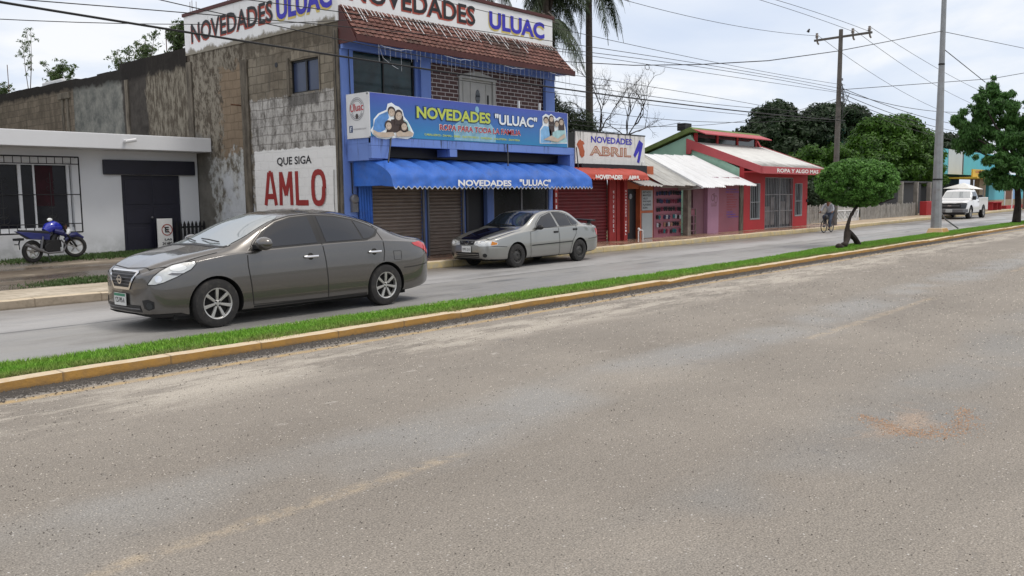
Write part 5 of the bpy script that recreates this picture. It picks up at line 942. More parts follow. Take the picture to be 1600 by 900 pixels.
b = MB(); rng = random.Random(6)
for i in range(16):
    a = rng.uniform(0, 6.28); L_ = rng.uniform(.5, 1.05); b.tube([(26.2, 9.1, 1.25), (26.3+L_*.5*math.cos(a), 9.1+L_*.5*math.sin(a), 1.27+rng.uniform(-.02, .08)), (26.4+L_*math.cos(a), 9.1+L_*math.sin(a), 1.42+rng.uniform(0, .15))], [.035, .022, .01], 6)
b.build('branches', 'bark_dark', t, smooth=True)
# right-hand street tree
cl_ = [((47.18, 10.63, 6.05), (0.27, 0.27, 0.61)), ((47.48, 10.77, 5.39), (0.42, 0.42, 0.55)), ((47.39, 11.01, 4.54), (0.55, 0.55, 0.39)), ((48.75, 10.52, 6.48), (0.33, 0.33, 0.55)), ((48.38, 9.99, 5.75), (0.39, 0.39, 0.55)), ((48.6, 10.54, 4.84), (0.48, 0.48, 0.45)), ((47.14, 7.78, 6.42), (0.33, 0.33, 0.61)), ((48.39, 8.59, 5.45), (0.48, 0.48, 0.61)), ((47.17, 11.59, 5.12), (0.21, 0.21, 0.24)), ((46.77, 11.11, 4.6), (0.33, 0.33, 0.3)), ((47.43, 11.29, 3.87), (0.48, 0.48, 0.33)), ((46.26, 9.67, 3.24), (0.58, 0.58, 0.33)), ((47.18, 10.02, 2.48), (0.55, 0.55, 0.3)), ((47.18, 8.86, 3.81), (0.61, 0.61, 0.48)), ((48.45, 8.92, 4.18), (0.67, 0.67, 0.61)), ((48.53, 8.99, 3.08), (0.67, 0.67, 0.48)), ((46.57, 8.4, 2.78), (0.52, 0.52, 0.33)), ((46.82, 9.27, 1.99), (0.42, 0.42, 0.21)), ((47.55, 8.54, 2.12), (0.61, 0.61, 0.3)), ((49.97, 8.64, 5.3), (0.79, 0.79, 0.79)), ((49.75, 8.25, 3.78), (0.91, 0.91, 0.79)), ((48.09, 7.6, 2.42), (0.73, 0.73, 0.42)), ((46.55, 9.28, 4.08), (0.48, 0.48, 0.36)), ((48.46, 9.33, 4.84), (0.42, 0.42, 0.42)), ((47.04, 8.3, 6.05), (0.18, 0.18, 0.36)), ((46.2, 9.13, 5.6), (0.18, 0.18, 0.3))]
t = thing('street_tree', 'leafy street tree with curved dark trunk on the median at the right edge', 'tree', (48.2, 9.1, .13))
MB().tube([(48.1, 9.1, .1), (48.3, 9.1, 1.0), (48.05, 9.1, 1.7), (47.9, 9.1, 2.2), (48.6, 9.1, 3.1)], [.20, .15, .13, .13, .10], 10).build('trunk', 'bark_dark', t, smooth=True)
limbs(t, 'bark_dark', (48.2, 9.1, 2.6), [(c, (48.2, 9.1, 2.7), .09) for c, r in cl_[:11]], .1, 4, 'limbs')
rg = random.Random(9); cl2 = []
for c_, r_ in cl_:
    for i in range(18): cl2.append(((c_[0]+rg.gauss(0, r_[0]*.58), c_[1]+rg.gauss(0, r_[1]*.58), c_[2]+rg.gauss(0, r_[2]*.6)), (rg.uniform(.12, .30),)*2+(rg.uniform(.10, .26),)))
leaves(t, 'leaf_mango', cl2, 78000, .115, 21, droop=1.6, shell=.05, aspect=3.6)
# background trees
def clumpy(c, r, k, seed, small): return dome(*c, *r, k, small, seed)
tree('shade_tree', 'huge dark round tree rising behind the red and green house', (69, 30, 0), 3.5, .5, clumpy((69.2, 30, 5.4), (4.4, 4.4, 3.7), 70, 1, 1.15), 'leaf_dark', 80000, .19, 31, shell=.3, gap=2.4)
tree('shade_tree', 'dark lower tree crown beside the utility pole behind the dark round tree', (80, 32, 0), 3, .4, clumpy((81.5, 32, 4.2), (5, 4, 2.6), 50, 2, 1.1), 'leaf_dark', 30000, .17, 32, shell=.3, gap=2.4)
tree('laurel_tree', 'broad bright green bushy tree over the white picket fence', (63, 20, 0), 2.2, .35, clumpy((66.6, 21, 3.75), (5.8, 2.9, 3.4), 105, 3, .95)+clumpy((70.6, 19.6, 2.9), (3.9, 1.1, 1.7), 40, 33, .6), 'leaf_bright', 120000, .14, 33, shell=.3, gap=2.4)
tree('laurel_tree', 'darker green tree on the left of the bright green bushy tree', (56, 22, 0), 2, .3, clumpy((56.8, 22, 3.0), (2.6, 2.6, 1.7), 34, 4, .7), 'leaf_bright', 24000, .11, 34, shell=.3, gap=2.4)
tree('shade_tree', 'dark tree top showing above the left side of the bright green tree', (103, 38, 0), 5, .4, clumpy((104, 38, 8.8), (4.5, 4, 3.4), 40, 5, 1.2), 'leaf_dark', 26000, .22, 35, shell=.3, gap=2.4)
tree('shade_tree', 'dark tree top showing between bright green tree and lamp post', (114, 38, 0), 5, .4, clumpy((116.5, 38, 7.0), (7.5, 4, 4.2), 55, 6, 1.3), 'leaf_dark', 34000, .22, 36, shell=.3, gap=2.4)
tree('shade_tree', 'dark spreading tree right of the lamp post above the turquoise building', (124, 32, 0), 4, .4, clumpy((124, 32, 6.0), (8, 4, 3.2), 50, 7, 1.2), 'leaf_dark', 30000, .22, 37, shell=.3, gap=2.4)
tree('hedge_bush', 'dark green bushes behind the picket fence right of the red house', (46, 19, 0), .8, .12, clumpy((49, 18.6, 1.4), (7.0, .8, .95), 60, 8, .5), 'leaf_dark', 30000, .09, 38, cat='bush', shell=.2)
tree('conifer_tree', 'dark feathery tree behind the banner right end and palm trunk', (27.2, 24, 0), 2, .15, [((27.6, 24, 4.6), (.7, .8, 1.0)), ((29.2, 24, 5.6), (.4, .4, .9)), ((30.3, 24, 5.4), (.35, .5, 1.0)), ((31.3, 24, 4.9), (.5, .6, 1.0)), ((32.6, 24, 4.7), (.5, .8, .9)), ((29.6, 24, 4.3), (1.4, .8, 1.0)), ((27.6, 24.5, 3.2), (1, .8, 1.2)), ((28.4, 24, 5.1), (.5, .8, .7)), ((33.4, 24, 4.0), (1, .8, .7))], 'leaf_conifer', 40000, .085, 39, shell=.2, droop=-1.2, aspect=4)
# palms
def palm(label, x, y, zt, nf, L_, seed, r_=.17, drop=1.0, fan=True, m='leaf_palm', skirt=True):
    t = thing('palm_tree', label, 'palm', (x, y, 0)); MB().tube([(x, y, -.05), (x+.02, y, zt*.5), (x, y, zt)], [r_*1.25, r_*1.05, r_*.85], 12).build('trunk', 'bark_palm', t, smooth=True)
    rng = np.random.default_rng(seed); V = []; k = 0
    for i in range(nf):
        a = rng.uniform(0, 2*np.pi); el = rng.uniform(-.75, 1.15); Lf = L_*rng.uniform(.8, 1.1); ca, sa = np.cos(a), np.sin(a)
        pts_ = []; 
        for s_ in np.linspace(0, 1, 15):
            hor = Lf*s_*np.cos(el)*(1-.22*s_*s_); ver = Lf*(s_*np.sin(el)-drop*.62*s_*s_); pts_.append(np.array([x+ca*hor, y+sa*hor, zt+.1+ver]))
        for j in range(1, 15):
            p, q = pts_[j-1], pts_[j]; d_ = (q-p)/np.linalg.norm(q-p); sd = np.cross(d_, [0, 0, 1]); sd /= np.linalg.norm(sd)+1e-6
            V.append([p-sd*.02, p+sd*.02, q+sd*.015, q-sd*.015])
            for h_ in range(4):
                b0 = p+(q-p)*(h_/4); s_ = (j+h_/4)/15; ll = Lf*.27*(np.sin(np.pi*min(1, s_*1.02+.06)))**.6*rng.uniform(.75, 1.15)
                for sg_ in (-1, 1):
                    dr_ = sd*sg_*.75+d_*.55+np.array([0, 0, -rng.uniform(.35, 1.1)]); dr_ /= np.linalg.norm(dr_); w_ = d_*.022
                    mid = b0+dr_*ll*.55; tip = b0+dr_*ll*.85+np.array([0, 0, -ll*.35]); V.append([b0-w_, b0+w_, mid+w_*.9, mid-w_*.9]); V.append([mid-w_*.9, mid+w_*.9, tip+w_*.15, tip-w_*.15])
    V = np.array(V); raw('fronds', V.reshape(-1, 3), np.arange(len(V)*4).reshape(-1, 4), m, t)
    if skirt:
        b = MB(); rg = random.Random(seed)
        for i in range(46):
            a = rg.uniform(0, 6.28); l_ = rg.uniform(.4, 1.1); z0_ = zt-rg.uniform(-.3, .6); c_, s_ = math.cos(a), math.sin(a); b.tube([(x+.12*c_, y+.12*s_, z0_+.2), (x+.34*c_, y+.34*s_, z0_), (x+.24*c_, y+.24*s_, z0_-l_)], [.05, .06, .01], 4)
        b.build('dead_leaf_skirt', 'bark_palm', t)
    return t
palm('tall palm with bare trunk standing right of the blue shop', 34.5, 25, 12.5, 30, 3.1, 11, .17)
palm('palm with crown just behind the right end of the roof sign', 31.2, 25, 11.0, 28, 3.0, 12, .16)
palm('shorter palm whose fronds hang beside the tiled eave', 25.4, 20.4, 7.9, 14, 2.4, 16, .12, 1.3)
palm('palm behind the middle of the roof sign with only fronds showing', 27.5, 25.5, 11.3, 26, 2.8, 13, .16)
palm('palm trunk and fronds peeking over the roof sign left of the letters ULUAC', 24.8, 25, 11.0, 24, 2.6, 15, .16)
palm('distant coconut palm with feathery crown right of the lamp post', 138, 32, 10.6, 24, 4.2, 14, .2, .9, skirt=False)
# bare tree
t = thing('bare_tree', 'leafless twisted grey tree behind the red shop sign', 'tree', (35.5, 24, 0)); b = MB(); rng = random.Random(14)
def grow(p, d_, L_, r_, lv):
    pts_ = [p]; q = p.copy(); dd = d_.copy()
    for i in range(5):
        dd = (dd+Vector((rng.gauss(0, .22), rng.gauss(0, .15), rng.gauss(.06, .18)))).normalized(); q = q+dd*L_/5; pts_.append(q.copy())
    b.tube(pts_, [r_*(1-.13*i) for i in range(6)], 5 if lv else 7, cap=False)
    if lv < 5:
        for i in range(3 if lv < 2 else 3):
            k = rng.choice((2, 3, 4, 5)); d2 = (dd+Vector((rng.gauss(0, .7), rng.gauss(0, .5), rng.gauss(.1, .5)))).normalized(); grow(pts_[k], d2, L_*rng.uniform(.5, .75), r_*.55, lv+1)
for bx_, dx_, L0 in ((33.9, -.05, 2.6), (34.3, .1, 2.9), (35.0, .28, 2.7), (35.4, .1, 2.3)): grow(Vector((bx_, 24, 2.6)), Vector((dx_, 0, 1)).normalized(), L0, .065, 0)
b.tube([(34.6, 24, -.05), (34.5, 24, 1.4), (34.3, 24, 2.8)], [.2, .16, .1], 8).tube([(34.6, 24, 1.2), (35.1, 24, 2.8)], [.14, .1], 8); b.build('trunk', 'bark_dark', t)
# plants growing over the block wall
def weedtree(label, x, y, z, h_, w_, n, seed, size=.06, spindly=False):
    t = thing('wall_plant', label, 'plant', (x, y, z), 'plants growing over the block wall'); rg = random.Random(seed); b = MB(); cl = []
    for i in range(3 if spindly else 9):
        tx = rg.uniform(-w_, w_)*.5; hh = h_*rg.uniform(.55, 1) if i else h_; pts_ = [(x, y, z), (x+rg.uniform(-.1, .1), y+tx*.5, z+hh*.5), (x+rg.uniform(-.1, .1), y+tx, z+hh)]; b.tube(pts_, [.018, .012, .005], 4)
        for s_ in range(12 if spindly else 7):
            f_ = rg.uniform(.15 if not spindly else .3, 1); q = Vector(pts_[0]).lerp(Vector(pts_[2]), f_); sd = rg.uniform(-1, 1)*w_*(.45 if spindly else .4)*(1.1-f_*.7); e_ = q+Vector((rg.uniform(-.2, .2), sd, .12)); b.tube([q, e_], [.006, .003], 3); cl.append((tuple(e_), (.10, .16, .07))); 
            if not spindly: cl.append((tuple(q), (.12, .2, .12)))
    b.build('stems', 'bark_grey', t); leaves(t, 'leaf_weed', cl, n, size, seed, shell=.1, name='foliage', aspect=3)
weedtree('tall spindly sapling rising far left over the dark wall', 13.2, 36.0, 5.6, 2.6, 1.1, 520, 1, .05, True); weedtree('round green bush over the left part of the dark wall', 13.2, 33.0, 5.6, 1.1, 2.4, 2600, 2); weedtree('low leafy bush at the left edge over the dark wall', 13.2, 39.0, 5.6, .9, 1.8, 1500, 3)
weedtree('loose shrub in the middle of the dark wall top', 13.0, 27.6, 5.55, .9, 1.6, 900, 4); weedtree('leggy shrub left of the thin rod on the dark wall', 13.0, 26.1, 5.6, 1.1, 1.4, 1100, 5); weedtree('thick green shrub near the white roof sign', 13.0, 24.2, 5.75, 1.05, 1.3, 2000, 6); weedtree('small green tuft touching the back edge of the white roof sign', 13.0, 22.9, 5.75, .75, .5, 500, 7)
tag(MB().tube([(13.0, 24.85, 5.6), (13.0, 24.85, 6.75)], .014, 5).build('metal_rod', 'rust', None, (13, 24.85, 5.6)), 'thin rusty rod standing on the dark wall', 'rod'); tag(MB().box(12.75, 12.95, 31.9, 33.6, 5.6, 5.95).build('roof_block', 'white_trim', None, (12.9, 32.5, 5.6), bevel=.04), 'pale block lying on top of the dark wall by the bush', 'block')
tag(MB().tube([(12.9, 37.2, 5.6), (12.9, 37.2, 7.0)], .014, 5).build('metal_rod', 'rust', None, (12.9, 37.2, 5.6)), 'thin upright rod left of the spindly sapling', 'rod')
# ================================================================= VEHICLES
def carpaint(name, c, metal=.6, rough=.35, dirt=0.): 
    b = NB(name); k = c4(c); x, y, z = b.sep()
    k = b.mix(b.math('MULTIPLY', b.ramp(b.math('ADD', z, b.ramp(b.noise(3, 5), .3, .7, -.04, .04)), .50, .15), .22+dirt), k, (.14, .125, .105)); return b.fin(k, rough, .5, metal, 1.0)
carpaint('paint_grey_brown', (.118, .112, .106), .75, .26); carpaint('paint_silver', (.30, .30, .283), .7, .30, .12); carpaint('paint_truck', (.72, .72, .72), .0, .35, .0)
mat('tyre_rubber', (.022, .021, .021), .85, .2, 9, dirt=(.07, .065, .055), dirtamt=.5); mat('alloy', (.48, .47, .45), .35, .1, 5, metal=.7); mat('steel_wheel', (.06, .058, .055), .5, .3, 6, metal=.4); mat('wheel_dark', (.012, .012, .012), .8, .1)
mat('chrome', (.75, .75, .76), .12, 0, metal=1.0); mat('black_plastic', (.012, .012, .013), .45, .1, 5); mat('black_gloss', (.006, .006, .016), .12, 0, coat=1.); mat('underbody', (.006, .006, .006), .9, 0); mat('tail_red', (.50, .012, .015), .12, .1, 9, coat=1.); mat('amber', (.60, .22, .03), .15, .1, 9); mat('plate_white', (.62, .63, .62), .5, .05); mat('plate_green', (.04, .20, .12), .5, 0); mat('seam_dark', (.012, .011, .010), .6, 0)
glass_mat('tint_glass', (.018, .021, .028), .035, .55); glass_mat('windshield_glass', (.20, .23, .24), .05, 1.0); MATS['windshield_glass'].node_tree.nodes['Principled BSDF'].inputs['IOR'].default_value = 2.3  # pale windshield colour stands in for the bright sky reflection
b = NB('headlamp'); v = b.n('ShaderNodeTexVoronoi'); b.set(v.inputs[0], b.pos); v.inputs['Scale'].default_value = 14; k = b.mix(b.ramp(v.outputs['Distance'], .1, .6), (.80, .81, .79), (.58, .59, .58)); b.fin(k, .12, .8, .25, 1.)
glass_mat('bright_reflector', (.80, .82, .82), .15, .8)
def interp(tab, x):
    X = [r_[0] for r_ in tab]; 
    if x <= X[0]: return list(tab[0][1:])
    if x >= X[-1]: return list(tab[-1][1:])
    i = max(k_ for k_ in range(len(X)) if X[k_] <= x); i = min(i, len(X)-2); h_ = X[i+1]-X[i]; t = (x-X[i])/h_; o = []
    for c in range(1, len(tab[0])):
        def sl(k_):
            if k_ <= 0 or k_ >= len(X)-1: k2 = 0 if k_ <= 0 else len(X)-2; return (tab[k2+1][c]-tab[k2][c])/(X[k2+1]-X[k2])
            a = (tab[k_][c]-tab[k_-1][c])/(X[k_]-X[k_-1]); d_ = (tab[k_+1][c]-tab[k_][c])/(X[k_+1]-X[k_]); return 0 if a*d_ <= 0 else 2*a*d_/(a+d_)
        m0, m1 = sl(i), sl(i+1); p0, p1 = tab[i][c], tab[i+1][c]
        o.append((2*t**3-3*t**2+1)*p0+(t**3-2*t**2+t)*h_*m0+(-2*t**3+3*t**2)*p1+(t**3-t**2)*h_*m1)
    return o
def ring_pts(v):
    zb, w, zm, zs, wb, zte, wt, ztc = v
    P = [(0, zb), (w*.55, zb), (w-.09, zb+.005), (w-.015, zb+.07), (w, zm), (w-.012, (zm+zs)/2+.03), (wb+(w-wb)*.35, zs-.022), (wb, zs), (wb-(wb-wt)*.45, zs+(zte-zs)*.5), (wt+.012, zte-.02), (wt-.05, zte+.012), (wt*.5, ztc-(ztc-zte)*.22), (0, ztc)]
    out = []; n_ = len(P)
    for i in range(n_-1):
        p0, p1, p2, p3 = P[max(i-1, 0)], P[i], P[i+1], P[min(i+2, n_-1)]
        for k_ in range(4):
            t = k_/4; f = .38; m1 = [(p2[c]-p0[c])*f for c in (0, 1)]; m2 = [(p3[c]-p1[c])*f for c in (0, 1)]
            out.append(tuple((2*t**3-3*t**2+1)*p1[c]+(t**3-2*t**2+t)*m1[c]+(-2*t**3+3*t**2)*p2[c]+(t**3-t**2)*m2[c] for c in (0, 1)))
    out.append(P[-1]); return out
TWIN = {}
class Car:
    def __init__(s, root, tab, nst=130):
        s.root = root; s.o = ORG[root.name]; x0, x1 = tab[0][0], tab[-1][0]; V = []; xs = []
        for i in range(nst+1):
            t = i/nst; t = .5-.5*math.cos(math.pi*t) if True else t; t = t*.45+(i/nst)*.55; xs.append(x0+(x1-x0)*t)
        for x_ in xs:
            r_ = ring_pts(interp(tab, x_)); V += [(x_, -y_, z_) for y_, z_ in r_]+[(x_, y_, z_) for y_, z_ in r_[-2:0:-1]]
        m_ = len(V)//len(xs); F = [(i*m_+j, i*m_+(j+1) % m_, (i+1)*m_+(j+1) % m_, (i+1)*m_+j) for i in range(len(xs)-1) for j in range(m_)]
        F += [tuple(range(m_)), tuple(range((len(xs)-1)*m_, len(xs)*m_))[::-1]]
        s.V = [Vector(v) for v in V]; s.F = F; s.bvh = BVHTree.FromPolygons(s.V, F); s.b = MB(); s.b.add([v+s.o for v in s.V], F)
    def body(s, mats, wheels, r_):
        o = s.b.build('body', mats, s.root, smooth=False); o.parent = None; o.location = (0, 0, 0); cut = []
        for (wx, wz) in wheels:
            for sg in (-1, 1):
                c = MB().lathe([(0, 0), (r_, 0), (r_, .30), (0, .30)], (0, 0, 0), 'y', 36)
                co = c.build('cut', mats[0]); co.location = (wx, sg*s.w if sg > 0 else -s.w, wz); 
                if sg > 0: co.location.y = s.w-.24
                else: co.location.y = -s.w-.06
                co.scale = (1, 1, 1); cut.append(co); md = o.modifiers.new('b', 'BOOLEAN'); md.object = co; md.operation = 'DIFFERENCE'; md.solver = 'EXACT'
        bpy.context.view_layer.update(); dg = bpy.context.evaluated_depsgraph_get(); me = bpy.data.meshes.new_from_object(o.evaluated_get(dg))
        o.modifiers.clear(); o.data = me
        for c in cut: bpy.data.objects.remove(c)
        me.materials.clear(); [me.materials.append(MATS[q]) for q in mats]
        for p in me.polygons:
            c = p.center; mi = 0
            for wx, wz in wheels:
                d_ = math.hypot(c.x-wx, c.z-wz); 
                if d_ < r_*1.02 and (abs(p.normal.y) > .9 and abs(c.y) < s.w-.18 or abs(d_-r_) < .03 and abs(p.normal.y) < .35 and (p.normal.x*(wx-c.x)+p.normal.z*(wz-c.z)) > 0): mi = 1
            if p.normal.z < -.75 and c.z < .35: mi = 1
            p.material_index = mi
        me.polygons.foreach_set('use_smooth', [True]*len(me.polygons)); me.set_sharp_from_angle(angle=R(32)); o.parent = s.root; s.bo = o; return o
    def frame(s, kind, a=0):
        if kind == 'side': return lambda u, v: (Vector((u, -3, v)), Vector((0, 1, 0)))
        if kind == 'far': return lambda u, v: (Vector((u, 3, v)), Vector((0, -1, 0)))
        if kind == 'front': return lambda u, v: (Vector((-2, u, v)), Vector((1, 0, 0)))
        if kind == 'rear': return lambda u, v: (Vector((9, u, v)), Vector((-1, 0, 0)))
        if kind == 'top': return lambda u, v: (Vector((u, v, 4)), Vector((0, 0, -1)))
        if kind == 'obl':   # seen from the front corner: a = angle from the front
            d_ = Vector((math.cos(a), math.sin(a), 0)); e_ = Vector((-math.sin(a), math.cos(a), 0)); return lambda u, v: (e_*u+Vector((0, 0, v))-d_*3, d_)
    def hit(s, fr, u, v, off):
        o_, d_ = fr(u, v); h_, n_, i_, di = s.bvh.ray_cast(o_, d_)
        if h_ is None: return None
        if n_.dot(d_) > 0: n_ = -n_
        return h_+n_*off+s.o
    def patch(s, name, m, poly, kind='side', off=.004, step=.04, mirror=False, parent=None, a=0):
        fr = s.frame(kind, a); n_ = len(poly); P = []
        for i in range(n_):
            p, q = Vector(poly[i]), Vector(poly[(i+1) % n_]); k_ = max(1, int((q-p).length/step)); P += [p.lerp(q, j/k_) for j in range(k_)]
        nb = len(P); x0, x1 = min(p.x for p in P), max(p.x for p in P); y0, y1 = min(p.y for p in P), max(p.y for p in P)
        def inside(x_, y_):
            c = False
            for i in range(n_):
                a_, b_ = poly[i], poly[(i+1) % n_]
                if (a_[1] > y_) != (b_[1] > y_) and x_ < (b_[0]-a_[0])*(y_-a_[1])/(b_[1]-a_[1])+a_[0]: c = not c
            return c
        u = x0+step/2
        while u < x1:
            v = y0+step/2
            while v < y1:
                if inside(u, v): P.append(Vector((u, v)))
                v += step
            u += step
        r_ = geometry.delaunay_2d_cdt(P, [], [list(range(nb))], 1, 1e-5); vs, fs = r_[0], r_[2]
        Q = [s.hit(fr, p.x, p.y, off) for p in vs]; keep = [i for i, q in enumerate(Q) if q is not None]; ix = {i: j for j, i in enumerate(keep)}
        ff = [tuple(ix[i] for i in f) for f in fs if all(i in ix for i in f)]
        if not ff: print('EMPTY PATCH', name); return None
        me = MB().add([Q[i] for i in keep], ff).build(name, m, parent or s.root); me.data.polygons.foreach_set('use_smooth', [True]*len(me.data.polygons))
        if mirror:   # the other side of the car carries the same piece
            tw = MB().add([(Q[i].x, 2*s.o.y-Q[i].y, Q[i].z) for i in keep], [f[::-1] for f in ff]).build(name, m, TWIN.get(parent.name, parent) if parent else s.root); tw.data.polygons.foreach_set('use_smooth', [True]*len(tw.data.polygons)); TWIN[me.name] = tw
        return me
    def seam(s, pts_, kind='side', w_=.006, off=.003, name='seam', m='seam_dark', mirror=True, parent=None, closed=False, a=0):
        fr = s.frame(kind, a); pts_ = [Vector(p) for p in pts_]; 
        if closed: pts_.append(pts_[0])
        P = []
        for p, q in zip(pts_, pts_[1:]):
            k_ = max(1, int((q-p).length/.03)); P += [p.lerp(q, j/k_) for j in range(k_)]
        P.append(pts_[-1]); b = MB(); b2 = MB(); rows = []
        for i, p in enumerate(P):
            t = (P[min(i+1, len(P)-1)]-P[max(0, i-1)]).normalized(); n_ = Vector((-t.y, t.x))*w_; a_, c_ = s.hit(fr, p.x+n_.x, p.y+n_.y, off), s.hit(fr, p.x-n_.x, p.y-n_.y, off)
            rows.append((a_, c_) if a_ and c_ else None)
        for r0, r1 in zip(rows, rows[1:]):
            if r0 and r1 and (r0[0]-r1[0]).length < .3:
                b.add([r0[0], r0[1], r1[1], r1[0]], [(0, 1, 2, 3)])
                if mirror: b2.add([Vector((q.x, 2*s.o.y-q.y, q.z)) for q in (r0[0], r0[1], r1[1], r1[0])], [(3, 2, 1, 0)])
        if b2.f: b2.build(name, m, TWIN.get(parent.name, parent) if parent else s.root)
        if b.f: return b.build(name, m, parent or s.root)
def wheel(root, x, y, z, r_, rr, side, style, w_=.19):
    """side -1: outer face towards -y"""
    o = Vector((x, y, z)); s_ = side; h_ = w_/2
    prof = [(rr*.97, -h_*.7), (rr*1.04, -h_*.97), (r_*.86, -h_*1.04), (r_*.955, -h_*.93), (r_, -h_*.62), (r_, h_*.62), (r_*.955, h_*.93), (r_*.86, h_*1.04), (rr*1.0, h_), (rr*.9, h_*.6)]
    prof = [(a, c*-s_*-1) for a, c in prof]; w = MB().lathe(prof, o, 'y', 40).build('wheel', 'tyre_rubber', root, smooth=True)
    fy = s_*h_
    rm = MB().lathe([(rr*.88, fy*.35), (rr*.90, fy*.86), (rr*1.0, fy*.94), (rr*1.0, fy*.6)], o, 'y', 40)
    if style == 'alloy':
        for k_ in range(7):
            a = k_*2*math.pi/7+math.pi/2; c_, sn = math.cos(a), math.sin(a)
            def P(rad, lat, d_): return o+Vector((c_*rad-sn*lat, fy*d_, sn*rad+c_*lat))
            rm.hexa([P(rr*.16, -rr*.085, .55), P(rr*.16, rr*.085, .55), P(rr*.93, rr*.125, .70), P(rr*.93, -rr*.125, .70)], [P(rr*.16, -rr*.06, .80), P(rr*.16, rr*.06, .80), P(rr*.93, rr*.10, .90), P(rr*.93, -rr*.10, .90)])
        rm.lathe([(0, fy*.86), (rr*.14, fy*.86), (rr*.22, fy*.78), (rr*.24, fy*.5)], o, 'y', 20)
        rim = rm.build('rim', 'alloy', w, bevel=.003); MB().lathe([(0, fy*.2), (rr*.9, fy*.2)], o, 'y', 24).build('brake_disc', 'wheel_dark', w)
        for k_ in range(4): a = k_*math.pi/2+.7; MB().sphere(o+Vector((rr*.17*math.cos(a), fy*.86, rr*.17*math.sin(a))), (.012, .008, .012), 8, 5).build('lug_nut', 'wheel_dark', w)
    else:
        m2 = 'steel_wheel' if style == 'steel' else 'alloy'
        rm.lathe([(0, fy*.62), (rr*.22, fy*.66), (rr*.26, fy*.80), (rr*.55, fy*.72), (rr*.72, fy*.45), (rr*.9, fy*.5)], o, 'y', 32); rim = rm.build('rim', m2, w, smooth=True); b = MB()
        for k_ in range(8): a = k_*math.pi/4; b.lathe([(0, 0), (.022, 0)], o+Vector((rr*.72*math.cos(a), fy*.56, rr*.72*math.sin(a))), 'y', 10)
        b.build('rim_holes', 'wheel_dark', w)
    return w
# ---------------------------------------------------------------- grey-brown sedan on the far road
car = thing('sedan_car', 'grey-brown four door sedan with tinted windows and seven-spoke alloy wheels driving left', 'car', (4.89, 10.80, 0))
tab = [(0.00, .30, .30, .45, .62, .27, .66, .18, .665), (.03, .23, .47, .45, .69, .44, .725, .32, .735), (.09, .195, .60, .46, .725, .56, .765, .44, .78), (.20, .18, .70, .47, .765, .655, .82, .53, .838), (.36, .175, .765, .48, .81, .715, .875, .60, .895), (.60, .17, .81, .50, .865, .765, .93, .66, .955), (.85, .17, .84, .52, .905, .79, .975, .70, 1.00), (1.02, .17, .85, .53, .925, .80, 1.005, .715, 1.035), (1.15, .17, .85, .53, .935, .80, 1.04, .71, 1.085), (1.35, .17, .85, .53, .945, .80, 1.115, .69, 1.185), (1.60, .17, .85, .53, .955, .80, 1.235, .645, 1.31), (1.85, .17, .85, .53, .965, .80, 1.335, .61, 1.405), (2.10, .17, .85, .53, .975, .80, 1.395, .59, 1.455), (2.45, .17, .85, .53, .985, .80, 1.42, .58, 1.485), (2.85, .17, .85, .53, .995, .80, 1.40, .575, 1.475), (3.20, .17, .85, .53, 1.0, .80, 1.345, .57, 1.43), (3.50, .175, .85, .53, 1.0, .80, 1.265, .58, 1.355), (3.80, .18, .845, .54, .985, .79, 1.155, .60, 1.245), (4.05, .19, .83, .55, .965, .775, 1.06, .63, 1.13), (4.22, .20, .815, .56, .95, .755, 1.01, .65, 1.06), (4.40, .22, .785, .57, .94, .725, .985, .64, 1.03), (4.55, .24, .73, .58, .92, .67, .965, .59, 1.01), (4.65, .27, .66, .58, .88, .60, .93, .52, .965), (4.70, .31, .56, .58, .80, .50, .84, .42, .86), (4.715, .38, .44, .58, .70, .38, .72, .3, .73)]
C_ = Car(car, tab); C_.w = .85; C_.body(['paint_grey_brown', 'underbody'], [(.83, .30), (3.63, .30)], .365)
def belt(x_): return .948+.030*(x_-1.35)/2.2
C_.patch('window_trim', 'black_plastic', [(1.36, .955), (1.42, 1.04), (1.60, 1.19), (1.85, 1.315), (2.10, 1.372), (2.45, 1.398), (2.85, 1.378), (3.20, 1.318), (3.45, 1.238), (3.62, 1.15), (3.50, 1.055), (3.30, 1.003), (2.4, .990)], 'side', .0025, .04, True)
C_.patch('side_window', 'tint_glass', [(1.50, .985), (1.56, 1.10), (1.68, 1.215), (1.88, 1.308), (2.12, 1.355), (2.38, 1.372), (2.42, 1.010), (2.0, .998)], 'side', .006, .04, True)
C_.patch('side_window', 'tint_glass', [(2.53, 1.375), (2.84, 1.352), (3.16, 1.295), (3.22, 1.024), (2.57, 1.012)], 'side', .006, .04, True)
C_.patch('side_window', 'tint_glass', [(3.185, 1.288), (3.40, 1.225), (3.56, 1.148), (3.46, 1.075), (3.35, 1.035), (3.25, 1.026)], 'side', .006, .03, True)
C_.patch('windshield', 'windshield_glass', [(-.66, 1.055), (-.70, 1.02), (0, 1.045), (.70, 1.02), (.66, 1.055), (.57, 1.36), (.50, 1.39), (0, 1.415), (-.50, 1.39), (-.57, 1.36)], 'front', .005, .05)
C_.patch('rear_window', 'tint_glass', [(-.52, 1.33), (0, 1.37), (.52, 1.33), (.60, 1.10), (0, 1.12), (-.60, 1.10)], 'rear', .005, .06)
C_.seam([(-.70, 1.02), (0, 1.04), (.70, 1.02)], 'front', .012, .004, 'cowl', 'black_plastic', False); C_.seam([(-.75, .93), (-.6, 1.06), (-.5, 1.40)], 'front', .008, .008, 'pillar_edge', 'seam_dark', True) if False else None
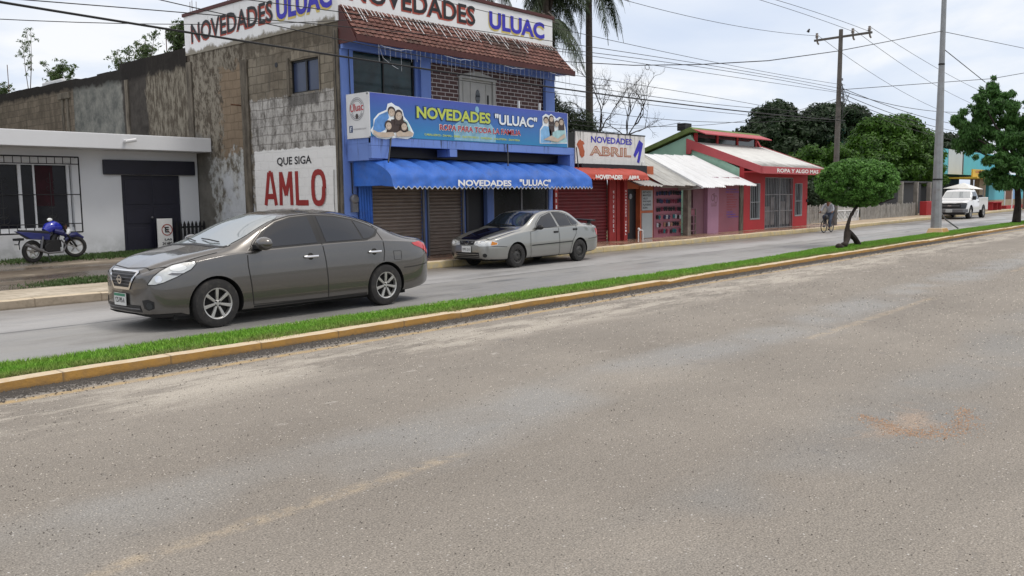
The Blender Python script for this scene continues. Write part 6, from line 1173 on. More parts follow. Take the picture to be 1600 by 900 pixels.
C_.seam([(1.29, .90), (1.285, .76), (1.32, .49), (1.345, .24)]); C_.seam([(2.475, 1.395), (2.49, .985), (2.525, .74), (2.545, .50), (2.55, .235)]); C_.seam([(3.55, 1.22), (3.60, 1.0), (3.61, .83), (3.585, .68)]); C_.seam([(1.345, .245), (2.4, .228), (3.26, .235)], w_=.004)
C_.seam([(1.34, .955), (1.42, 1.065), (1.60, 1.21), (1.85, 1.335), (2.10, 1.392), (2.45, 1.418), (2.85, 1.398), (3.2, 1.338), (3.5, 1.25), (3.66, 1.15)], w_=.004, name='roof_gutter')
C_.seam([(4.0, .555), (4.28, .560), (4.55, .585)]); C_.seam([(3.79, .82), (3.95, .815), (3.95, .68), (3.80, .685)], closed=True, w_=.003, mirror=False, name='fuel_flap')
C_.seam([(1.35, .215), (3.26, .21)], w_=.012, name='sill_strip', m='black_plastic')
C_.seam([(.30, -.70), (.13, -.48), (.085, 0), (.13, .48), (.30, .70), (.9, .745)], 'top', .006, .003, 'bonnet_gap', mirror=False); C_.seam([(.30, -.70), (.9, -.745)], 'top', .006, .003, 'bonnet_gap', mirror=False)
# lamps: wrap round the corner
HL = [(-.46, .595), (-.54, .70), (-.62, .765), (-.72, .825), (-.84, .855), (-.955, .862), (-.975, .83), (-.93, .765), (-.80, .685), (-.66, .62), (-.56, .592)]
hl = C_.patch('headlight', 'headlamp', HL, 'obl', .004, .03, True, a=R(40)); C_.seam(HL, 'obl', .005, .006, 'seam', parent=hl, closed=True, a=R(40))
cc = lambda cu, cv, ru, rv, n_=14: [(cu+ru*math.cos(6.2832*i/n_), cv+rv*math.sin(6.2832*i/n_)) for i in range(n_)]
C_.patch('projector', 'chrome', cc(-.60, .665, .042, .042), 'obl', .008, .02, True, parent=hl, a=R(40)); C_.patch('reflector', 'bright_reflector', cc(-.80, .79, .085, .038), 'obl', .008, .02, True, parent=hl, a=R(40)); C_.patch('inner_shade', 'metal_grey', [(-.70, .715), (-.74, .735), (-.86, .725), (-.80, .70)], 'obl', .009, .02, True, parent=hl, a=R(40))
TL = [(4.20, .925), (4.40, .938), (4.53, .895), (4.63, .79), (4.655, .70), (4.58, .745), (4.50, .80), (4.38, .845), (4.26, .885)]
C_.patch('taillight', 'tail_red', TL, 'side', .006, .03, True)
gr = C_.patch('grille', 'black_plastic', [(-.33, .735), (.33, .735), (.20, .545), (-.20, .545)], 'front', .004, .03)
for z_ in (.59, .63, .67, .71): w2 = .20+(z_-.545)*.62; C_.seam([(-w2, z_), (w2, z_)], 'front', .0045, .008, 'grille_bar', 'metal_grey', False, gr)
C_.seam([(-.36, .752), (-.20, .535), (.20, .535), (.36, .752)], 'front', .016, .010, 'grille_surround', 'chrome', False, gr); C_.seam([(-.36, .752), (.36, .752)], 'front', .008, .008, 'grille_surround', 'chrome', False, gr)
bx_ = C_.hit(C_.frame('front'), 0, .645, .02); b = MB()
for i in range(20):
    a0, a1 = i*.31416, (i+1)*.31416; b.add([bx_+Vector((-.012, r_*math.cos(a), r_*math.sin(a))) for r_, a in ((.058, a0), (.058, a1), (.040, a1), (.040, a0))], [(0, 1, 2, 3)])
b.box(bx_.x-.016, bx_.x-.006, bx_.y-.07, bx_.y+.07, bx_.z-.013, bx_.z+.013).build('emblem', 'chrome', gr)
C_.patch('lower_intake', 'black_plastic', [(-.42, .335), (.42, .335), (.44, .25), (-.44, .25)], 'front', .004, .04); C_.seam([(-.42, .292), (.42, .292)], 'front', .008, .010, 'intake_bar', 'metal_grey', False)
C_.patch('fog_lamp', 'black_plastic', [(-.43, .40), (-.52, .415), (-.60, .385), (-.60, .30), (-.52, .275), (-.46, .30)], 'obl', .004, .03, True, a=R(25)); C_.patch('fog_lens', 'glass_dark', cc(-.54, .335, .042, .042), 'obl', .008, .02, True, a=R(25))
C_.seam([(-.75, .215), (-.5, .205), (0, .20), (.5, .205), (.75, .215)], 'front', .018, .010, 'front_lip', 'black_plastic', False)
def plate(root, x, y, z, w_, h_, txt, green=True):
    p = BOX('number_plate', 'plate_white', root, x-.012, x, y-w_/2, y+w_/2, z-h_/2, z+h_/2, bevel=.004)
    if green: BOX('plate_band', 'plate_green', p, x-.0145, x-.0125, y-w_*.48, y+w_*.48, z+h_*.26, z+h_*.48)
    lettering(p, txt, 'letter_black', lambda u, v: (x-.0145, y+w_*.42-u, z-h_*.26+v), w_*.84, h_*.42, .01); return p
plate(car, C_.hit(C_.frame('front'), 0, .40, .02).x-.005, car.location.y, .395, .31, .155, 'YZS-995-A')
for x_, z_ in ((2.28, .823), (3.42, .828)):
    p = C_.hit(C_.frame('side'), x_, z_, .03)
    for sg in (-1, 1):
        yy = p.y if sg < 0 else 2*C_.o.y-p.y; hd = MB().tube([(p.x-.115, yy-sg*.022, p.z), (p.x-.09, yy+sg*.012, p.z), (p.x+.08, yy+sg*.014, p.z+.002), (p.x+.115, yy-sg*.02, p.z+.002)], [.012, .019, .021, .014], 8).build('door_handle', 'chrome', car, smooth=True)
        MB().lathe([(0, 0), (.045, 0), (.05, -.006*sg)], (p.x-.01, yy-sg*.022, p.z), 'y', 14).build('handle_cup', 'seam_dark', hd)
for sg in (-1, 1):
    yy = C_.o.y+sg*.93; X_ = car.location.x+1.50; b = MB().sphere((X_-.02, yy, 1.045), (.11, .135, .09), 16, 10); b.v = [(v[0] if v[0] < X_+.04 else X_+.04, v[1], v[2]) for v in b.v]
    mr = b.build('wing_mirror', 'paint_grey_brown', car, smooth=True); MB().hexa([(X_-.1, yy-sg*.18, .965), (X_+.04, yy-sg*.18, .965), (X_+.03, yy-sg*.02, .985), (X_-.06, yy-sg*.02, .985)], [(X_-.1, yy-sg*.18, 1.03), (X_+.04, yy-sg*.18, 1.03), (X_+.03, yy-sg*.02, 1.02), (X_-.06, yy-sg*.02, 1.02)]).build('mirror_foot', 'black_plastic', mr)
for y_ in (-.45, .1):
    a_ = C_.hit(C_.frame('front'), y_, 1.055, .02); c_ = C_.hit(C_.frame('front'), y_+.5, 1.085, .022)
    MB().tube([a_, a_.lerp(c_, .5)+Vector((-.02, 0, .01)), c_], .009, 5).build('wiper', 'black_plastic', car)
for x_ in (.83, 3.63):
    for sg in (-1, 1): wheel(car, car.location.x+x_, car.location.y+sg*.745, .312, .312, .205, sg, 'alloy', .20)
BOX('chassis', 'underbody', car, car.location.x+.3, car.location.x+4.1, car.location.y-.72, car.location.y+.72, .150, .30)  # floor box lowered and widened to deepen the shade beneath
# ---------------------------------------------------------------- parked silver sedan
sc2 = thing('sedan_car', 'silver older sedan with black bonnet stripe and bare steel wheels parked before the shutters', 'car', (14.06, 13.62, 0))
k = .948
base = [(0.00, .32, .34, .45, .57, .30, .60, .2, .605), (.04, .25, .50, .45, .61, .46, .64, .34, .65), (.12, .21, .62, .46, .64, .58, .68, .46, .69), (.28, .20, .70, .47, .68, .66, .725, .55, .74), (.55, .19, .735, .48, .73, .70, .785, .60, .805), (.85, .19, .75, .5, .785, .715, .84, .64, .865), (1.05, .19, .76, .5, .81, .72, .87, .65, .90), (1.18, .19, .76, .5, .825, .72, .905, .645, .945), (1.40, .19, .76, .5, .84, .72, .99, .62, 1.055), (1.62, .19, .76, .5, .855, .72, 1.12, .60, 1.185), (1.85, .19, .76, .5, .865, .72, 1.228, .57, 1.275), (2.10, .19, .76, .5, .875, .72, 1.270, .555, 1.305), (2.45, .19, .76, .5, .885, .72, 1.278, .545, 1.318), (2.80, .19, .76, .5, .89, .72, 1.270, .545, 1.310), (3.05, .19, .76, .5, .89, .72, 1.225, .54, 1.275), (3.30, .195, .755, .5, .885, .715, 1.105, .555, 1.165), (3.52, .20, .75, .51, .88, .705, .985, .57, 1.04), (3.66, .21, .745, .51, .875, .69, .935, .585, .97), (3.90, .22, .735, .52, .87, .68, .92, .59, .945), (4.08, .24, .70, .52, .86, .64, .905, .56, .93), (4.19, .27, .64, .52, .80, .58, .85, .5, .87), (4.24, .31, .56, .52, .68, .50, .72, .4, .73), (4.26, .37, .45, .52, .6, .4, .64, .3, .65)]
D_ = Car(sc2, base, 110); D_.w = .76; D_.body(['paint_silver', 'underbody'], [(.90, .275), (3.30, .275)], .325)
for pl in ([(1.60, .885), (1.70, 1.00), (1.92, 1.150), (2.26, 1.232), (2.30, 1.228), (2.42, .90), (2.10, .888)], [(2.36, 1.245), (2.66, 1.235), (2.90, 1.180), (2.98, .915), (2.51, .902)], [(2.93, 1.17), (3.10, 1.08), (3.26, .965), (3.22, .925), (3.01, .917)]): D_.patch('side_window', 'tint_glass', pl, 'side', .006, .04, True)
D_.seam([(1.56, .875), (1.68, 1.02), (1.90, 1.17), (2.26, 1.252), (2.7, 1.25), (2.94, 1.19), (3.15, 1.08), (3.30, .96), (3.24, .905), (2.4, .885)], w_=.005, closed=True, name='window_trim')
D_.patch('windshield', 'glass_dark', [(-.60, .945), (0, .915), (.60, .945), (.525, 1.21), (.46, 1.235), (0, 1.26), (-.46, 1.235), (-.525, 1.21)], 'front', .005, .05); D_.patch('rear_window', 'tint_glass', [(-.46, 1.20), (0, 1.22), (.46, 1.20), (.53, .99), (-.53, .99)], 'rear', .005, .06)
D_.patch('bonnet_stripe', 'black_gloss', [(.07, -.22), (.10, -.28), (1.02, -.34), (1.08, 0), (1.02, .34), (.10, .28), (.07, .22)], 'top', .004, .05); D_.seam([(.9, -.66), (.2, -.58), (.09, -.3), (.07, 0), (.09, .3), (.2, .58), (.9, .66)], 'top', .005, .003, 'bonnet_gap', mirror=False)
D_.seam([(1.38, .80), (1.36, .5), (1.38, .22)]); D_.seam([(2.44, .885), (2.46, .6), (2.45, .22)]); D_.seam([(3.16, .90), (3.14, .70), (3.0, .55), (2.9, .3), (2.88, .22)]); D_.seam([(1.40, .49), (3.0, .52)], w_=.012, off=.008, name='side_moulding', m='black_plastic'); D_.seam([(3.66, .55), (4.0, .57), (4.2, .58)]); D_.seam([(.55, .50), (.3, .52), (.1, .53)])
HL2 = [(-.20, .545), (-.215, .63), (-.45, .655), (-.66, .64), (-.745, .60), (-.735, .555), (-.60, .53), (-.35, .525)]
hl = D_.patch('headlight', 'headlamp', HL2, 'obl', .004, .03, True, a=R(30)); D_.patch('turn_lamp', 'amber', [(-.60, .545), (-.62, .635), (-.73, .60), (-.725, .56)], 'obl', .007, .02, True, parent=hl, a=R(30)); D_.patch('reflector', 'bright_reflector', cc(-.42, .59, .07, .035), 'obl', .007, .02, True, parent=hl, a=R(30))
gr = D_.patch('grille', 'black_plastic', [(-.24, .635), (.24, .635), (.20, .555), (-.20, .555)], 'front', .005, .03); D_.seam([(-.055, .595), (-.03, .625), (.03, .625), (.055, .595), (.03, .565), (-.03, .565)], 'front', .007, .012, 'emblem', 'chrome', False, gr, True)
D_.patch('lower_intake', 'black_plastic', [(-.36, .385), (.36, .385), (.36, .27), (-.36, .27)], 'front', .004, .04)
for z_ in (.30, .34): D_.seam([(-.35, z_), (.35, z_)], 'front', .006, .009, 'intake_bar', 'paint_silver', False)
D_.patch('fog_hole', 'black_plastic', cc(-.50, .32, .055, .045), 'obl', .004, .02, True, a=R(15)); plate(sc2, D_.hit(D_.frame('front'), 0, .46, .02).x, 13.62, .455, .28, .14, 'YPY-211', False)
D_.patch('taillight', 'tail_red', [(3.98, .80), (4.2, .82), (4.24, .62), (4.05, .64)], 'side', .005, .03, True)
for x_, z_ in ((2.33, .77), (3.10, .81)):
    p = D_.hit(D_.frame('side'), x_, z_, .01)
    for sg in (-1, 1): yy = p.y if sg < 0 else 2*D_.o.y-p.y; MB().box(p.x-.075, p.x+.075, yy-.012, yy+.012, p.z-.024, p.z+.024).build('door_handle', 'black_plastic', sc2, bevel=.006)
for sg in (-1, 1):
    yy = 13.62+sg*.83; X_ = 14.06+1.62; MB().sphere((X_, yy, .905), (.07, .10, .058), 14, 8).tube([(X_, yy-sg*.14, .875), (X_, yy, .88)], .03, 6).build('wing_mirror', 'black_plastic', sc2, smooth=True)
b = MB(); sp = [(17.98+.0, 13.62+y_, .985+.03*(1-abs(y_)/.6)) for y_ in (-.62, -.4, 0, .4, .62)]
for p, q in zip(sp, sp[1:]): b.hexa([(p[0], p[1], p[2]), (q[0], q[1], q[2]), (q[0]+.22, q[1], q[2]-.01), (p[0]+.22, p[1], p[2]-.01)], [(p[0], p[1], p[2]+.03), (q[0], q[1], q[2]+.03), (q[0]+.22, q[1], q[2]+.035), (p[0]+.22, p[1], p[2]+.035)])
for y_ in (-.5, .5): b.box(18.02, 18.14, 13.62+y_-.02, 13.62+y_+.02, .90, 1.0)
b.build('boot_spoiler', 'black_plastic', sc2, bevel=.008)
for y_ in (-.4, .05): a_ = D_.hit(D_.frame('front'), y_, .945, .015); c_ = D_.hit(D_.frame('front'), y_+.42, .965, .018); MB().tube([a_, c_], .008, 5).build('wiper', 'black_plastic', sc2)
for x_ in (.90, 3.30):
    for sg in (-1, 1): wheel(sc2, 14.06+x_, 13.62+sg*.665, .275, .275, .17, sg, 'steel', .17)
BOX('chassis', 'underbody', sc2, 14.35, 17.95, 13.1, 14.1, .18, .32)
# ---------------------------------------------------------------- white pickup
tr_ = thing('pickup_truck', 'white pickup truck with black grille facing the camera beyond the lamp post', 'pickup truck', (56.25, 14.2, 0))
tb = [(0, .42, .55, .6, .88, .5, .93, .4, .95), (.06, .38, .78, .6, .95, .76, 1.0, .68, 1.02), (.18, .36, .90, .62, 1.0, .88, 1.06, .78, 1.08), (.5, .34, .95, .65, 1.04, .92, 1.10, .82, 1.12), (1.15, .34, .97, .66, 1.08, .93, 1.15, .84, 1.18), (1.35, .34, .97, .66, 1.10, .93, 1.20, .83, 1.24), (1.6, .34, .97, .66, 1.11, .92, 1.40, .78, 1.46), (1.9, .34, .97, .66, 1.12, .92, 1.66, .71, 1.72), (2.1, .34, .97, .66, 1.12, .92, 1.72, .69, 1.78), (2.75, .34, .97, .66, 1.12, .92, 1.73, .69, 1.79), (2.88, .34, .97, .66, 1.12, .92, 1.70, .69, 1.76), (3.0, .36, .96, .66, 1.10, .90, 1.45, .72, 1.50), (3.04, .38, .95, .66, 1.06, .88, 1.2, .74, 1.22)]
T_ = Car(tr_, tb, 80); T_.w = .97; T_.body(['paint_truck', 'underbody'], [(.97, .38)], .46)
T_.patch('windshield', 'windshield_glass', [(-.78, 1.25), (.78, 1.25), (.66, 1.64), (-.66, 1.64)], 'front', .006, .08); T_.patch('side_window', 'tint_glass', [(1.62, 1.18), (1.95, 1.60), (2.72, 1.64), (2.80, 1.18)], 'side', .006, .06, True); T_.seam([(1.38, 1.06), (1.42, .4)]); T_.seam([(2.86, 1.1), (2.86, .4)])
T_.patch('grille', 'black_plastic', [(-.88, .96), (.88, .96), (.86, .62), (-.86, .62)], 'front', .006, .06); T_.seam([(-.55, .80), (.55, .80)], 'front', .028, .02, 'grille_bar', 'metal_grey', False); T_.patch('headlight', 'glass_dark', [(-.62, .95), (-.90, .94), (-.88, .68), (-.62, .68)], 'front', .012, .05, True); T_.seam([(-.60, .86), (-.90, .86)], 'front', .015, .018, 'lamp_bar', 'metal_grey')
tx = 56.25; ty = 14.2
MB().prism([(tx-.10, ty-.78, .40), (tx-.12, ty+.78, .40), (tx+.2, ty+.98, .40), (tx+.2, ty-.98, .40)], (0, 0, .20)).build('front_bumper', 'metal_grey', tr_, bevel=.02); BOX('bumper_valance', 'black_plastic', tr_, tx-.02, tx+.3, ty-.85, ty+.85, .26, .42)
plate(tr_, tx-.115, ty, .50, .36, .17, 'DA-21-34', False); T_.patch('emblem', 'chrome', [(-.10, .78), (.10, .78), (.10, .82), (-.10, .82)], 'front', .03, .05)
b = MB().box(tx+3.06, tx+5.15, ty-.95, ty-.86, .50, 1.27).box(tx+3.06, tx+5.15, ty+.86, ty+.95, .50, 1.27).box(tx+3.06, tx+3.12, ty-.86, ty+.86, .62, 1.22).box(tx+5.09, tx+5.15, ty-.86, ty+.86, .55, 1.25).box(tx+3.1, tx+5.1, ty-.86, ty+.86, .62, .68).build('bed', 'paint_truck', tr_, bevel=.02)
for sg in (-1, 1):
    MB().lathe([(0, 0), (.45, 0), (.45, -.012*-sg)], (tx+3.98, ty+sg*.952, .38), 'y', 28).build('wheel_arch', 'underbody', b)
    MB().box(tx+1.42, tx+1.52, ty+sg*1.0-.09, ty+sg*1.0+.12, 1.13, 1.36).build('wing_mirror', 'black_plastic', tr_, bevel=.02); MB().box(tx+2.55, tx+2.7, ty+sg*.965-.012, ty+sg*.965+.012, .98, 1.03).build('door_handle', 'black_plastic', tr_)
    wheel(tr_, tx+.97, ty+sg*.83, .37, .37, .22, sg, 'alloy', .24); wheel(tr_, tx+3.98, ty+sg*.86, .37, .37, .22, sg, 'alloy', .24)
BOX('spare_can', 'iron_black', tr_, tx+4.7, tx+4.95, ty-.7, ty-.45, 1.2, 1.42, bevel=.02); BOX('chassis', 'underbody', tr_, tx+.3, tx+5, ty-.5, ty+.5, .28, .6)
# ================================================================= MOTORCYCLE, BICYCLE, PERSON
mat('moto_blue', (.014, .026, .36), .22, .05, 5, coat=1.); mat('moto_navy', (.010, .014, .10), .35, .1, 5, coat=.5)
M0 = (7.55, 20.9, .27)
mo = thing('motorcycle', 'blue motorcycle with black seat leaning on its stand before the white house wall', 'motorcycle', M0)
mx, my = 7.50, 20.95
def bwheel(root, c, r_, tr2, rim_m, ang=0., spokes=5, nm='wheel', w_=.02, tyre='tyre_rubber'):
    """wheel in the XZ plane turned by ang about z"""
    ca, sa = math.cos(ang), math.sin(ang); o = Vector(c)
    def tf(b): b.v = [tuple(o+Vector(((v[0]-o.x)*ca-(v[1]-o.y)*sa, (v[0]-o.x)*sa+(v[1]-o.y)*ca, v[2]-o.z))) for v in b.v]; return b
    n_ = 28; prof = [(r_-tr2+tr2*math.cos(t), tr2*.95*math.sin(t)) for t in [k_*.7854 for k_ in range(8)]]
    w = tf(MB().lathe(prof, c, 'y', n_, True)).build(nm, tyre, root, smooth=True); b = MB().lathe([(r_-2*tr2, -tr2*.5), (r_-2.1*tr2-.012, -tr2*.35), (r_-2.1*tr2-.012, tr2*.35), (r_-2*tr2, tr2*.5)], c, 'y', n_)
    for k_ in range(spokes): a = k_*6.2832/spokes+.3; b.tube([o+Vector((.03*math.cos(a), 0, .03*math.sin(a))), o+Vector(((r_-2*tr2)*math.cos(a), 0, (r_-2*tr2)*math.sin(a)))], w_, 6)
    b.lathe([(0, -.05), (.05, -.05), (.05, .05), (0, .05)], c, 'y', 12); tf(b).build('rim', rim_m, w); return w
bwheel(mo, (mx+.02, my, .575), .30, .055, 'alloy', .06); fw = Vector((mx+1.22, my-.06, .60)); bwheel(mo, fw, .29, .048, 'alloy', -.55)
MB().tube([fw+Vector((0, -.07, 0)), (mx+.98, my-.09, .98), (mx+.88, my-.09, 1.22)], [.028, .03, .03], 8).tube([fw+Vector((0, .07, 0)), (mx+.98, my+.07, .98), (mx+.88, my+.07, 1.22)], [.028, .03, .03], 8).build('front_fork', 'black_plastic', mo, smooth=True)
MB().tube([(fw.x-.26, my-.02, .80), (fw.x-.12, my-.05, .92), (fw.x+.06, my-.08, .925), (fw.x+.22, my-.12, .82)], [.05, .07, .07, .04], 8).build('front_mudguard', 'moto_navy', mo, smooth=True)
MB().tube([(mx+.42, my, 1.08), (mx+.52, my, 1.16), (mx+.68, my, 1.20), (mx+.82, my, 1.13), (mx+.90, my, 1.02)], [.09, .14, .155, .13, .05], 14).build('fuel_tank', 'moto_blue', mo, smooth=True)
MB().tube([(mx+.62, my-.10, 1.08), (mx+.80, my-.14, 1.02), (mx+.96, my-.10, .92)], [.06, .09, .03], 8).build('tank_shroud', 'moto_navy', mo, smooth=True); MB().tube([(mx+.98, my-.08, .96), (mx+1.03, my-.08, 1.02), (mx+1.06, my-.1, 1.10)], [.05, .07, .04], 8).build('headlight', 'bright_reflector', mo, smooth=True)
MB().hexa([(mx-.28, my-.06, 1.10), (mx+.50, my-.12, 1.00), (mx+.50, my+.12, 1.00), (mx-.28, my+.06, 1.10)], [(mx-.34, my-.05, 1.17), (mx+.46, my-.10, 1.09), (mx+.46, my+.10, 1.09), (mx-.34, my+.05, 1.17)]).build('seat', 'black_plastic', mo, bevel=.02)
MB().hexa([(mx-.05, my-.11, .90), (mx+.46, my-.13, .84), (mx+.46, my+.13, .84), (mx-.05, my+.11, .90)], [(mx-.42, my-.05, 1.14), (mx+.50, my-.12, 1.01), (mx+.50, my+.12, 1.01), (mx-.42, my+.05, 1.14)]).build('tail_fairing', 'moto_navy', mo, bevel=.02)
MB().box(mx+.34, mx+.74, my-.13, my+.13, .52, .84).tube([(mx+.60, my, .80), (mx+.74, my, 1.02)], .09, 10).tube([(mx+.40, my-.15, .64), (mx+.40, my+.15, .64)], .12, 14).tube([(mx+.82, my, .62), (mx+.80, my, .82)], .05, 8).build('engine', 'metal_grey' if False else 'black_plastic', mo, bevel=.015)
MB().tube([(mx+.78, my-.12, .82), (mx+.90, my-.14, .66), (mx+.78, my-.16, .50), (mx+.35, my-.17, .50), (mx+.0, my-.17, .66), (mx-.24, my-.17, .78)], [.022, .022, .024, .026, .045, .04], 8).build('exhaust', 'metal_grey', mo, smooth=True)
MB().tube([(mx+.02, my-.09, .575), (mx+.45, my-.09, .62)], .025, 6).tube([(mx+.02, my+.09, .575), (mx+.45, my+.09, .62)], .025, 6).tube([(mx+.2, my-.1, .62), (mx+.28, my-.1, .95)], .03, 6).tube([(mx+.45, my, .9), (mx+.9, my, 1.14), (mx+.78, my, .8)], .03, 6).build('frame', 'metal_grey', mo)
MB().tube([(mx-.28, my, .95), (mx-.33, my, .80), (mx-.36, my, .72)], .02, 6).box(mx-.40, mx-.37, my-.09, my+.09, .66, .80).box(mx-.42, mx-.24, my-.10, my+.10, .89, .95).build('rear_rack', 'iron_black', mo); BOX('number_plate', 'plate_white', mo, mx-.42, mx-.402, my-.09, my+.09, .64, .78)
MB().tube([(mx+.80, my-.36, 1.24), (mx+.86, my-.18, 1.25), (mx+.88, my, 1.20), (mx+.86, my+.18, 1.25), (mx+.80, my+.36, 1.24)], .015, 6).box(mx+.84, mx+.96, my-.1, my+.1, 1.18, 1.28).build('handlebar', 'iron_black', mo)
for sg in (-1, 1): MB().tube([(mx+.83, my+sg*.28, 1.24), (mx+.76+.08*sg, my+sg*.34, 1.38)], .009, 5).build('mirror_stalk', 'iron_black', mo)
MB().sphere((mx+.36, my-.34, 1.39), (.075, .02, .045), 14, 8).build('mirror', 'bright_reflector', mo, smooth=True); MB().tube([(mx+.40, my-.33, 1.38), (mx+.62, my-.33, 1.30), (mx+.80, my-.3, 1.25)], .008, 5).build('mirror_stalk', 'iron_black', mo)
MB().tube([(mx+.36, my-.12, .5), (mx+.33, my-.26, .285)], .014, 6).build('side_stand', 'iron_black', mo)
mo.scale = (.86, .86, .86); mo.rotation_euler = (0, R(-2), R(14))
# ---------------------------------------------------------------- bicycle and rider
bi = thing('bicycle', 'dark bicycle ridden towards the camera along the far kerb', 'bicycle', (35.6, 13.7, 0)); bx, by = 35.15, 13.62; rot = -.10
mat('bike_dark', (.02, .02, .022), .45, .1); mat('bike_red', (.14, .02, .02), .4, .1)
bwheel(bi, (bx, by, .34), .335, .024, 'metal_grey', rot, 14, 'wheel', .0025); bwheel(bi, (bx+1.06, by+.02, .34), .335, .024, 'metal_grey', 0, 14, 'wheel', .0025)
b = MB().tube([(bx+.42, by, .30), (bx+.24, by, .84)], .016, 6).tube([(bx+.44, by, .30), (bx+.72, by, .86)], .016, 6).tube([(bx+.26, by, .80), (bx+.70, by, .78)], .016, 6).tube([(bx+1.06, by-.06, .34), (bx+.44, by, .30)], .01, 5).tube([(bx+1.06, by+.07, .34), (bx+.69, by, .78)], .01, 5); b.build('frame', 'bike_dark', bi)
MB().tube([(bx, by-.06, .34), (bx+.14, by-.05, .66), (bx+.22, by, .78), (bx+.26, by, .98)], .014, 6).tube([(bx, by+.06, .34), (bx+.14, by+.05, .66), (bx+.22, by, .78)], .014, 6).build('front_fork', 'bike_dark', bi)
MB().tube([(bx+.34, by-.34, 1.02), (bx+.22, by-.28, 1.03), (bx+.22, by, 1.01), (bx+.22, by+.28, 1.03), (bx+.34, by+.34, 1.02)], .015, 6).build('handlebar', 'bike_dark', bi); MB().hexa([(bx+.60, by-.05, .88), (bx+.92, by-.10, .88), (bx+.92, by+.10, .88), (bx+.60, by+.05, .88)], [(bx+.62, by-.03, .93), (bx+.92, by-.09, .94), (bx+.92, by+.09, .94), (bx+.62, by+.03, .93)]).build('saddle', 'black_plastic', bi, bevel=.015)
MB().lathe([(.08, 0), (.09, .006), (.08, .01)], (bx+.43, by-.05, .30), 'y', 16).tube([(bx+.43, by-.09, .30), (bx+.36, by-.12, .15)], .012, 5).tube([(bx+.43, by+.09, .30), (bx+.50, by+.12, .45)], .012, 5).box(bx+.30, bx+.42, by-.19, by-.09, .135, .155).box(bx+.44, bx+.56, by+.09, by+.19, .445, .465).build('pedals', 'metal_grey', bi)
tag(MB().sphere((bx+.05, by-.10, .80), (.12, .10, .13), 12, 8).build('hanging_bag', 'bike_dark', None, (bx+.05, by-.1, .7), smooth=True), 'small dark bag hanging from the bicycle handlebar', 'bag')
mat('skin_brown', (.16, .075, .045), .55, .1, 8); mat('shirt_grey', (.30, .31, .34), .85, .2, 6, dirt=(.22, .22, .25), dirtamt=.6); mat('jeans', (.045, .06, .09), .85, .2, 6); mat('hair_black', (.012, .010, .009), .7, .2); mat('shoe_dark', (.02, .018, .018), .6, .1)
def skin(name, m, J, E, parent, sub=2, root=0):
    """J: joints (x, y, z, rx, ry); E: edges. One continuous surface grown by the Skin modifier"""
    og = ORG[parent.name]; me = bpy.data.meshes.new(name); me.from_pydata([tuple(Vector(j[:3])-og) for j in J], E, []); o = bpy.data.objects.new(name, me); col.objects.link(o)
    o.modifiers.new('s', 'SKIN'); sv = me.skin_vertices[0].data
    for i, j in enumerate(J): sv[i].radius = (j[3], j[4]); sv[i].use_root = (i == root)
    s_ = o.modifiers.new('u', 'SUBSURF'); s_.levels = sub; s_.render_levels = sub; bpy.context.view_layer.update()
    me2 = bpy.data.meshes.new_from_object(o.evaluated_get(bpy.context.evaluated_depsgraph_get())); o.modifiers.clear(); o.data = me2; me2.materials.clear(); me2.materials.append(MATS[m]); me2.polygons.foreach_set('use_smooth', [True]*len(me2.polygons)); o.parent = parent; ORG[o.name] = og; return o
pe = thing('person', 'person in a grey long sleeve shirt and dark trousers riding the bicycle, head bowed', 'person', (bx+.75, by, .9))
px_ = bx
J = [(px_+.76, by, .96, .12, .15), (px_+.72, by, 1.12, .11, .15), (px_+.62, by, 1.32, .11, .165), (px_+.56, by, 1.46, .07, .10), (px_+.51, by, 1.55, .045, .05), (px_+.46, by, 1.66, .09, .08), (px_+.44, by, 1.74, .075, .07),
     (px_+.58, by-.19, 1.44, .055, .055), (px_+.46, by-.30, 1.22, .042, .042), (px_+.27, by-.31, 1.06, .03, .03), (px_+.58, by+.19, 1.44, .055, .055), (px_+.46, by+.30, 1.22, .042, .042), (px_+.27, by+.31, 1.06, .03, .03),
     (px_+.72, by-.10, .93, .09, .09), (px_+.42, by-.14, .62, .065, .065), (px_+.40, by-.14, .22, .04, .04), (px_+.30, by-.14, .17, .035, .04), (px_+.72, by+.10, .93, .09, .09), (px_+.30, by+.15, .84, .065, .065), (px_+.50, by+.14, .53, .04, .04), (px_+.40, by+.14, .49, .035, .04)]
E_ = [(0, 1), (1, 2), (2, 3), (3, 4), (4, 5), (5, 6), (3, 7), (7, 8), (8, 9), (3, 10), (10, 11), (11, 12), (0, 13), (13, 14), (14, 15), (15, 16), (0, 17), (17, 18), (18, 19), (19, 20)]
skin('body', 'skin_brown', J, E_, pe)
g_ = .018
sj = [(j[0], j[1], j[2], j[3]+g_, j[4]+g_) for j in J]; skin('shirt', 'shirt_grey', [sj[0], sj[1], sj[2], (sj[3][0], sj[3][1], sj[3][2]+.01, sj[3][3], sj[3][4])]+[sj[7], sj[8], (px_+.31, by-.31, 1.09, .046, .046), sj[10], sj[11], (px_+.31, by+.31, 1.09, .046, .046)], [(0, 1), (1, 2), (2, 3), (3, 4), (4, 5), (5, 6), (3, 7), (7, 8), (8, 9)], pe)
skin('trousers', 'jeans', [(px_+.76, by, .98, .135, .165), sj[13], sj[14], (px_+.40, by-.14, .27, .062, .062), sj[17], sj[18], (px_+.49, by+.14, .57, .062, .062)], [(0, 1), (1, 2), (2, 3), (0, 4), (4, 5), (5, 6)], pe)
for sg, zz, xx in ((-1, .165, .32), (1, .48, .42)): MB().sphere((px_+xx+.02, by+sg*.14, zz+.01), (.13, .05, .045), 12, 8).build('shoe', 'shoe_dark', pe, smooth=True)
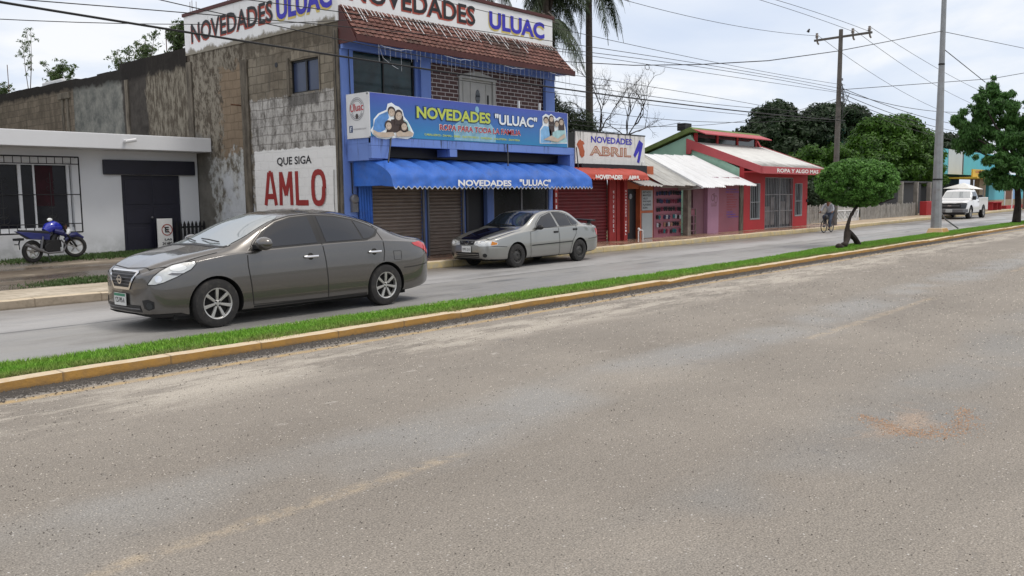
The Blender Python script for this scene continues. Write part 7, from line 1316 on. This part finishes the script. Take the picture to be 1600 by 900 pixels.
MB().sphere((px_+.475, by, 1.735), (.105, .092, .085), 14, 9).box(px_+.33, px_+.42, by-.07, by+.07, 1.70, 1.715).build('cap', 'hair_black', pe, smooth=True)
for sg in (-1, 1): MB().sphere((px_+.385, by+sg*.032, 1.675), (.012, .014, .009), 8, 5).build('eye', 'hair_black', pe)
MB().sphere((px_+.372, by, 1.645), (.018, .014, .022), 8, 6).build('nose', 'skin_brown', pe); MB().sphere((px_+.385, by, 1.61), (.008, .025, .006), 8, 5).build('mouth', 'hair_black', pe)
for sg in (-1, 1):
    hb = Vector((px_+.27, by+sg*.31, 1.06)); b = MB().sphere(hb+Vector((-.03, 0, 0)), (.045, .04, .025), 10, 6)
    for q in range(4): yy = hb.y-.03+q*.02; b.tube([(hb.x-.05, yy, 1.065), (hb.x-.085, yy, 1.05), (hb.x-.08, yy, 1.015)], [.010, .009, .007], 6)
    b.tube([(hb.x-.03, hb.y-sg*.035, 1.06), (hb.x-.06, hb.y-sg*.05, 1.03)], [.011, .008], 6); b.build('hand', 'skin_brown', pe, smooth=True)

# rider and bicycle are of slight build: scaled together about the ground point
gp = Vector((35.6, 13.7, 0))
for o in (bi, pe, bpy.data.objects['hanging_bag']):
    o.location = gp+(o.location-gp)*.80; o.scale = (.80, .80, .80)

tag(MB().add([(2.62, 8.50, .135), (2.70, 8.47, .15), (2.73, 8.53, .13), (2.66, 8.56, .16)], [(0, 1, 2), (0, 2, 3)]).build('paper_scrap', 'paint_white', None, (2.66, 8.5, .13)), 'white scrap of paper lying in the median grass at the left edge', 'litter')
# loose grit on the near carriageway: thousands of tiny stones
def grit(name, m, n, seed, s0, s1, fn):
    rng = np.random.default_rng(seed); x_, y_ = fn(rng, n); n = len(x_); s_ = rng.uniform(s0, s1, n)*np.clip(.6+np.hypot(x_, y_)/9, .7, 2.2); V = np.zeros((n, 4, 3)); a = rng.uniform(0, 6.28, n)
    for k_ in range(3): V[:, k_] = np.c_[x_+s_*np.cos(a+k_*2.09), y_+s_*np.sin(a+k_*2.09), np.full(n, .001)]
    V[:, 3] = np.c_[x_+s_*.2, y_, .001+s_*rng.uniform(.5, 1.1, n)]; i = np.arange(n)[:, None]*4; F = np.concatenate([i+[0, 1, 3], i+[1, 2, 3], i+[2, 0, 3]])
    return raw(name, V.reshape(-1, 3), F, m, kind='stuff')
def spill(r, n):
    P = np.array([(6.25, 2.10), (6.05, 1.86), (5.93, 1.66), (6.12, 1.52), (6.45, 1.47), (6.95, 1.60)]); t = r.random(n)*4.999; i = t.astype(int); f = (t-i)[:, None]; q = P[i]*(1-f)+P[i+1]*f; w = .03+.045*np.sin(np.pi*t/5)
    return q[:, 0]+r.normal(0, 1, n)*w, q[:, 1]+r.normal(0, 1, n)*w
mat('grit_pale', (.50, .46, .40), .9, .3, 30); mat('grit_dark', (.07, .062, .055), .9, .3, 30); mat('grit_rust', (.34, .225, .15), .9, .4, 30)
wide = lambda r, n: (1+26*r.random(n)**1.8, r.uniform(-1, 8, n))
tag(grit('pale_grit', 'grit_pale', 16000, 1, .0022, .0050, wide), 'pale loose grit scattered over the near road', 'grit'); tag(grit('dark_grit', 'grit_dark', 9000, 2, .0022, .0055, wide), 'dark grit and specks scattered over the near road', 'grit')
tag(grit('gutter_gravel', 'grit_dark', 16000, 4, .004, .011, lambda r, n: (1.5+34*r.random(n)**1.6, 8.05-np.abs(r.normal(0, .16, n)))), 'dark gravel collected along the foot of the yellow kerb', 'gravel')
tag(grit('rusty_gravel', 'grit_rust', 1100, 3, .002, .0065, spill), 'curved spill of rusty orange gravel on the near road at the right', 'gravel')
